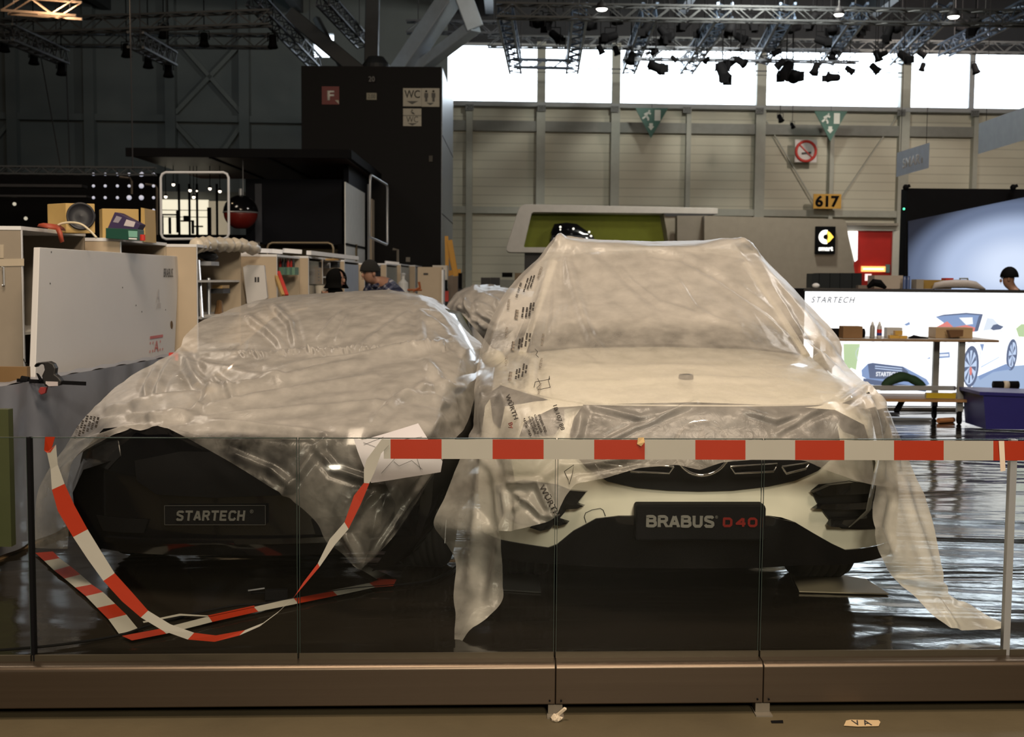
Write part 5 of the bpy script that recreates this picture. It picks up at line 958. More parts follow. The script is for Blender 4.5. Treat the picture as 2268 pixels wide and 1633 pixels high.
# tower
t = thing('black_tower', 'tall black tower block with red and pale square signs', 'tower', (-3.3, 30, ZF))
M_tow = mat('tower_black', (.007, .007, .008), .6, spec=.15)
c = W(667, 145, 28); e = W(978, 150, 28); m = MB(); m.box(c.x, e.x, 28, 33, ZF, W(820, 147, 28).z); m.build('block', M_tow, t)
m = MB(); m.box(e.x + .001, e.x + .02, 28.02, 33, ZF, W(820, 147, 28).z - .02); m.build('side_cladding', mat('tower_side', (.10, .12, .15), .35, metal=.4), t)
for z in (3.1, 4.9): m = MB(); m.box(e.x + .018, e.x + .026, 28.02, 33, z, z + .02); m.build('panel_joint', M_black, t)
M_pale = mat('pale_sign', (.45, .43, .36), .5); M_sgn = mat('sign_ink', (.05, .05, .045), .5)
def sign(x0, y0, x1, y1, mt, lb, d=27.97):
    s_ = thing('square_sign', lb, 'sign', W(x0, y1, d)); m = MB(); m.pxbox(x0, y0, x1, y1, d, .025); m.build('plate', mt, s_); return s_
s_ = sign(713, 192, 751, 231, mat('dark_red_sign', (.15, .012, .012), .5), 'dark red square sign with a white letter F on the black tower'); pxtext('lettering', 'F', M_white, 725, 201, 740, 222, 27.965, s_, bold=.03)
m = MB(); m.pxpoly([(742, 222), (750, 222), (751, 231)], 27.96, .004); m.build('peeled_corner', M_pale, s_)
s_ = sign(893, 196, 933, 235, M_pale, 'pale sign with WC and a down arrow on the tower, upper left of three'); pxtext('lettering', 'WC', M_sgn, 896, 200, 930, 217, 27.965, s_, bold=.01); m = MB(); m.pxpoly([(901, 224), (926, 224), (913, 231)], 27.96, .004); m.build('arrow', M_sgn, s_)
s_ = sign(934, 196, 973, 236, M_pale, 'pale toilet sign with two standing figures and an arrow on the tower'); 
for x in (944, 960):
    m = MB(); m.ball(W(x, 202, 27.95), .025, 6); m.pxbox(x - 4, 206, x + 4, 216, 27.955, .006); m.pxbox(x - 2.5, 216, x + 2.5, 225, 27.955, .006); m.build('figure', M_sgn, s_)
m = MB(); m.pxpoly([(945, 228), (961, 228), (953, 233)], 27.96, .004); m.build('arrow', M_sgn, s_)
s_ = sign(893, 241, 933, 279, M_pale, 'pale sign with WC and a small symbol above on the tower, lowest of three'); pxtext('lettering', 'WC', M_sgn, 900, 258, 926, 271, 27.965, s_); m = MB(); m.pxpoly([(903, 273), (924, 273), (913, 278)], 27.96, .004); m.build('arrow', M_sgn, s_)
m = MB(); m.ball(W(913, 244, 27.95), .014, 6); m.beam(W(911, 246, 27.95), W(914, 252, 27.95), .02); m.beam(W(914, 249, 27.95), W(918, 253, 27.95), .02); m.build('symbol', M_sgn, s_); m = MB(); m.pxbox(893, 255.5, 933, 256.5, 27.955, .004); m.build('divider', M_sgn, s_)
s_ = sign(812, 206, 834, 221, mat('dim_pale', (.25, .24, .18), .5), 'small pale plate with faint writing in the middle of the tower'); pxtext('lettering', '2.00', M_sgn, 815, 209, 831, 218, 27.965, s_)
s_ = sign(814, 167, 832, 182, M_tow, 'small dark plate with grey digits high on the tower'); pxtext('lettering', '20', mat('dim_grey_ink', (.2, .2, .2), .5), 816, 169, 830, 181, 27.965, s_, bold=.02)
sbox('wall_switch', 950, 345, 958, 358, 27.96, .03, mat('dim_box', (.05, .045, .035), .6), 'tiny dim grey box on the lower black tower', 'box')
for x0, y0, x1, y1, lb in ((899, 570, 908, 580, 'small pale box on the tower foot above the far cabinets'), (870, 551, 882, 570, 'bent pale bar beside the tower foot')):
    sbox('small_fitting', x0, y0, x1, y1, 26, .05, mat('dim_fit', (.2, .18, .15), .6), lb, 'box') if x0 > 890 else (lambda m: (m.tube([W(870, 552, 26), W(881, 554, 26), W(881, 580, 26)], .03, 6), solo(m, 'bent_pipe', mat('dim_fit', (.2, .18, .15), .6), lb, 'pipe')))(MB())
# yellow lift
t = thing('scissor_lift', 'yellow raised lift mast beside the black tower', 'lift', W(1000, 640, 24)); M_yel = mat('lift_yellow', (.55, .27, .02), .5)
m = MB(); m.beam(W(989, 523, 24), W(991, 622, 24), .07); m.build('mast', M_yel, t); m = MB(); m.beam(W(996, 532, 24), W(1010, 612, 24), .10); m.build('arm', M_yel, t)
m = MB(); m.beam(W(989, 535, 24.02), W(1004, 600, 24.02), .05); m.build('brace', M_yel, t)
m = MB(); m.pxpoly([(990, 600), (1020, 596), (1021, 606), (992, 612)], 24, .1); m.build('collar', M_yel, t)
m = MB(); m.pxbox(982, 605, 990, 668, 23.8, .1); m.pxbox(1015, 605, 1023, 640, 23.8, .1); m.build('dark_frame', M_black, t)
sbox('lift_base', 992, 612, 1014, 665, 23.9, .3, mat('grey_brown', (.18, .14, .11), .6), 'grey-brown machine body under the yellow mast', 'machine')
sbox('red_container', 981, 645, 993, 668, 23.0, .2, M_red, 'small red container beside the lift', 'container')
# equipment in front of the wall, centre
for x0, y0, x1, y1, mt, lb in ((1065, 615, 1085, 640, M_dark, 'dark case leftmost beneath the green-lined frame'), (1086, 615, 1107, 632, M_dark, 'dark case with pale label beneath the green-lined frame'), (1107, 620, 1140, 640, mat('grey_case', (.22, .24, .22), .6), 'grey case right of the dark cases beneath the frame'), (1112, 604, 1135, 614, M_black, 'black cable heap on the grey case'), (1140, 605, 1165, 640, mat('brown_case', (.2, .14, .08), .6), 'brown case beside the white car\'s roof edge')):
    sbox('flight_case', x0, y0, x1, y1, 27.5 + x0 % 3 * .2, .4, mt, lb, 'case')
sbox('plinth_block', 985, 640, 1170, 792, 28.2, .4, M_dark, 'dark low counter supporting the cases', 'counter')
# ------------------------------------------------------------------ right side stands
D3 = 30.0
fr_ = thing('display_pod', 'white rounded frame with lime green inside holding a small dark car', 'display', W(1350, 560, D3))
def rpoly(pts, r, d, n=5):
    out = []; k = len(pts)
    for i in range(k):
        p = Vector(pts[i]); a = Vector(pts[i - 1]); b = Vector(pts[(i + 1) % k]); u = (a - p).normalized() * r[i]; v = (b - p).normalized() * r[i]
        for j in range(n + 1):
            t = j / n; out.append(((1 - t) ** 2 * (p + u) + 2 * t * (1 - t) * p + t * t * (p + v)))
    return [tuple(q) for q in out]
outer = rpoly([(1152, 452), (1590, 461), (1590, 474), (1178, 470), (1160, 548), (1480, 548), (1480, 563), (1118, 559)], [16, 1, 1, 6, 4, 1, 1, 14], D3)
m = MB(); m.pxpoly(outer, D3, .9); m.build('frame', mat('pale_white', (.50, .47, .44), .5), fr_, bevel=.02)
m = MB(); m.pxpoly([(1174, 468), (1480, 470), (1480, 552), (1150, 550)], D3 + .8, .1); m.build('green_back', mat('lime_green', (.25, .30, .015), .6), fr_)
m = MB(); m.pxpoly([(1470, 474), (1520, 480), (1512, 552), (1484, 556)], D3 + .02, .8); m.build('inner_side', mat('beige_dim', (.26, .23, .18), .6), fr_)
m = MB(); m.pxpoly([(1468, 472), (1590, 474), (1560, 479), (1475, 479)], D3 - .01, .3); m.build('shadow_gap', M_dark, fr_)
m = MB(); m.pxbox(1161, 562, 1200, 781, D3 + .3, .3); m.build('support', mat('navy_dark', (.01, .012, .02), .5), fr_)
# little dark car in the frame
t = thing('small_car', 'small dark compact car on display inside the green-lined frame', 'car', W(1265, 545, D3 + .3))
tfc = lambda x, y, z: W(1265, 548, D3 + .35) + Vector((y, x, z)) * .62
m = MB(); m.smooth = True
loft([(y, [(.5, .1), (.55, .3), (.5, h * .72), (.3, h), (0, h)]) for y, h in ((-.85, .35), (-.8, .62), (-.3, .66), (.5, .62), (.85, .5), (.95, .3))], tfc, m); m.build('body', mat('car_dark', (.03, .03, .035), .2, coat=.6), t)
m = MB(); m.smooth = True; loft([(y, [(.5, .4), (.42, h), (0, h + .02)]) for y, h in ((-.82, .62), (-.7, .92), (-.2, .98), (.2, .93), (.65, .62))], tfc, m); m.build('cabin', M_gblack, t)
for x, y in ((1241, 503), (1241, 509), (1270, 507), (1305, 514), (1309, 523)): 
    m = MB(); m.ball(W(x, y, D3 - .1), .028 if x != 1241 or y == 503 else .02, 5); m.build('lamp_reflex', mat('reflex', (.8, .8, .7), .3, emit=(1, .95, .85), es=1.2), t)
for yy in (-.55, .6): m = MB(); m.lathe(tfc(-.5, yy, .12), [(.12, -.03), (.12, .03)], 'Y', 20); m.build('wheel', M_rubber, t)
# beige block wall with logo
t = thing('stand_wall', 'broad grey-beige stand wall with a sloping right edge and a lit logo box', 'stand wall', W(1680, 640, 29))
m = MB(); m.pxpoly(rpoly([(1560, 478), (1873, 486), (1924, 787), (1560, 787)], [1, 10, 1, 1], 29), 29, .8); m.build('panel', mat('warm_grey', (.33, .29, .235), .6), t)
m = MB(); m.pxpoly([(1500, 478), (1562, 478), (1562, 783), (1500, 783)], 29.4, .4); m.build('side_panel', mat('warm_grey_dim', (.24, .21, .17), .6), t)
sg = thing('logo_box', 'black light box with a white and yellow round logo and the word smart', 'sign', W(1828, 562, 28.9))
m = MB(); m.pxbox(1807, 502, 1850, 562, 28.88, .1); m.build('box', M_black, sg)
Mlw = mat('logo_lit_white', (1, 1, 1), .4, emit=(1, .98, .92), es=1.3); Mly = mat('logo_lit_yellow', (1, .7, .1), .4, emit=(1, .62, .08), es=1.2)
cl = W(1829, 525, 28.86); k_ = 28.86 / FPX
def ringpart(a0, a1, r0, r1, tip, mt, nm_):
    n = 24; P = []
    for i in range(n + 1): a = a0 + (a1 - a0) * i / n; P.append(cl + Vector((math.cos(a), 0, math.sin(a))) * r1 * k_)
    if tip: P = [cl + Vector((2, 0, 14)) * k_, cl + Vector((9, 0, 10)) * k_, cl + Vector((17.5, 0, 0)) * k_, cl + Vector((9, 0, -10)) * k_, cl + Vector((2, 0, -14)) * k_]
    Q = []
    for i in range(n + 1): a = a1 + (a0 - a1) * i / n; Q.append(cl + Vector((math.cos(a), 0, math.sin(a))) * r0 * k_)
    P = P[::-1] if tip else P; m = MB(); 
    if tip: m.prism(P + [cl + Vector((4, 0, 5)) * k_, cl + Vector((5, 0, 0)) * k_, cl + Vector((4, 0, -5)) * k_], (0, .01, 0))
    else: m.prism(P + Q, (0, .01, 0))
    m.build(nm_, mt, sg)
ringpart(PI * .42, PI * 1.58, 5.5, 15.5, False, Mlw, 'logo_ring'); ringpart(-PI * .42, PI * .42, 5.5, 15.5, True, Mly, 'logo_arrow')
pxtext('lettering', 'smart', Mlw, 1813, 546, 1845, 556, 28.87, sg, bold=.05)
# red door
t = thing('door_frame_unit', 'red door in a pale frame beside the beige stand wall', 'door', W(1940, 650, 33)); 
t.name = 'door_1'; del t['category']; del t['label']; t['kind'] = 'structure'
m = MB(); m.pxbox(1872, 500, 1988, 511, 33, .1); m.pxbox(1974, 511, 1988, 770, 33, .1); m.build('door_frame', mat('door_frame', (.42, .42, .38), .5), t)
m = MB(); m.pxbox(1868, 494, 1990, 500, 32.9, .2); m.build('door_header', mat('header_brown', (.2, .18, .15), .6), t)
m = MB(); m.pxbox(1890, 511, 1974, 770, 33.05, .05); m.build('door_leaf', mat('door_red', (.36, .014, .010), .45), t)
m = MB(); m.pxbox(1962, 586, 1971, 604, 32.98, .06); m.build('door_lock', mat('teal_box', (.08, .16, .17), .5), t)
m = MB(); m.pxpoly([(1877, 512), (1900, 512), (1899, 576), (1893, 580)], 32.8, .02); o = m.build('daylight_gap', mat('lit_white', (1, 1, 1), .4, emit=(1, .98, .98), es=1.6), t)  # glowing sheet stands in for daylight through a gap by the door
t = thing('lit_bar', 'glowing yellow-orange bar sign on the red door', 'sign', W(1935, 603, 32.9)); m = MB(); m.pxbox(1908, 590, 1961, 602, 32.9, .03); m.build('bar', mat('lit_orange', (1, .5, .15), .4, emit=(1, .40, .12), es=1.6), t)
m = MB(); m.pxbox(1912, 594.5, 1957, 597.5, 32.89, .01); m.build('bright_stripe', Mlw, t)
m = MB(); m.pxbox(1917, 607, 1930, 622, 28, .05); solo(m, 'lit_icon', mat('lit_pink', (1, .7, .7), .4, emit=(1, .62, .6), es=1.3), 'small glowing pinkish sign low on the red door', 'sign')
m = MB(); m.pxbox(1898, 606, 1965, 780, 29.5, .1); solo(m, 'red_counter', mat('red_counter', (.4, .02, .015), .4), 'red glossy counter in front of the red door', 'counter')
# wall signs
M_grn = mat('exit_green', (.008, .10, .075), .5); M_sw = mat('sign_white', (.62, .66, .62), .5)
for (xc, lb) in ((1444, 'green triangular emergency exit sign, the left one of the two'), (1841, 'green triangular emergency exit sign above the no smoking sign\'s right')):
    d_ = 40.5; t = thing('exit_sign', lb, 'sign', W(xc, 310, d_), 'hanging triangular emergency exit signs'); y0 = 239 if xc < 1500 else 246
    m = MB(); m.pxpoly([(xc - 37, y0), (xc + 36, y0 + .5), (xc - 2, y0 + 67)], d_, .06); m.build('plate', M_grn, t)
    q = d_ - .01; m = MB(); m.pxbox(xc + 6, y0 + 5, xc + 19, y0 + 28, q, .01); m.build('door_symbol', M_sw, t)
    m = MB(); m.ball(W(xc - 6, y0 + 7, q), .035, 6)
    for a, b in (((-9, 10), (-13, 18)), ((-9, 10), (-3, 14)), ((-13, 18), (-8, 24)), ((-8, 24), (-9, 28)), ((-13, 18), (-21, 24)), ((-11, 12), (-17, 15))): m.beam(W(xc + a[0], y0 + a[1], q), W(xc + b[0], y0 + b[1], q), .06, .06)
    m.build('running_figure', M_sw, t)
    m = MB(); m.pxpoly([(xc - 6, y0 + 34), (xc + 2, y0 + 34), (xc + 2, y0 + 41), (xc + 5, y0 + 41), (xc - 2, y0 + 50), (xc - 9, y0 + 41), (xc - 6, y0 + 41)], q, .01); m.build('arrow', M_sw, t)
    m = MB(); q_ = W(xc, y0, d_ + .02); m.tube([q_, Vector((q_.x, q_.y, ZC + .01))], .008, 4); m.build('hanger', M_dark, t)
c = W(1785, 335, 41.9); t = thing('no_smoking_sign', 'white square no smoking sign with a red ring on the far wall', 'sign', c)
yy_ = c.y; m = MB(); m.pxbox(1761, 310, 1809, 359, yy_, .03); m.build('plate', mat('plate_white', (.62, .60, .60), .5), t)
cc = W(1785, 335, yy_ - .02); k_ = yy_ / FPX; m = MB(); m.smooth = True; m.tube([cc + Vector((math.cos(a), 0, math.sin(a))) * 21.5 * k_ for a in np.linspace(0, 2 * PI, 41)], .05, 6, cap=False); m.build('ring', M_red, t)
m = MB(); m.beam(cc + Vector((-15, 0, 15)) * k_, cc + Vector((15, 0, -15)) * k_, .06, .04); m.build('slash', M_red, t)
m = MB(); m.beam(cc + Vector((-9, 0, -5)) * k_, cc + Vector((11, 0, -3)) * k_, .05, .06); m.build('cigarette', M_dark, t)
t = thing('number_sign', 'yellow sign with black number 617 on the far wall', 'sign', W(1832, 462, 41.7)); m = MB(); m.pxbox(1802, 430, 1863, 462, 41.7, .05); m.build('plate', mat('sign_yellow', (.55, .30, .03), .5), t); pxtext('lettering', '617', M_black, 1806, 433, 1859, 459, 41.69, t, bold=.04)
# hall grid letters at column heads
for i, (x, s) in enumerate(((1040, '20'), (1200, '201'), (1362, '202'), (1522, '203'), (1683, '204'), (1997, '206'), (2160, '207'))):
    y = 238 + (x - 1040) * .012; t = thing('column_number', 'small grey number plate at a column head, ' + ('beside the tower', 'second from the tower', 'left of the left exit sign', 'right of the left exit sign', 'left of the no smoking sign', 'above the blue-grey banner', 'rightmost')[i], 'number plate', W(x, y + 7, 41.2), 'number plates at the column heads')
    m = MB(); m.pxbox(x - 9, y - 7, x + 9, y + 6, wx(x, y).y - .42, .03); m.build('plate', mat('plate_grey', (.16, .17, .17), .5), t); pxtext('lettering', s, mat('plate_ink', (.03, .03, .03), .5), x - 7, y - 5, x + 7, y + 4, wx(x, y).y - .43, t)
# hanging banners (yawed)
def banner(lb, p00, p10, p11, p01, mt, inner, s=None, d0_=25, d1_=23):
    A2, B2, C2, D2 = W(*p00, d0_), W(*p10, d1_), W(*p11, d1_), W(*p01, d0_); t = thing('hanging_banner', lb, 'banner', D2)
    m = MB(); m.prism([A2, B2, C2, D2], (0, .04, 0)); m.build('panel', mt, t)
    P = lambda u, v: (A2.lerp(B2, u)).lerp(D2.lerp(C2, u), v) + Vector((0, -.01, 0))
    if inner: m = MB(); m.prism([P(.06, .22), P(.94, .22), P(.94, .84), P(.06, .84)], (0, .004, 0)); m.build('inner_panel', inner, t)
    if s: o = P(.16, .73) + Vector((0, -.03, 0)); text('lettering', s, M_edge, o, P(.84, .73) - P(.16, .73), P(.16, .32) - P(.16, .73), t, bold=.03)
    for u in (.1, .9): m = MB(); q = P(u, 0); m.tube([q, Vector((q.x, q.y, 9))], .006, 4); m.build('wire', M_dark, t)
banner('hanging blue-grey banner reading SMART in white', (1988, 338), (2059, 316), (2057, 372), (1986, 392), mat('banner_pale', (.55, .66, .85), .5), mat('banner_blue', (.18, .25, .38), .5), 'SMART')
banner('hanging plain light blue banner cut off by the right edge', (2170, 273), (2330, 215), (2328, 292), (2168, 341), mat('banner_light', (.60, .75, .98), .5), mat('banner_light_blue', (.45, .62, .95), .5), None, 22, 19)
# video wall on the right
t = thing('video_wall', 'huge black video wall showing a bright bluish glow, at the right edge', 'screen', W(2200, 660, 20)); 
m = MB(); m.pxbox(2003, 421, 2400, 838, 20, .3); m.build('housing', M_black, t)
mg = bpy.data.materials.new('screen_glow'); nt, N, L = nodes(mg); b = N['Principled BSDF']; b.inputs['Base Color'].default_value = (.01, .01, .012, 1); b.inputs['Roughness'].default_value = .4
tc = N.new('ShaderNodeTexCoord'); mp = N.new('ShaderNodeMapping'); g0 = W(2250, 590, 20); L.new(tc.outputs['Object'], mp.inputs[0])
org = Vector(t['org']); mp.vector_type = 'TEXTURE'; mp.inputs['Location'].default_value = tuple(W(2240, 590, 20) - org); mp.inputs['Scale'].default_value = (2.5, 9, 1.55); mp.inputs['Rotation'].default_value = (0, -.12, 0)
gr_ = N.new('ShaderNodeTexGradient'); gr_.gradient_type = 'SPHERICAL'; L.new(mp.outputs[0], gr_.inputs[0]); cr = N.new('ShaderNodeValToRGB'); e_ = cr.color_ramp.elements
e_[0].position = 0; e_[0].color = (.002, .003, .006, 1); e_[1].position = .9; e_[1].color = (.70, .80, 1, 1); x_ = cr.color_ramp.elements.new(.20); x_.color = (.012, .016, .03, 1); x_ = cr.color_ramp.elements.new(.36); x_.color = (.13, .17, .27, 1); x_ = cr.color_ramp.elements.new(.60); x_.color = (.46, .56, .78, 1)
L.new(gr_.outputs[0], cr.inputs[0]); cr.color_ramp.interpolation = 'EASE'; L.new(cr.outputs[0], b.inputs['Emission Color']); b.inputs['Emission Strength'].default_value = 1.0
m = MB(); m.pxpoly([(2012, 490), (2400, 410), (2400, 655), (2012, 655)], 19.97, .02); m.build('lit_image', mg, t)
m = MB(); m.ball(W(2002, 463, 19.9), .02, 5); m.build('status_light', mat('green_led', (.1, .9, .5), .4, emit=(.1, 1, .5), es=1.5), t)
for x in (2006, 2244):
    m = MB(); m.ball(W(x, 415, 19.9), .05, 6); m.beam(W(x, 415, 19.9), W(x + 9, 411, 19.9), .05); m.beam(W(x, 421, 19.9), W(x, 412, 19.9), .03); solo(m, 'projector_spot', M_black, 'small black spotlight on top of the video wall, ' + ('at its left corner' if x < 2100 else 'near the right edge'), 'spotlight')
# ------------------------------------------------------------------ light box wall
DL = 15.3; x0_, x1_ = W(1782, 700, DL).x, 9.2; ztl = W(2000, 642, DL).z
t = thing('light_box_wall', 'long glowing white advertising wall with a printed white sports car', 'light box', ((x0_ + x1_) / 2, DL, 0))
Mlit = mat('lit_print_white', (.8, .8, .8), .3, emit=(.93, .97, 1.0), es=1.25, var=.0)
def lit(name, c, s=1.0): return mat(name, (.1, .1, .1), .4, emit=c, es=s, var=0)
m = MB(); m.box(x0_ - .12, x1_, DL + .01, DL + .8, 0, ztl + .005); m.build('body', M_black, t)
m = MB(); m.box(x0_, x1_, DL, DL + .01, .02, ztl - .03); m.build('lit_face', Mlit, t)
m = MB(); m.box(x0_ - .02, x1_, DL - .015, DL + .012, ztl - .03, ztl + .01); m.build('top_trim', M_dark, t)
Mk = lit('print_slate', (.09, .13, .24)); Mk2 = lit('print_blue', (.22, .33, .58)); Mk3 = lit('print_pale_blue', (.55, .68, .92)); Mrd = lit('print_red', (.75, .22, .20)); Mgn = lit('print_green', (.50, .66, .38)); Mgy = lit('print_road', (.34, .46, .68)); Mdk = lit('print_dark', (.03, .04, .07))
Lp = [0]
def pr(nm_, pts, mt):
    Lp[0] += 1; d = DL - .002 - Lp[0] * .0006; m = MB(); m.prism([W(a, b, d) for a, b in pts], (0, .0005, 0)); m.build(nm_, mt, t)
def ell(cx, cy, rx, ry, n=24, tilt=0): return [(cx + rx * math.cos(a) + tilt * math.sin(a), cy + ry * math.sin(a)) for a in [2 * PI * i / n for i in range(n)]]
pr('printed_trees', [(1868, 762), (1905, 762), (1900, 790), (1896, 820), (1885, 815), (1870, 830)], Mgn); pr('printed_trees', [(2250, 728), (2262, 718), (2300, 718), (2300, 748), (2256, 746)], Mgn)
pr('printed_road', [(2160, 835), (2230, 812), (2300, 806), (2300, 868), (2150, 868)], Mgy)
pr('printed_horizon', [(1868, 706), (2070, 710), (2070, 711.5), (1868, 708)], lit('print_haze', (.72, .76, .82)))
pr('printed_window', [(2072, 702), (2090, 697), (2140, 694), (2177, 697), (2170, 716), (2163, 735), (2080, 733), (2090, 715)], Mk2)
pr('printed_seats', [(2075, 724), (2098, 712), (2112, 725), (2140, 720), (2160, 726), (2158, 735), (2075, 734)], Mrd)
pr('printed_window', [(2124, 704), (2154, 703), (2155, 718), (2140, 720)], lit('print_glow', (.95, .97, 1)))
pr('printed_roofline', [(2072, 702), (2090, 697), (2140, 693), (2177, 696), (2176, 699), (2140, 696.5), (2090, 700)], Mk)
pr('printed_pillar', [(2168, 700), (2177, 697), (2166, 734), (2158, 734)], Mk)
pr('printed_side_window', [(2177, 733), (2186, 704), (2200, 706), (2213, 720), (2198, 730)], lit('print_window_pale', (.74, .82, .93)))
pr('printed_mirror', [(2194, 729), (2200, 720), (2209, 718), (2223, 724), (2216, 730), (2200, 732)], Mk)
pr('printed_mirror', [(2002, 719), (2014, 713), (2016, 719), (2008, 722)], Mk2)
pr('printed_wheel', ell(2150, 812, 18, 46, tilt=-3), Mk); pr('printed_rim', ell(2149, 814, 14, 38, tilt=-3), Mk3)
for k in range(9):
    a = 2 * PI * k / 9; pr('printed_spoke', [(2149, 812), (2149 + 13 * math.cos(a) - 3 * math.sin(a), 812 + 37 * math.sin(a)), (2149 + 13 * math.cos(a + .3) - 3 * math.sin(a + .3), 812 + 37 * math.sin(a + .3))], Mk)
pr('printed_hub', ell(2150, 822, 3, 10, 12), Mrd)
pr('printed_wheel', ell(2241, 786, 12, 35, tilt=-3), Mk); pr('printed_rim', ell(2242, 786, 8, 28, tilt=-3), Mk3)
for k in range(7):
    a = 2 * PI * k / 7; pr('printed_spoke', [(2242, 786), (2242 + 8 * math.cos(a), 786 + 27 * math.sin(a)), (2242 + 8 * math.cos(a + .35), 786 + 27 * math.sin(a + .35))], Mk)
pr('printed_shadow', [(2166, 833), (2228, 806), (2240, 818), (2200, 824), (2170, 842)], Mk2)
pr('printed_vent', [(2170, 762), (2180, 762), (2176, 780)], Mk2); pr('printed_sill', [(2172, 812), (2213, 790), (2214, 792), (2173, 815)], Mk3)
pr('printed_grille', [(1908, 820), (1922, 806), (1932, 804), (2000, 812), (2030, 828), (2052, 840), (2060, 852), (2040, 858), (1990, 850), (1925, 842), (1909, 834)], Mk2); pr('printed_grille', [(1922, 806), (1934, 804), (2000, 813), (2012, 824), (1998, 842), (1926, 838)], Mk)
for y in (810, 815): pr('printed_mesh', [(1938, y), (1998, y + 6), (1998, y + 8), (1938, y + 2)], Mk3)
pr('printed_intake', [(1912, 838), (1990, 850), (2055, 860), (2050, 868), (1912, 850)], Mk)
pxtext('printed_plate', 'STARTECH', lit('print_white', (.9, .93, 1)), 1940, 824, 1988, 834, DL - .03, t, bold=.03)
pr('printed_badge', [(2077, 782), (2103, 780), (2104, 792), (2078, 794)], Mk2); pr('printed_badge', [(2080, 785), (2101, 784), (2101, 789), (2080, 790)], lit('print_white', (.9, .93, 1)))
pr('printed_badge', [(2052, 795), (2060, 791), (2060, 795)], Mk2)
pxtext('lettering', 'STARTECH', Mdk, 1797, 657.5, 1894, 671, DL - .04, t, shear=.3, bold=.008, spacing=1.25)
Mln = lit('print_line', (.60, .68, .80)); Mln2 = lit('print_line_soft', (.78, .84, .92))
def ln(pts, w_, mt):
    P = crom([[a, b, 0] for a, b in pts], 6 * len(pts)); L1 = []; L2 = []
    for i in range(len(P)):
        d = P[min(i + 1, len(P) - 1)] - P[max(i - 1, 0)]; n = np.array([-d[1], d[0]]) / max(np.hypot(d[0], d[1]), 1e-6) * w_ / 2; L1.append((P[i][0] + n[0], P[i][1] + n[1])); L2.append((P[i][0] - n[0], P[i][1] - n[1]))
    pr('printed_line', L1 + L2[::-1], mt)
for pts, w_, mt in (([(1908, 806), (1912, 785), (1930, 768), (1985, 748), (2070, 735)], 1.2, Mln2), ([(2130, 775), (2140, 762), (2155, 758), (2170, 770), (2172, 800)], 1.6, Mln), ([(2228, 775), (2236, 755), (2246, 748), (2254, 760)], 1.4, Mln), ([(2180, 740), (2184, 775), (2180, 806)], .8, Mln2), ([(2216, 732), (2232, 740), (2250, 745), (2258, 760)], 1.2, Mln), ([(2165, 737), (2190, 736), (2220, 734)], 1.0, Mln), ([(2178, 697), (2196, 701), (2212, 712), (2222, 724)], 1.2, Mln), ([(1985, 752), (2030, 762), (2080, 760), (2125, 752)], .9, Mln2), ([(1960, 772), (2020, 778), (2075, 800), (2110, 840)], .9, Mln2), ([(2055, 852), (2090, 846), (2125, 842)], 1.2, Mln), ([(1900, 800), (1896, 780), (1910, 765), (1940, 755)], 1.2, Mln)): ln(pts, w_, mt)
# things on the light box
zt2 = ztl + .01
def onbox(name, x0, y0, x1, d, th, mt, lb, cat, **k):
    p = W(x0, y0, d); q = W(x1, y0, d); m = MB(); m.box(p.x, q.x, d, d + th, zt2, p.z); return solo(m, name, mt, lb, cat, **k)
M_ds = mat('dark_shiny_case', (.02, .025, .03), .25, coat=.3)
for i, (x0, x1) in enumerate(((1799, 1814), (1815, 1838), (1839, 1860), (1861, 1887), (1888, 1909))):
    onbox('dark_case', x0, 605 + (i == 0), x1, 15.6, .3, M_ds, '%s of the dark shiny cases on top of the light box wall' % ('leftmost', 'second', 'third', 'fourth', 'rightmost')[i], 'case', group='dark cases on the light box wall')
m = MB(); m.ball(W(1807, 633, 15.45), .05, 6, .7); solo(m, 'white_cloth', M_edge, 'small white crumpled cloth in front of the leftmost dark case', 'cloth')
onbox('carton_box', 1937, 610, 2000, 15.7, .3, mat('pale_beige', (.48, .42, .37), .6), 'pale beige carton on top of the light box wall', 'carton')
m = MB(); m.tube([W(1922, 635, 15.45), W(1935, 626, 15.45), W(1948, 628, 15.45), W(1962, 638, 15.45)], [.02, .05, .05, .02], 8); solo(m, 'black_bag', M_black, 'black bag lying before the beige carton', 'bag')
onbox('flat_stack', 1901, 632, 1930, 15.5, .2, mat('grey_flat', (.2, .17, .15), .6), 'flat grey-brown stack left of the black bag', 'stack')
for i, x in enumerate((2001, 2009)):
    p = W(x + 3, 612, 15.5); m = MB(); m.lathe((p.x, 15.5, zt2), [(.022, 0), (.022, .12), (.018, .15), (.02, p.z - zt2)], 'Z', 12); solo(m, 'blue_bottle', mat('blue_plastic', (.08, .13, .32), .3), ('left' if i == 0 else 'right') + ' blue plastic bottle beside the beige carton', 'bottle', group='blue bottles on the light box wall')
onbox('tool_box', 2030, 619, 2046, 15.6, .2, mat('grey_end', (.35, .32, .28), .6), 'grey end piece left of the yellow-brown box', 'box')
onbox('yellow_box', 2046, 620, 2108, 15.7, .25, mat('ochre', (.36, .23, .05), .6), 'long ochre box on top of the light box wall', 'box')
m = MB(); m.pxbox(2094, 616, 2112, 622, 15.65, .15); solo(m, 'red_pad', M_red, 'small dark red item on the ochre box', 'pad')
m = MB(); m.smooth = True; Pc = [W(a, b, 15.5) for a, b in ((2066, 640), (2072, 633), (2090, 630), (2115, 629), (2140, 629), (2160, 632), (2182, 641))]; m.tube(Pc, [.01, .04, .05, .055, .055, .05, .01], 8); solo(m, 'draped_bundle', mat('pale_fabric', (.5, .47, .47), .6, bump=.4), 'long pale fabric bundle lying on the light box wall', 'fabric')
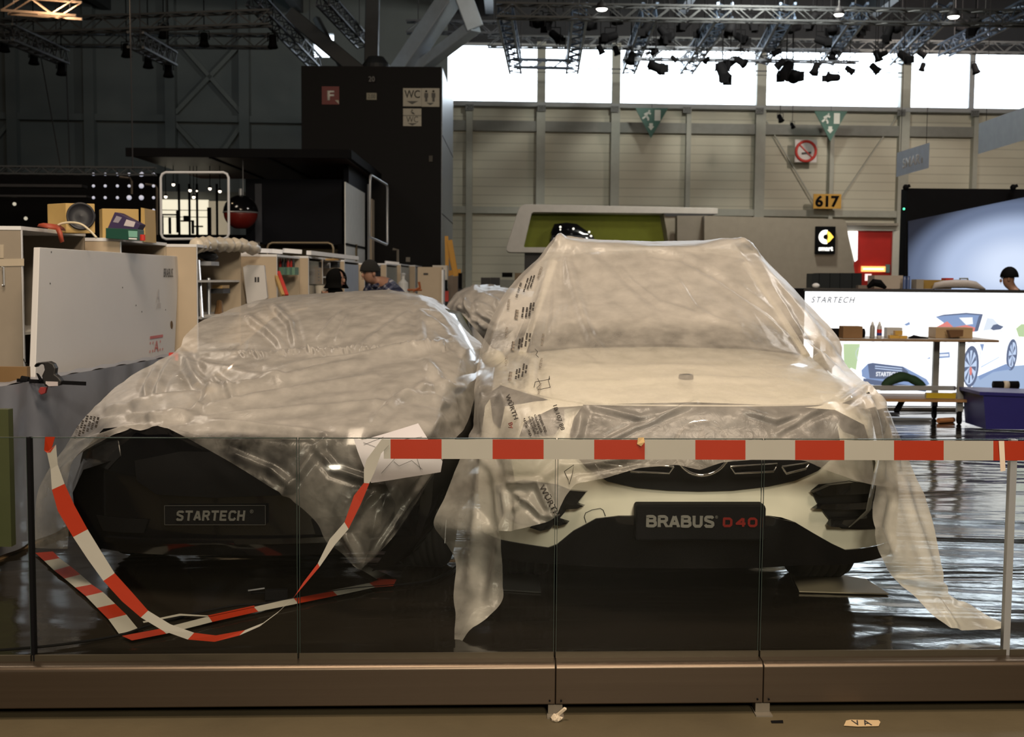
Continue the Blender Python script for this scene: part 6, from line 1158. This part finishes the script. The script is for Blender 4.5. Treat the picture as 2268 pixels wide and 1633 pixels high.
m = MB(); m.tube([W(2126, 630, 15.8), W(2126, 617, 15.8), W(2143, 617, 15.8), W(2145, 630, 15.8)], .012, 6); solo(m, 'wire_bail', mat('olive_metal', (.2, .2, .14), .4), 'thin metal handle rising behind the fabric bundle', 'handle')
# ------------------------------------------------------------------ workbench
DB = 13.4; ztb = W(2000, 752, DB).z; xa, xb = W(1862, 752, DB).x, W(2213, 760, DB).x
t = thing('workbench', 'tall rolling workbench with a thin wooden top before the light box', 'workbench', ((xa + xb) / 2, DB + .3, 0))
m = MB(); m.box(xa - .3, xb, DB, DB + .75, ztb - .025, ztb); m.build('bench_top', [mat('bench_wood', (.24, .15, .08), .5)], t, bevel=.004)
m = MB(); m.box(xa - .3, xb - .02, DB + .02, DB + .73, ztb, ztb + .002); m.build('top_laminate', mat('bench_laminate', (.5, .46, .42), .35), t)
x_l = [(W(2127, 850, DB + .1).x, DB + .1), (W(2072, 820, DB + .65).x, DB + .65)]
for x, y in x_l + [(xa - .1, DB + .1), (xa - .1, DB + .65)]:
    m = MB(); m.box(x - .035, x + .035, y - .02, y + .02, .14, ztb - .025); lg_ = sub(m.build('leg', mat('grey_steel', (.30, .31, .30), .4, metal=.3), t), t)
    m = MB(); m.lathe((x - .0, y, .055), [(.055, -.015), (.055, .015)], 'X', 16); m.box(x - .025, x + .025, y - .02, y + .02, .06, .15); m.build('caster', M_black, lg_)
zs = W(2050, 885, DB).z; m = MB(); m.box(xa - .2, W(2194, 885, DB).x, DB, DB + .7, zs - .03, zs); m.build('lower_shelf', mat('shelf_wood', (.34, .19, .08), .5), t)
zs2 = W(2000, 867, DB + .1).z; m = MB(); m.box(xa, W(2135, 870, DB).x, DB + .25, DB + .31, zs2, zs2 + .05); m.build('cross_rail', M_silver, t)
zt3 = ztb + .003
def onbench(name, x0, y0, x1, d, th, mt, lb, cat, grp=None):
    p = W(x0, y0, d); q = W(x1, y0, d); m = MB(); m.box(p.x, q.x, d, d + th, zt3, p.z); return solo(m, name, mt, lb, cat, grp, bevel=.004)
onbench('wood_block', 1868, 723, 1911, DB + .1, .18, mat('chipboard_brown', (.22, .12, .05), .7, bump=.3), 'brown chipboard block at the left end of the workbench', 'block')
m = MB(); m.smooth = True; c = W(1856, 738, DB + .35); m.tube([c + Vector((-.12, 0, 0)), c + Vector((.30, 0, 0))], .055, 16); solo(m, 'black_roll', M_black, 'black roll lying behind the brown block on the workbench', 'roll')
for i, x in enumerate((1931.5, 1947)):
    c = W(x, 752, DB + .2); c.z = zt3; t2 = thing('spray_bottle', ('clear grey' if i == 0 else 'red and blue') + ' capped bottle standing on the workbench', 'bottle', c)
    m = MB(); m.smooth = True; m.lathe(c, [(.027, 0), (.029, .01), (.028, .12), (.022, .145)], 'Z', 18); m.build('bottle_body', mat('grey_bottle', (.30, .29, .28), .3) if i == 0 else mat('pale_bottle', (.52, .50, .52), .3), t2)
    m = MB(); m.smooth = True; m.lathe(c + Vector((0, 0, .145)), [(.018, 0), (.012, .03), (.004, .045)], 'Z', 14); m.build('cap', M_edge, t2)
    if i: 
        for z0, z1, mt in ((.03, .06, mat('label_blue', (.03, .05, .25), .4)), (.06, .10, M_red)): m = MB(); m.lathe(c, [(.0292, z0), (.0292, z1)], 'Z', 18); m.build('label_band', mt, t2)
onbench('small_carton', 1965, 726, 1999, DB + .35, .12, mat('pale_carton', (.5, .5, .5), .5), 'pale carton behind the yellow blocks on the workbench', 'carton')
M_yb = mat('yellow_block', (.55, .33, .06), .5)
for i, (x0, y0, x1) in enumerate(((1971, 743, 1993), (1993, 744, 2010))): onbench('yellow_block', x0, y0, x1, DB + .1, .08, M_yb, ('left' if i == 0 else 'right') + ' one of the two lower yellow blocks on the workbench', 'block', 'yellow blocks on the workbench')
p = W(1983, 733, DB + .11); q = W(1999, 743, DB + .11); m = MB(); m.box(p.x, q.x, DB + .11, DB + .18, q.z + .002, p.z); solo(m, 'yellow_block', M_yb, 'topmost yellow block resting on two others', 'block', 'yellow blocks on the workbench')
m = MB(); m.smooth = True; m.tube([W(a, b, DB + .2) for a, b in ((2012, 749), (2024, 746), (2036, 748), (2056, 749))], [.008, .02, .016, .006], 8); solo(m, 'dark_cloth', M_black, 'dark rag lying in the middle of the workbench', 'cloth')
onbench('cardboard_box', 2073, 726, 2155, DB + .3, .25, mat('cardboard', (.40, .28, .15), .6), 'low wide cardboard box on the right part of the workbench', 'box')
m = MB(); m.smooth = False; m.pxpoly([(2101, 732), (2105, 731), (2134, 731), (2133, 745), (2106, 748)], DB + .12, .08); solo(m, 'sanding_block', mat('brown_sponge', (.14, .07, .03), .8), 'dark brown block in front of the cardboard box', 'block')
m = MB(); m.smooth = True; m.tube(crom([list(W(a, b, DB + .35)) for a, b in ((1952, 858), (1970, 845), (1995, 835), (2015, 838), (2035, 848), (2050, 856))], 16), [.015, .04, .05, .055, .055, .06, .06, .055, .05, .045, .05, .05, .045, .04, .03, .015], 8); solo(m, 'green_cloth', mat('dark_green_cloth', (.012, .045, .02), .8, bump=.5), 'dark green cloth heaped on the workbench rail', 'cloth')
m = MB(); m.beam(W(1948, 862, DB + .45), W(2068, 862, DB + .45), .08, .03); solo(m, 'metal_profile', M_silver, 'long metal profile lying under the green cloth', 'profile')
m = MB(); m.beam(W(2050, 876, DB + .1), W(2115, 877, DB + .1), .05, .06); m.beam(W(2112, 874, DB + .3), W(2162, 871, DB + .35), .04, .04); solo(m, 'yellow_level', mat('yellow_tool', (.5, .36, .02), .4), 'yellow long tool on the lower workbench shelf', 'tool')
m = MB(); m.beam(W(2132, 864, DB + .3), W(2290, 868, DB + .3), .5, .02); solo(m, 'wooden_plank', mat('pale_plank', (.38, .30, .20), .5), 'pale plank reaching from the workbench to the blue bin', 'plank')
m = MB(); c0, c1 = W(2200, 853, DB + .3), W(2255, 853, DB + .3); m.smooth = True; t2 = thing('film_roll', 'black roll with a white band lying above the blue bin', 'roll', c0); m.tube([c0, c1], .046, 20); m.build('roll', M_black, t2); m = MB(); m.smooth = True; m.tube([W(2221, 853, DB + .3), W(2233, 853, DB + .3)], .048, 20); m.build('band', mat('band_cream', (.55, .5, .42), .5), t2)
db = 12.9; t2 = thing('blue_bin', 'dark blue plastic bin on the floor at the right edge', 'bin', W(2230, 935, db)); m = MB(); m.prism([W(2178, 874, db), W(2340, 880, db), W(2340, 953, db), W(2184, 951, db)], (0, .6, 0)); m.build('bin_body', mat('deep_blue', (.02, .018, .17), .45), t2)
m = MB(); m.prism([W(2170, 868, db - .02), W(2345, 874, db - .02), W(2345, 882, db - .02), W(2170, 876, db - .02)], (0, .64, 0)); m.build('rim', mat('deep_blue', (.02, .018, .17), .45), t2, bevel=.004)
for i, (a, b) in enumerate(((1905, 927), (1980, 905), (1840, 915))):
    m = MB(); c = WZ(a + 60, b, .02); m.obox(c, 1.0, .12, .03, .05 * i); solo(m, 'floor_profile', M_silver if i != 1 else mat('pale_strip', (.4, .38, .35), .5), ('nearest long metal strip on the floor before the workbench', 'pale strip on the floor under the workbench', 'metal strip on the floor left of the workbench')[i], 'strip')
m = MB(); m.tube([WZ(2078, 932, .03), WZ(2112, 930, .03)], .03, 8); solo(m, 'orange_tape_roll', mat('orange_bit', (.45, .2, .08), .5), 'small orange-brown bit on the floor beside the workbench caster', 'bit')
m = MB(); m.beam(W(2000, 885, 13.6), W(1985, 912, 13.5), .06, .03); solo(m, 'black_wedge', M_black, 'black slanted tool hanging below the lower shelf', 'tool')
# ------------------------------------------------------------------ people
def skinned(name, chains, m_, parent, sub=2):     # chains: list of ([(x,y,z,r),...]); first vertex = root; later chains may start at ('j', index)
    vs = []; es = []; rs = []
    for ch in chains:
        prev = None
        for p in ch:
            if isinstance(p, int): prev = p; continue
            vs.append(Vector(p[:3])); rs.append(p[3]); i = len(vs) - 1
            if prev is not None: es.append((prev, i))
            prev = i
    org = Vector(parent['org']); me = bpy.data.meshes.new(name); me.from_pydata([v - org for v in vs], es, []); o = bpy.data.objects.new(name, me); COL.objects.link(o); o.parent = parent
    md = o.modifiers.new('skin', 'SKIN'); md.use_smooth_shade = True; md.branch_smoothing = .6
    for i, r in enumerate(rs):
        sv_ = me.skin_vertices[0].data[i]; sv_.radius = (r, r) if not isinstance(r, tuple) else r; sv_.use_root = (i == 0)
    s = o.modifiers.new('sub', 'SUBSURF'); s.levels = sub; s.render_levels = sub; me.materials.append(m_); return o
M_skin = mat('skin', (.36, .20, .14), .55)
M_plaid = bpy.data.materials.new('plaid_flannel'); nt, N, L = nodes(M_plaid); b = N['Principled BSDF']; b.inputs['Roughness'].default_value = .9
tc = N.new('ShaderNodeTexCoord'); mpp = N.new('ShaderNodeMapping'); mpp.inputs['Rotation'].default_value = (.3, .9, .4); L.new(tc.outputs['Object'], mpp.inputs[0]); wv = []
for d_ in ('X', 'Z'):
    w_ = N.new('ShaderNodeTexWave'); w_.bands_direction = d_; w_.inputs['Scale'].default_value = 4.2; L.new(mpp.outputs[0], w_.inputs[0]); c_ = N.new('ShaderNodeMath'); c_.operation = 'GREATER_THAN'; c_.inputs[1].default_value = .72; L.new(w_.outputs['Fac'], c_.inputs[0]); wv.append(c_)
ad = N.new('ShaderNodeMath'); ad.operation = 'ADD'; L.new(wv[0].outputs[0], ad.inputs[0]); L.new(wv[1].outputs[0], ad.inputs[1]); dv = N.new('ShaderNodeMath'); dv.operation = 'MULTIPLY'; dv.inputs[1].default_value = .5; L.new(ad.outputs[0], dv.inputs[0])
cr = N.new('ShaderNodeValToRGB'); cr.color_ramp.interpolation = 'CONSTANT'; e_ = cr.color_ramp.elements; e_[0].color = (.018, .022, .06, 1); e_[1].position = .4; e_[1].color = (.09, .10, .16, 1); x_ = e_.new(.9); x_.color = (.34, .34, .38, 1); L.new(dv.outputs[0], cr.inputs[0]); L.new(cr.outputs[0], b.inputs['Base Color'])
def person(lb, base, face, bend, jacket, hat, hood):
    # face: unit vector the person looks along (horizontal); bend: torso lean (m forward at the shoulders)
    F = Vector(face).normalized(); S = F.cross(Vector((0, 0, 1))); B0 = Vector(base); t = thing('person', lb, 'person', B0)
    def P(f, s, z): v = B0 + F * f + S * s; return (v.x, v.y, z + B0.z)
    hz = .95; sz = 1.45 - bend * .35 - (.12 if hood else 0); nz_ = sz + .10; sf = bend; hf = bend + .10 + bend * .25; hzz = sz + .25 - bend * .18
    if bend > .2: hf = sf + .17; hzz = sz + .14
    def R(p, r): return (*p, r)
    ch = [[R(P(0, 0, hz), .14), R(P(sf * .35, 0, hz + .2), .13), R(P(sf * .7, 0, hz + .38), .15), R(P(sf, 0, sz), .13), R(P((sf + hf) / 2, 0, (nz_ + hzz) / 2 - .03), .055), R(P(hf, 0, hzz - .05), .085), R(P(hf, 0, hzz + .05), .098), R(P(hf - .02, 0, hzz + .12), .06)]]
    for s in (-1, 1):
        ch.append([3, R(P(sf, s * .19, sz - .01), .062), R(P(sf + .08, s * .27, sz - .28), .047), R(P(sf + .28, s * .22, sz - .42), .036), R(P(sf + .36, s * .20, sz - .44), .03)])
        ch.append([0, R(P(0, s * .10, hz - .10), .09), R(P(.04, s * .11, .50), .062), R(P(0, s * .11, .10), .042), R(P(.12, s * .12, .05), .04)])
    bd_ = sub(skinned('body', ch, M_skin, t), t)
    # fingers and thumbs
    for s in (-1, 1):
        for k in range(5):
            a = P(sf + .38, s * .20 + (k - 2) * .016, sz - .45); q = .05 + .012 * (2 - abs(k - 2)); 
            if k == 0: a = P(sf + .35, s * .20 - s * .035, sz - .44)
            Bv = P(sf + .38 + q, s * .20 + (k - 2) * .018, sz - .47); Cv = P(sf + .38 + q * 1.3, s * .20 + (k - 2) * .018, sz - .50)
            m = MB(); m.smooth = True; m.tube([a, Bv, Cv], [.010, .009, .006], 8); m.build('finger', M_skin, bd_)
    j = [[R(P(0, 0, hz + .02), .17), R(P(sf * .35, 0, hz + .2), .165), R(P(sf * .7, 0, hz + (.38 if bend < .2 else .30)), .20), R(P(sf, 0, sz), .185), R(P(sf + .05, 0, sz + .05), .12), R(P((sf + hf) / 2 + .01, 0, (sz + hzz) / 2 + .0), .088)]]
    for s in (-1, 1): j.append([3, R(P(sf, s * .19, sz - .01), .09), R(P(sf + .08, s * .28, sz - .28), .068), R(P(sf + .27, s * .225, sz - .415), .052)])
    skinned('jacket', j, jacket, t)
    tr = [[R(P(0, 0, hz + .0), .165)]]
    for s in (-1, 1): tr.append([0, R(P(0, s * .10, hz - .12), .115), R(P(.04, s * .11, .50), .085), R(P(0, s * .11, .10), .065)])
    skinned('trousers', tr, M_dark, t)
    for s in (-1, 1): m = MB(); m.smooth = True; c = Vector(P(.07, s * .115, .045)); m.obox(c, .10, .28, .09, math.atan2(-F.x, F.y)); m.build('shoe', M_black, t, bevel=.03)
    H_ = Vector(P(hf, 0, hzz + .02)); zz = Vector((0, 0, 1))
    # face
    m = MB(); m.smooth = True; n = H_ + F * .100 - zz * .02; m.ball(n, .018, 6, 1.6); m.build('nose', M_skin, bd_)
    for s in (-1, 1): m = MB(); m.smooth = True; m.ball(H_ + F * .088 + S * s * .033 + zz * .02, .010, 6); m.build('eye', M_dark, bd_); m = MB(); m.smooth = True; m.ball(H_ + S * s * .098, .022, 6, 1.5); m.build('ear', M_skin, bd_)
    m = MB(); m.smooth = True; m.beam(H_ + F * .098 - zz * .062 - S * .022, H_ + F * .098 - zz * .062 + S * .022, .008); m.build('mouth', mat('lips', (.25, .09, .08), .5), bd_)
    # hat or hood as an open shell
    vs = []; n1, n2 = 24, 14; r = .118 if not hood else .118
    for i in range(n2):
        ph = i / (n2 - 1) * (PI * (.50 if not hood else .86))
        for k in range(n1):
            a = -2.72 + 5.44 * k / (n1 - 1) if hood else -PI + 2 * PI * k / (n1 - 1)
            rr = r * math.sin(ph) + .001; h = r * math.cos(ph) * (1.25 if not hood else 1.05)
            if hood and ph > PI * .55: rr = max(rr, .095 + .055 * (ph - PI * .55))
            vs.append(H_ - F * (.012) + zz * (h + (.03 if not hood else .0)) + (-F * math.cos(a) + S * math.sin(a)) * rr)
    m = MB(); m.smooth = True; m.add(vs, grid_faces(n2, n1)); m.build('hood' if hood else 'beanie', hat, t, solid=.016)
    if hood: m = MB(); m.smooth = True; m.lathe(H_ - zz * .24 - F * .03, [(.12, -.04), (.125, 0), (.10, .08), (.085, .12)], 'Z', 20); m.build('hood_collar', hat, t)
    return t, H_
M_hood = mat('black_fabric', (.004, .004, .004), .9, spec=.1)
m = MB(); c = W(897, 620, 15.6); m.box(c.x - .35, c.x + .35, 15.3, 15.9, 0, .19); solo(m, 'step_box', M_wood, 'wooden step box under the plaid-shirted person', 'step')
# headline heights: shift bases so the heads meet the photographed places
person('person in a black hooded jacket facing right behind the dark car', (W(728, 620, 14.6).x, 14.6, -0.0), (.85, -.45, 0), .02, M_hood, M_hood, True)
person('person in a black beanie and blue plaid shirt bending to the left', (W(897, 620, 15.6).x, 15.6, 0.19), (-.7, -.7, 0), .42, M_plaid, mat('beanie_knit', (.012, .012, .011), .95, bump=.4, bscale=90), False)
m_, _ = person('person dressed in black at the right edge behind the glowing wall', (W(2275, 620, 17.2).x, 17.2, 0.0), (-.9, .3, 0), .12, M_black, M_black, False)
# ------------------------------------------------------------------ roof steel, trusses, lamps
M_bs = mat('blue_grey_steel', (.50, .60, .72), .45, metal=.2)
M_ds2 = mat('dark_roof_steel', (.035, .04, .045), .6)
t = thing('roof_support', 'branching blue-grey steel roof support rising above the black tower', 'steel support', W(830, 150, 31))
Zt = W(820, 148, 31).z
for a, b, w_, mt in (((880, 170, 31), (1003, -12, 30), .50, M_bs), ((905, 170, 31.2), (1052, 58, 29.5), .34, M_bs), ((1052, 62, 29.5), (1022, -20, 29.3), .42, M_bs), ((808, 170, 31), (640, 30, 31), .45, M_ds2), ((822, 175, 31.5), (826, -30, 31.5), .35, M_ds2), ((770, 170, 31.5), (700, 40, 32), .18, M_ds2)):
    m = MB(); m.beam(W(*a), W(*b), w_, w_ * .8); m.build('branch', mt, t, bevel=.02)
m = MB(); m.lathe((W(830, 150, 31).x, 31.3, Zt - .8), [(.35, -.2), (.35, .9), (.2, 1.1)], 'Z', 20); m.build('node_cap', M_ds2, t)
for i, (x0, x1, nm_) in enumerate(((1118, 1142, 'leftmost'), (1284, 1267, 'second'), (1440, 1392, 'third'), (1606, 1520, 'fourth'), (1745, 1686, 'fifth'), (1905, 1830, 'sixth'), (2090, 1985, 'seventh'))):
    z_ = 8.05; a = WZ(x0, 24, z_); b = WZ(x1, 150, z_) if i < 4 else WZ(x1, 130, z_)
    trussobj('%s of the bright trusses receding over the window strip' % nm_, a, b, M_trl, s=.34, r=.030)
for i, (a, b, lb) in enumerate((((1138, 140, 35), (1268, 143, 35), 'cross truss joining the two leftmost bright trusses'), ((1380, 118, 33), (1900, 126, 33), 'long cross truss in front of the window tops'), ((1080, 92, 36), (2330, 108, 36), 'long dark truss along the top of the window strip'), ((1100, 24, 28), (2330, 42, 28), 'long dark truss at the top carrying the hall lamps'), ((2090, 112, 33), (2330, -10, 26), 'diagonal truss at the upper right corner'), ((-40, 86, 30), (600, 92, 30), 'long dark truss across the left wall top'), ((-40, 62, 27), (600, 40, 27), 'dark truss nearest the upper left corner'), ((10, 70, 24), (138, 126, 29), 'short dark slanting truss at far left'), ((300, 88, 25), (378, 130, 29), 'short dark slanting truss above the square chrome frame'), ((560, -5, 27), (700, 140, 33), 'blue-tinged slanting truss left of the roof support'), ((715, -5, 27), (805, 95, 33), 'slanting truss beside the roof support'), ((10, 8, 22), (175, 20, 22), 'warmly lit truss at the upper left'), ((900, 60, 33), (1120, 62, 33), 'short level truss right of the roof support'))):
    trussobj(lb, W(*a), W(*b), M_trl if i in (0, 4) else mat('truss_mid', (.07, .08, .10), .45, metal=.4) if i in (9, 10, 12, 1) else mat('truss_warm', (.3, .22, .16), .4, metal=.5) if i == 11 else M_trd, s=.30 if i not in (0,) else .22, r=.022)
# purlins on the ceiling underside
for i in range(7):
    m = MB(); y = 24 + i * 2.6; m.box(XL + 1, XR - 1, y, y + .25, 11.2, 12.5); struct(m.build('trim_%d' % (60 + i), M_ds2))
for i in range(6):
    m = MB(); x = -14 + i * 6.5; m.box(x, x + .3, 20, 41.5, 10.6, 11.2); struct(m.build('trim_%d' % (70 + i), M_ds2))
# hall lamps
for i, (x, y, w_) in enumerate(((1333, 20, 13), (1858, 32, 11), (2112, 37, 13))):
    d = 27.6; c = W(x, y, d); t = thing('hall_lamp', ('leftmost', 'middle', 'rightmost')[i] + ' of the glowing oval hall lamps under the roof', 'lamp', c, 'glowing hall lamps under the roof')
    m = MB(); m.smooth = True; m.lathe(c, [(w_ * d / FPX, 0), (w_ * d / FPX * .8, .12), (.05, .16), (.02, .2), (.02, ZC - c.z + .01)], 'Z', 24); m.build('housing', M_dark, t)
    m = MB(); m.smooth = True; m.lathe(c, [(.001, -.05), (w_ * d / FPX * .7, -.035), (w_ * d / FPX * .95, .0)], 'Z', 24); m.build('diffuser', mat('lamp_glow', (1, 1, .95), .4, emit=(1, .97, .88), es=6.0), t)
# stage spotlights
def spot(px, py, d, s, yaw, tilt, lb, grp):
    c = W(px, py, d); t = thing('stage_spotlight', lb, 'spotlight', c, grp); R = Matrix.Rotation(yaw, 3, 'Z') @ Matrix.Rotation(tilt, 3, 'X')
    m = MB(); m.smooth = True; m.lathe(c, [(.07 * s, -.16 * s), (.09 * s, -.12 * s), (.095 * s, .05 * s), (.13 * s, .15 * s)], 'Z', 14, M=R); m.build('housing', M_black, t)
    m = MB(); m.tube([c + Vector((-.12 * s, 0, 0)), c + Vector((-.12 * s, 0, .2 * s)), c + Vector((.12 * s, 0, .2 * s)), c + Vector((.12 * s, 0, 0))], .014 * s, 5); m.tube([c + Vector((0, 0, .2 * s)), Vector((c.x, c.y, ZC + .01))], .014 * s, 5); m.build('yoke', M_black, t)
    if s > 1:
        for sx in (-1, 1): e = c + R @ Vector((sx * .13 * s, 0, .16 * s)); m = MB(); m.obox(e, .03 * s, .16 * s, .16 * s, yaw + sx * .4); m.build('barn_door', M_black, t)
SP = [(1452, 148, 1.3), (1600, 158, 1.5), (1618, 138, 1.2), (1640, 136, 1.0), (1742, 154, 1.4), (1755, 168, 1.5), (1728, 142, .9), (1806, 152, 1.0), (1846, 172, 1.1), (1882, 155, .8), (1938, 152, 1.0), (1944, 124, 1.0), (1955, 120, .8), (2043, 148, .7), (2160, 152, .9), (1330, 110, .8), (1365, 112, .8), (1448, 108, 1.0), (1493, 130, .6), (1565, 133, .6), (1435, 118, .5), (1398, 128, 1.0), (1720, 116, .8), (1845, 122, .9), (2002, 125, 1.1), (2042, 120, .8)]
for i, (x, y, s) in enumerate(SP):
    spot(x, y, 31.5 + (i % 3) * .8, s, rng.uniform(-2, 2), rng.uniform(1.6, 2.9), 'black stage spotlight hanging in front of the bright window strip', 'stage spotlights before the window strip')
SP2 = [(1190, 45), (1215, 48), (1300, 52), (1362, 40), (1432, 60), (1470, 72), (1520, 52), (1560, 70), (1620, 60), (1665, 48), (1715, 58), (1760, 62), (1800, 44), (1845, 60), (1895, 66), (1920, 50), (1968, 72), (1990, 60), (2050, 66), (2130, 64), (2160, 60), (1480, 84), (1230, 80), (1640, 84), (1352, 82), (1820, 90)]
for i, (x, y) in enumerate(SP2): spot(x, y, 29 + (i % 4) * 1.2, 1.1, rng.uniform(-2, 2), rng.uniform(1.8, 2.9), 'dark stage spotlight hung among the roof trusses above the windows', 'stage spotlights among the dark roof trusses')
for i, (x, y, lb) in enumerate(((10, 100, 'dark spotlight hanging at the far left edge under the truss'), (75, 128, 'dark spotlight left of the short slanting truss end'), (136, 152, 'dark spotlight under the end of the far left slanting truss'), (280, 112, 'dark spotlight hanging on the long left truss'), (328, 136, 'dark spotlight under the middle of the second slanting truss'), (373, 156, 'dark spotlight under the end of the second slanting truss'), (452, 88, 'dark spotlight on the long left truss above the cross brace'), (604, 92, 'dark spotlight at the right end of the long left truss'), (362, 70, 'dark spotlight high on the left truss'))): spot(x, y, 29, 1.0, .3, 3.0, lb, 'spotlights over the left wall')
for i, (x, y) in enumerate(((1728, 262), (1755, 278))):
    spot(x, y, 39, .8 if i == 0 else .6, .5, 2.6, ('larger grey' if i == 0 else 'smaller dark') + ' lamp hanging on a wire before the far wall left of an exit sign', 'lamps hanging on wires')
    m = MB(); p = W(x, y - 8, 39); m.tube([p, Vector((p.x, p.y, 9.8))], .008, 4); solo(m, 'lamp_wire', M_dark, ('left' if i == 0 else 'right') + ' thin wire holding a lamp before the far wall', 'wire')
for i, (y0, y1) in enumerate(((150, 162), (159, 171))):
    m = MB(); m.beam(W(1138, y0, 40), W(2000, y1, 40), .035 if i == 0 else .02); solo(m, 'steel_cable', M_dark, ('upper' if i == 0 else 'lower') + ' thin level cable crossing in front of the windows', 'cable')
for i, (a, b) in enumerate((((85, 95), (135, 375)), ((145, 100), (155, 375)))):
    m = MB(); m.tube([W(*a, 30), W(*b, 24)], .012, 4); solo(m, 'hanging_wire', M_dark, ('left' if i == 0 else 'right') + ' thin dark wire hanging down across the left wall', 'wire')
l = bpy.data.lights.new('truss_lamp_light', 'POINT'); l.energy = 60; l.color = (1, .7, .45); l.shadow_soft_size = .1; o = bpy.data.objects.new('truss_lamp_light', l); COL.objects.link(o); o.location = W(100, -6, 21.6)

for o in bpy.data.objects:
    if 'org' in o: del o['org']
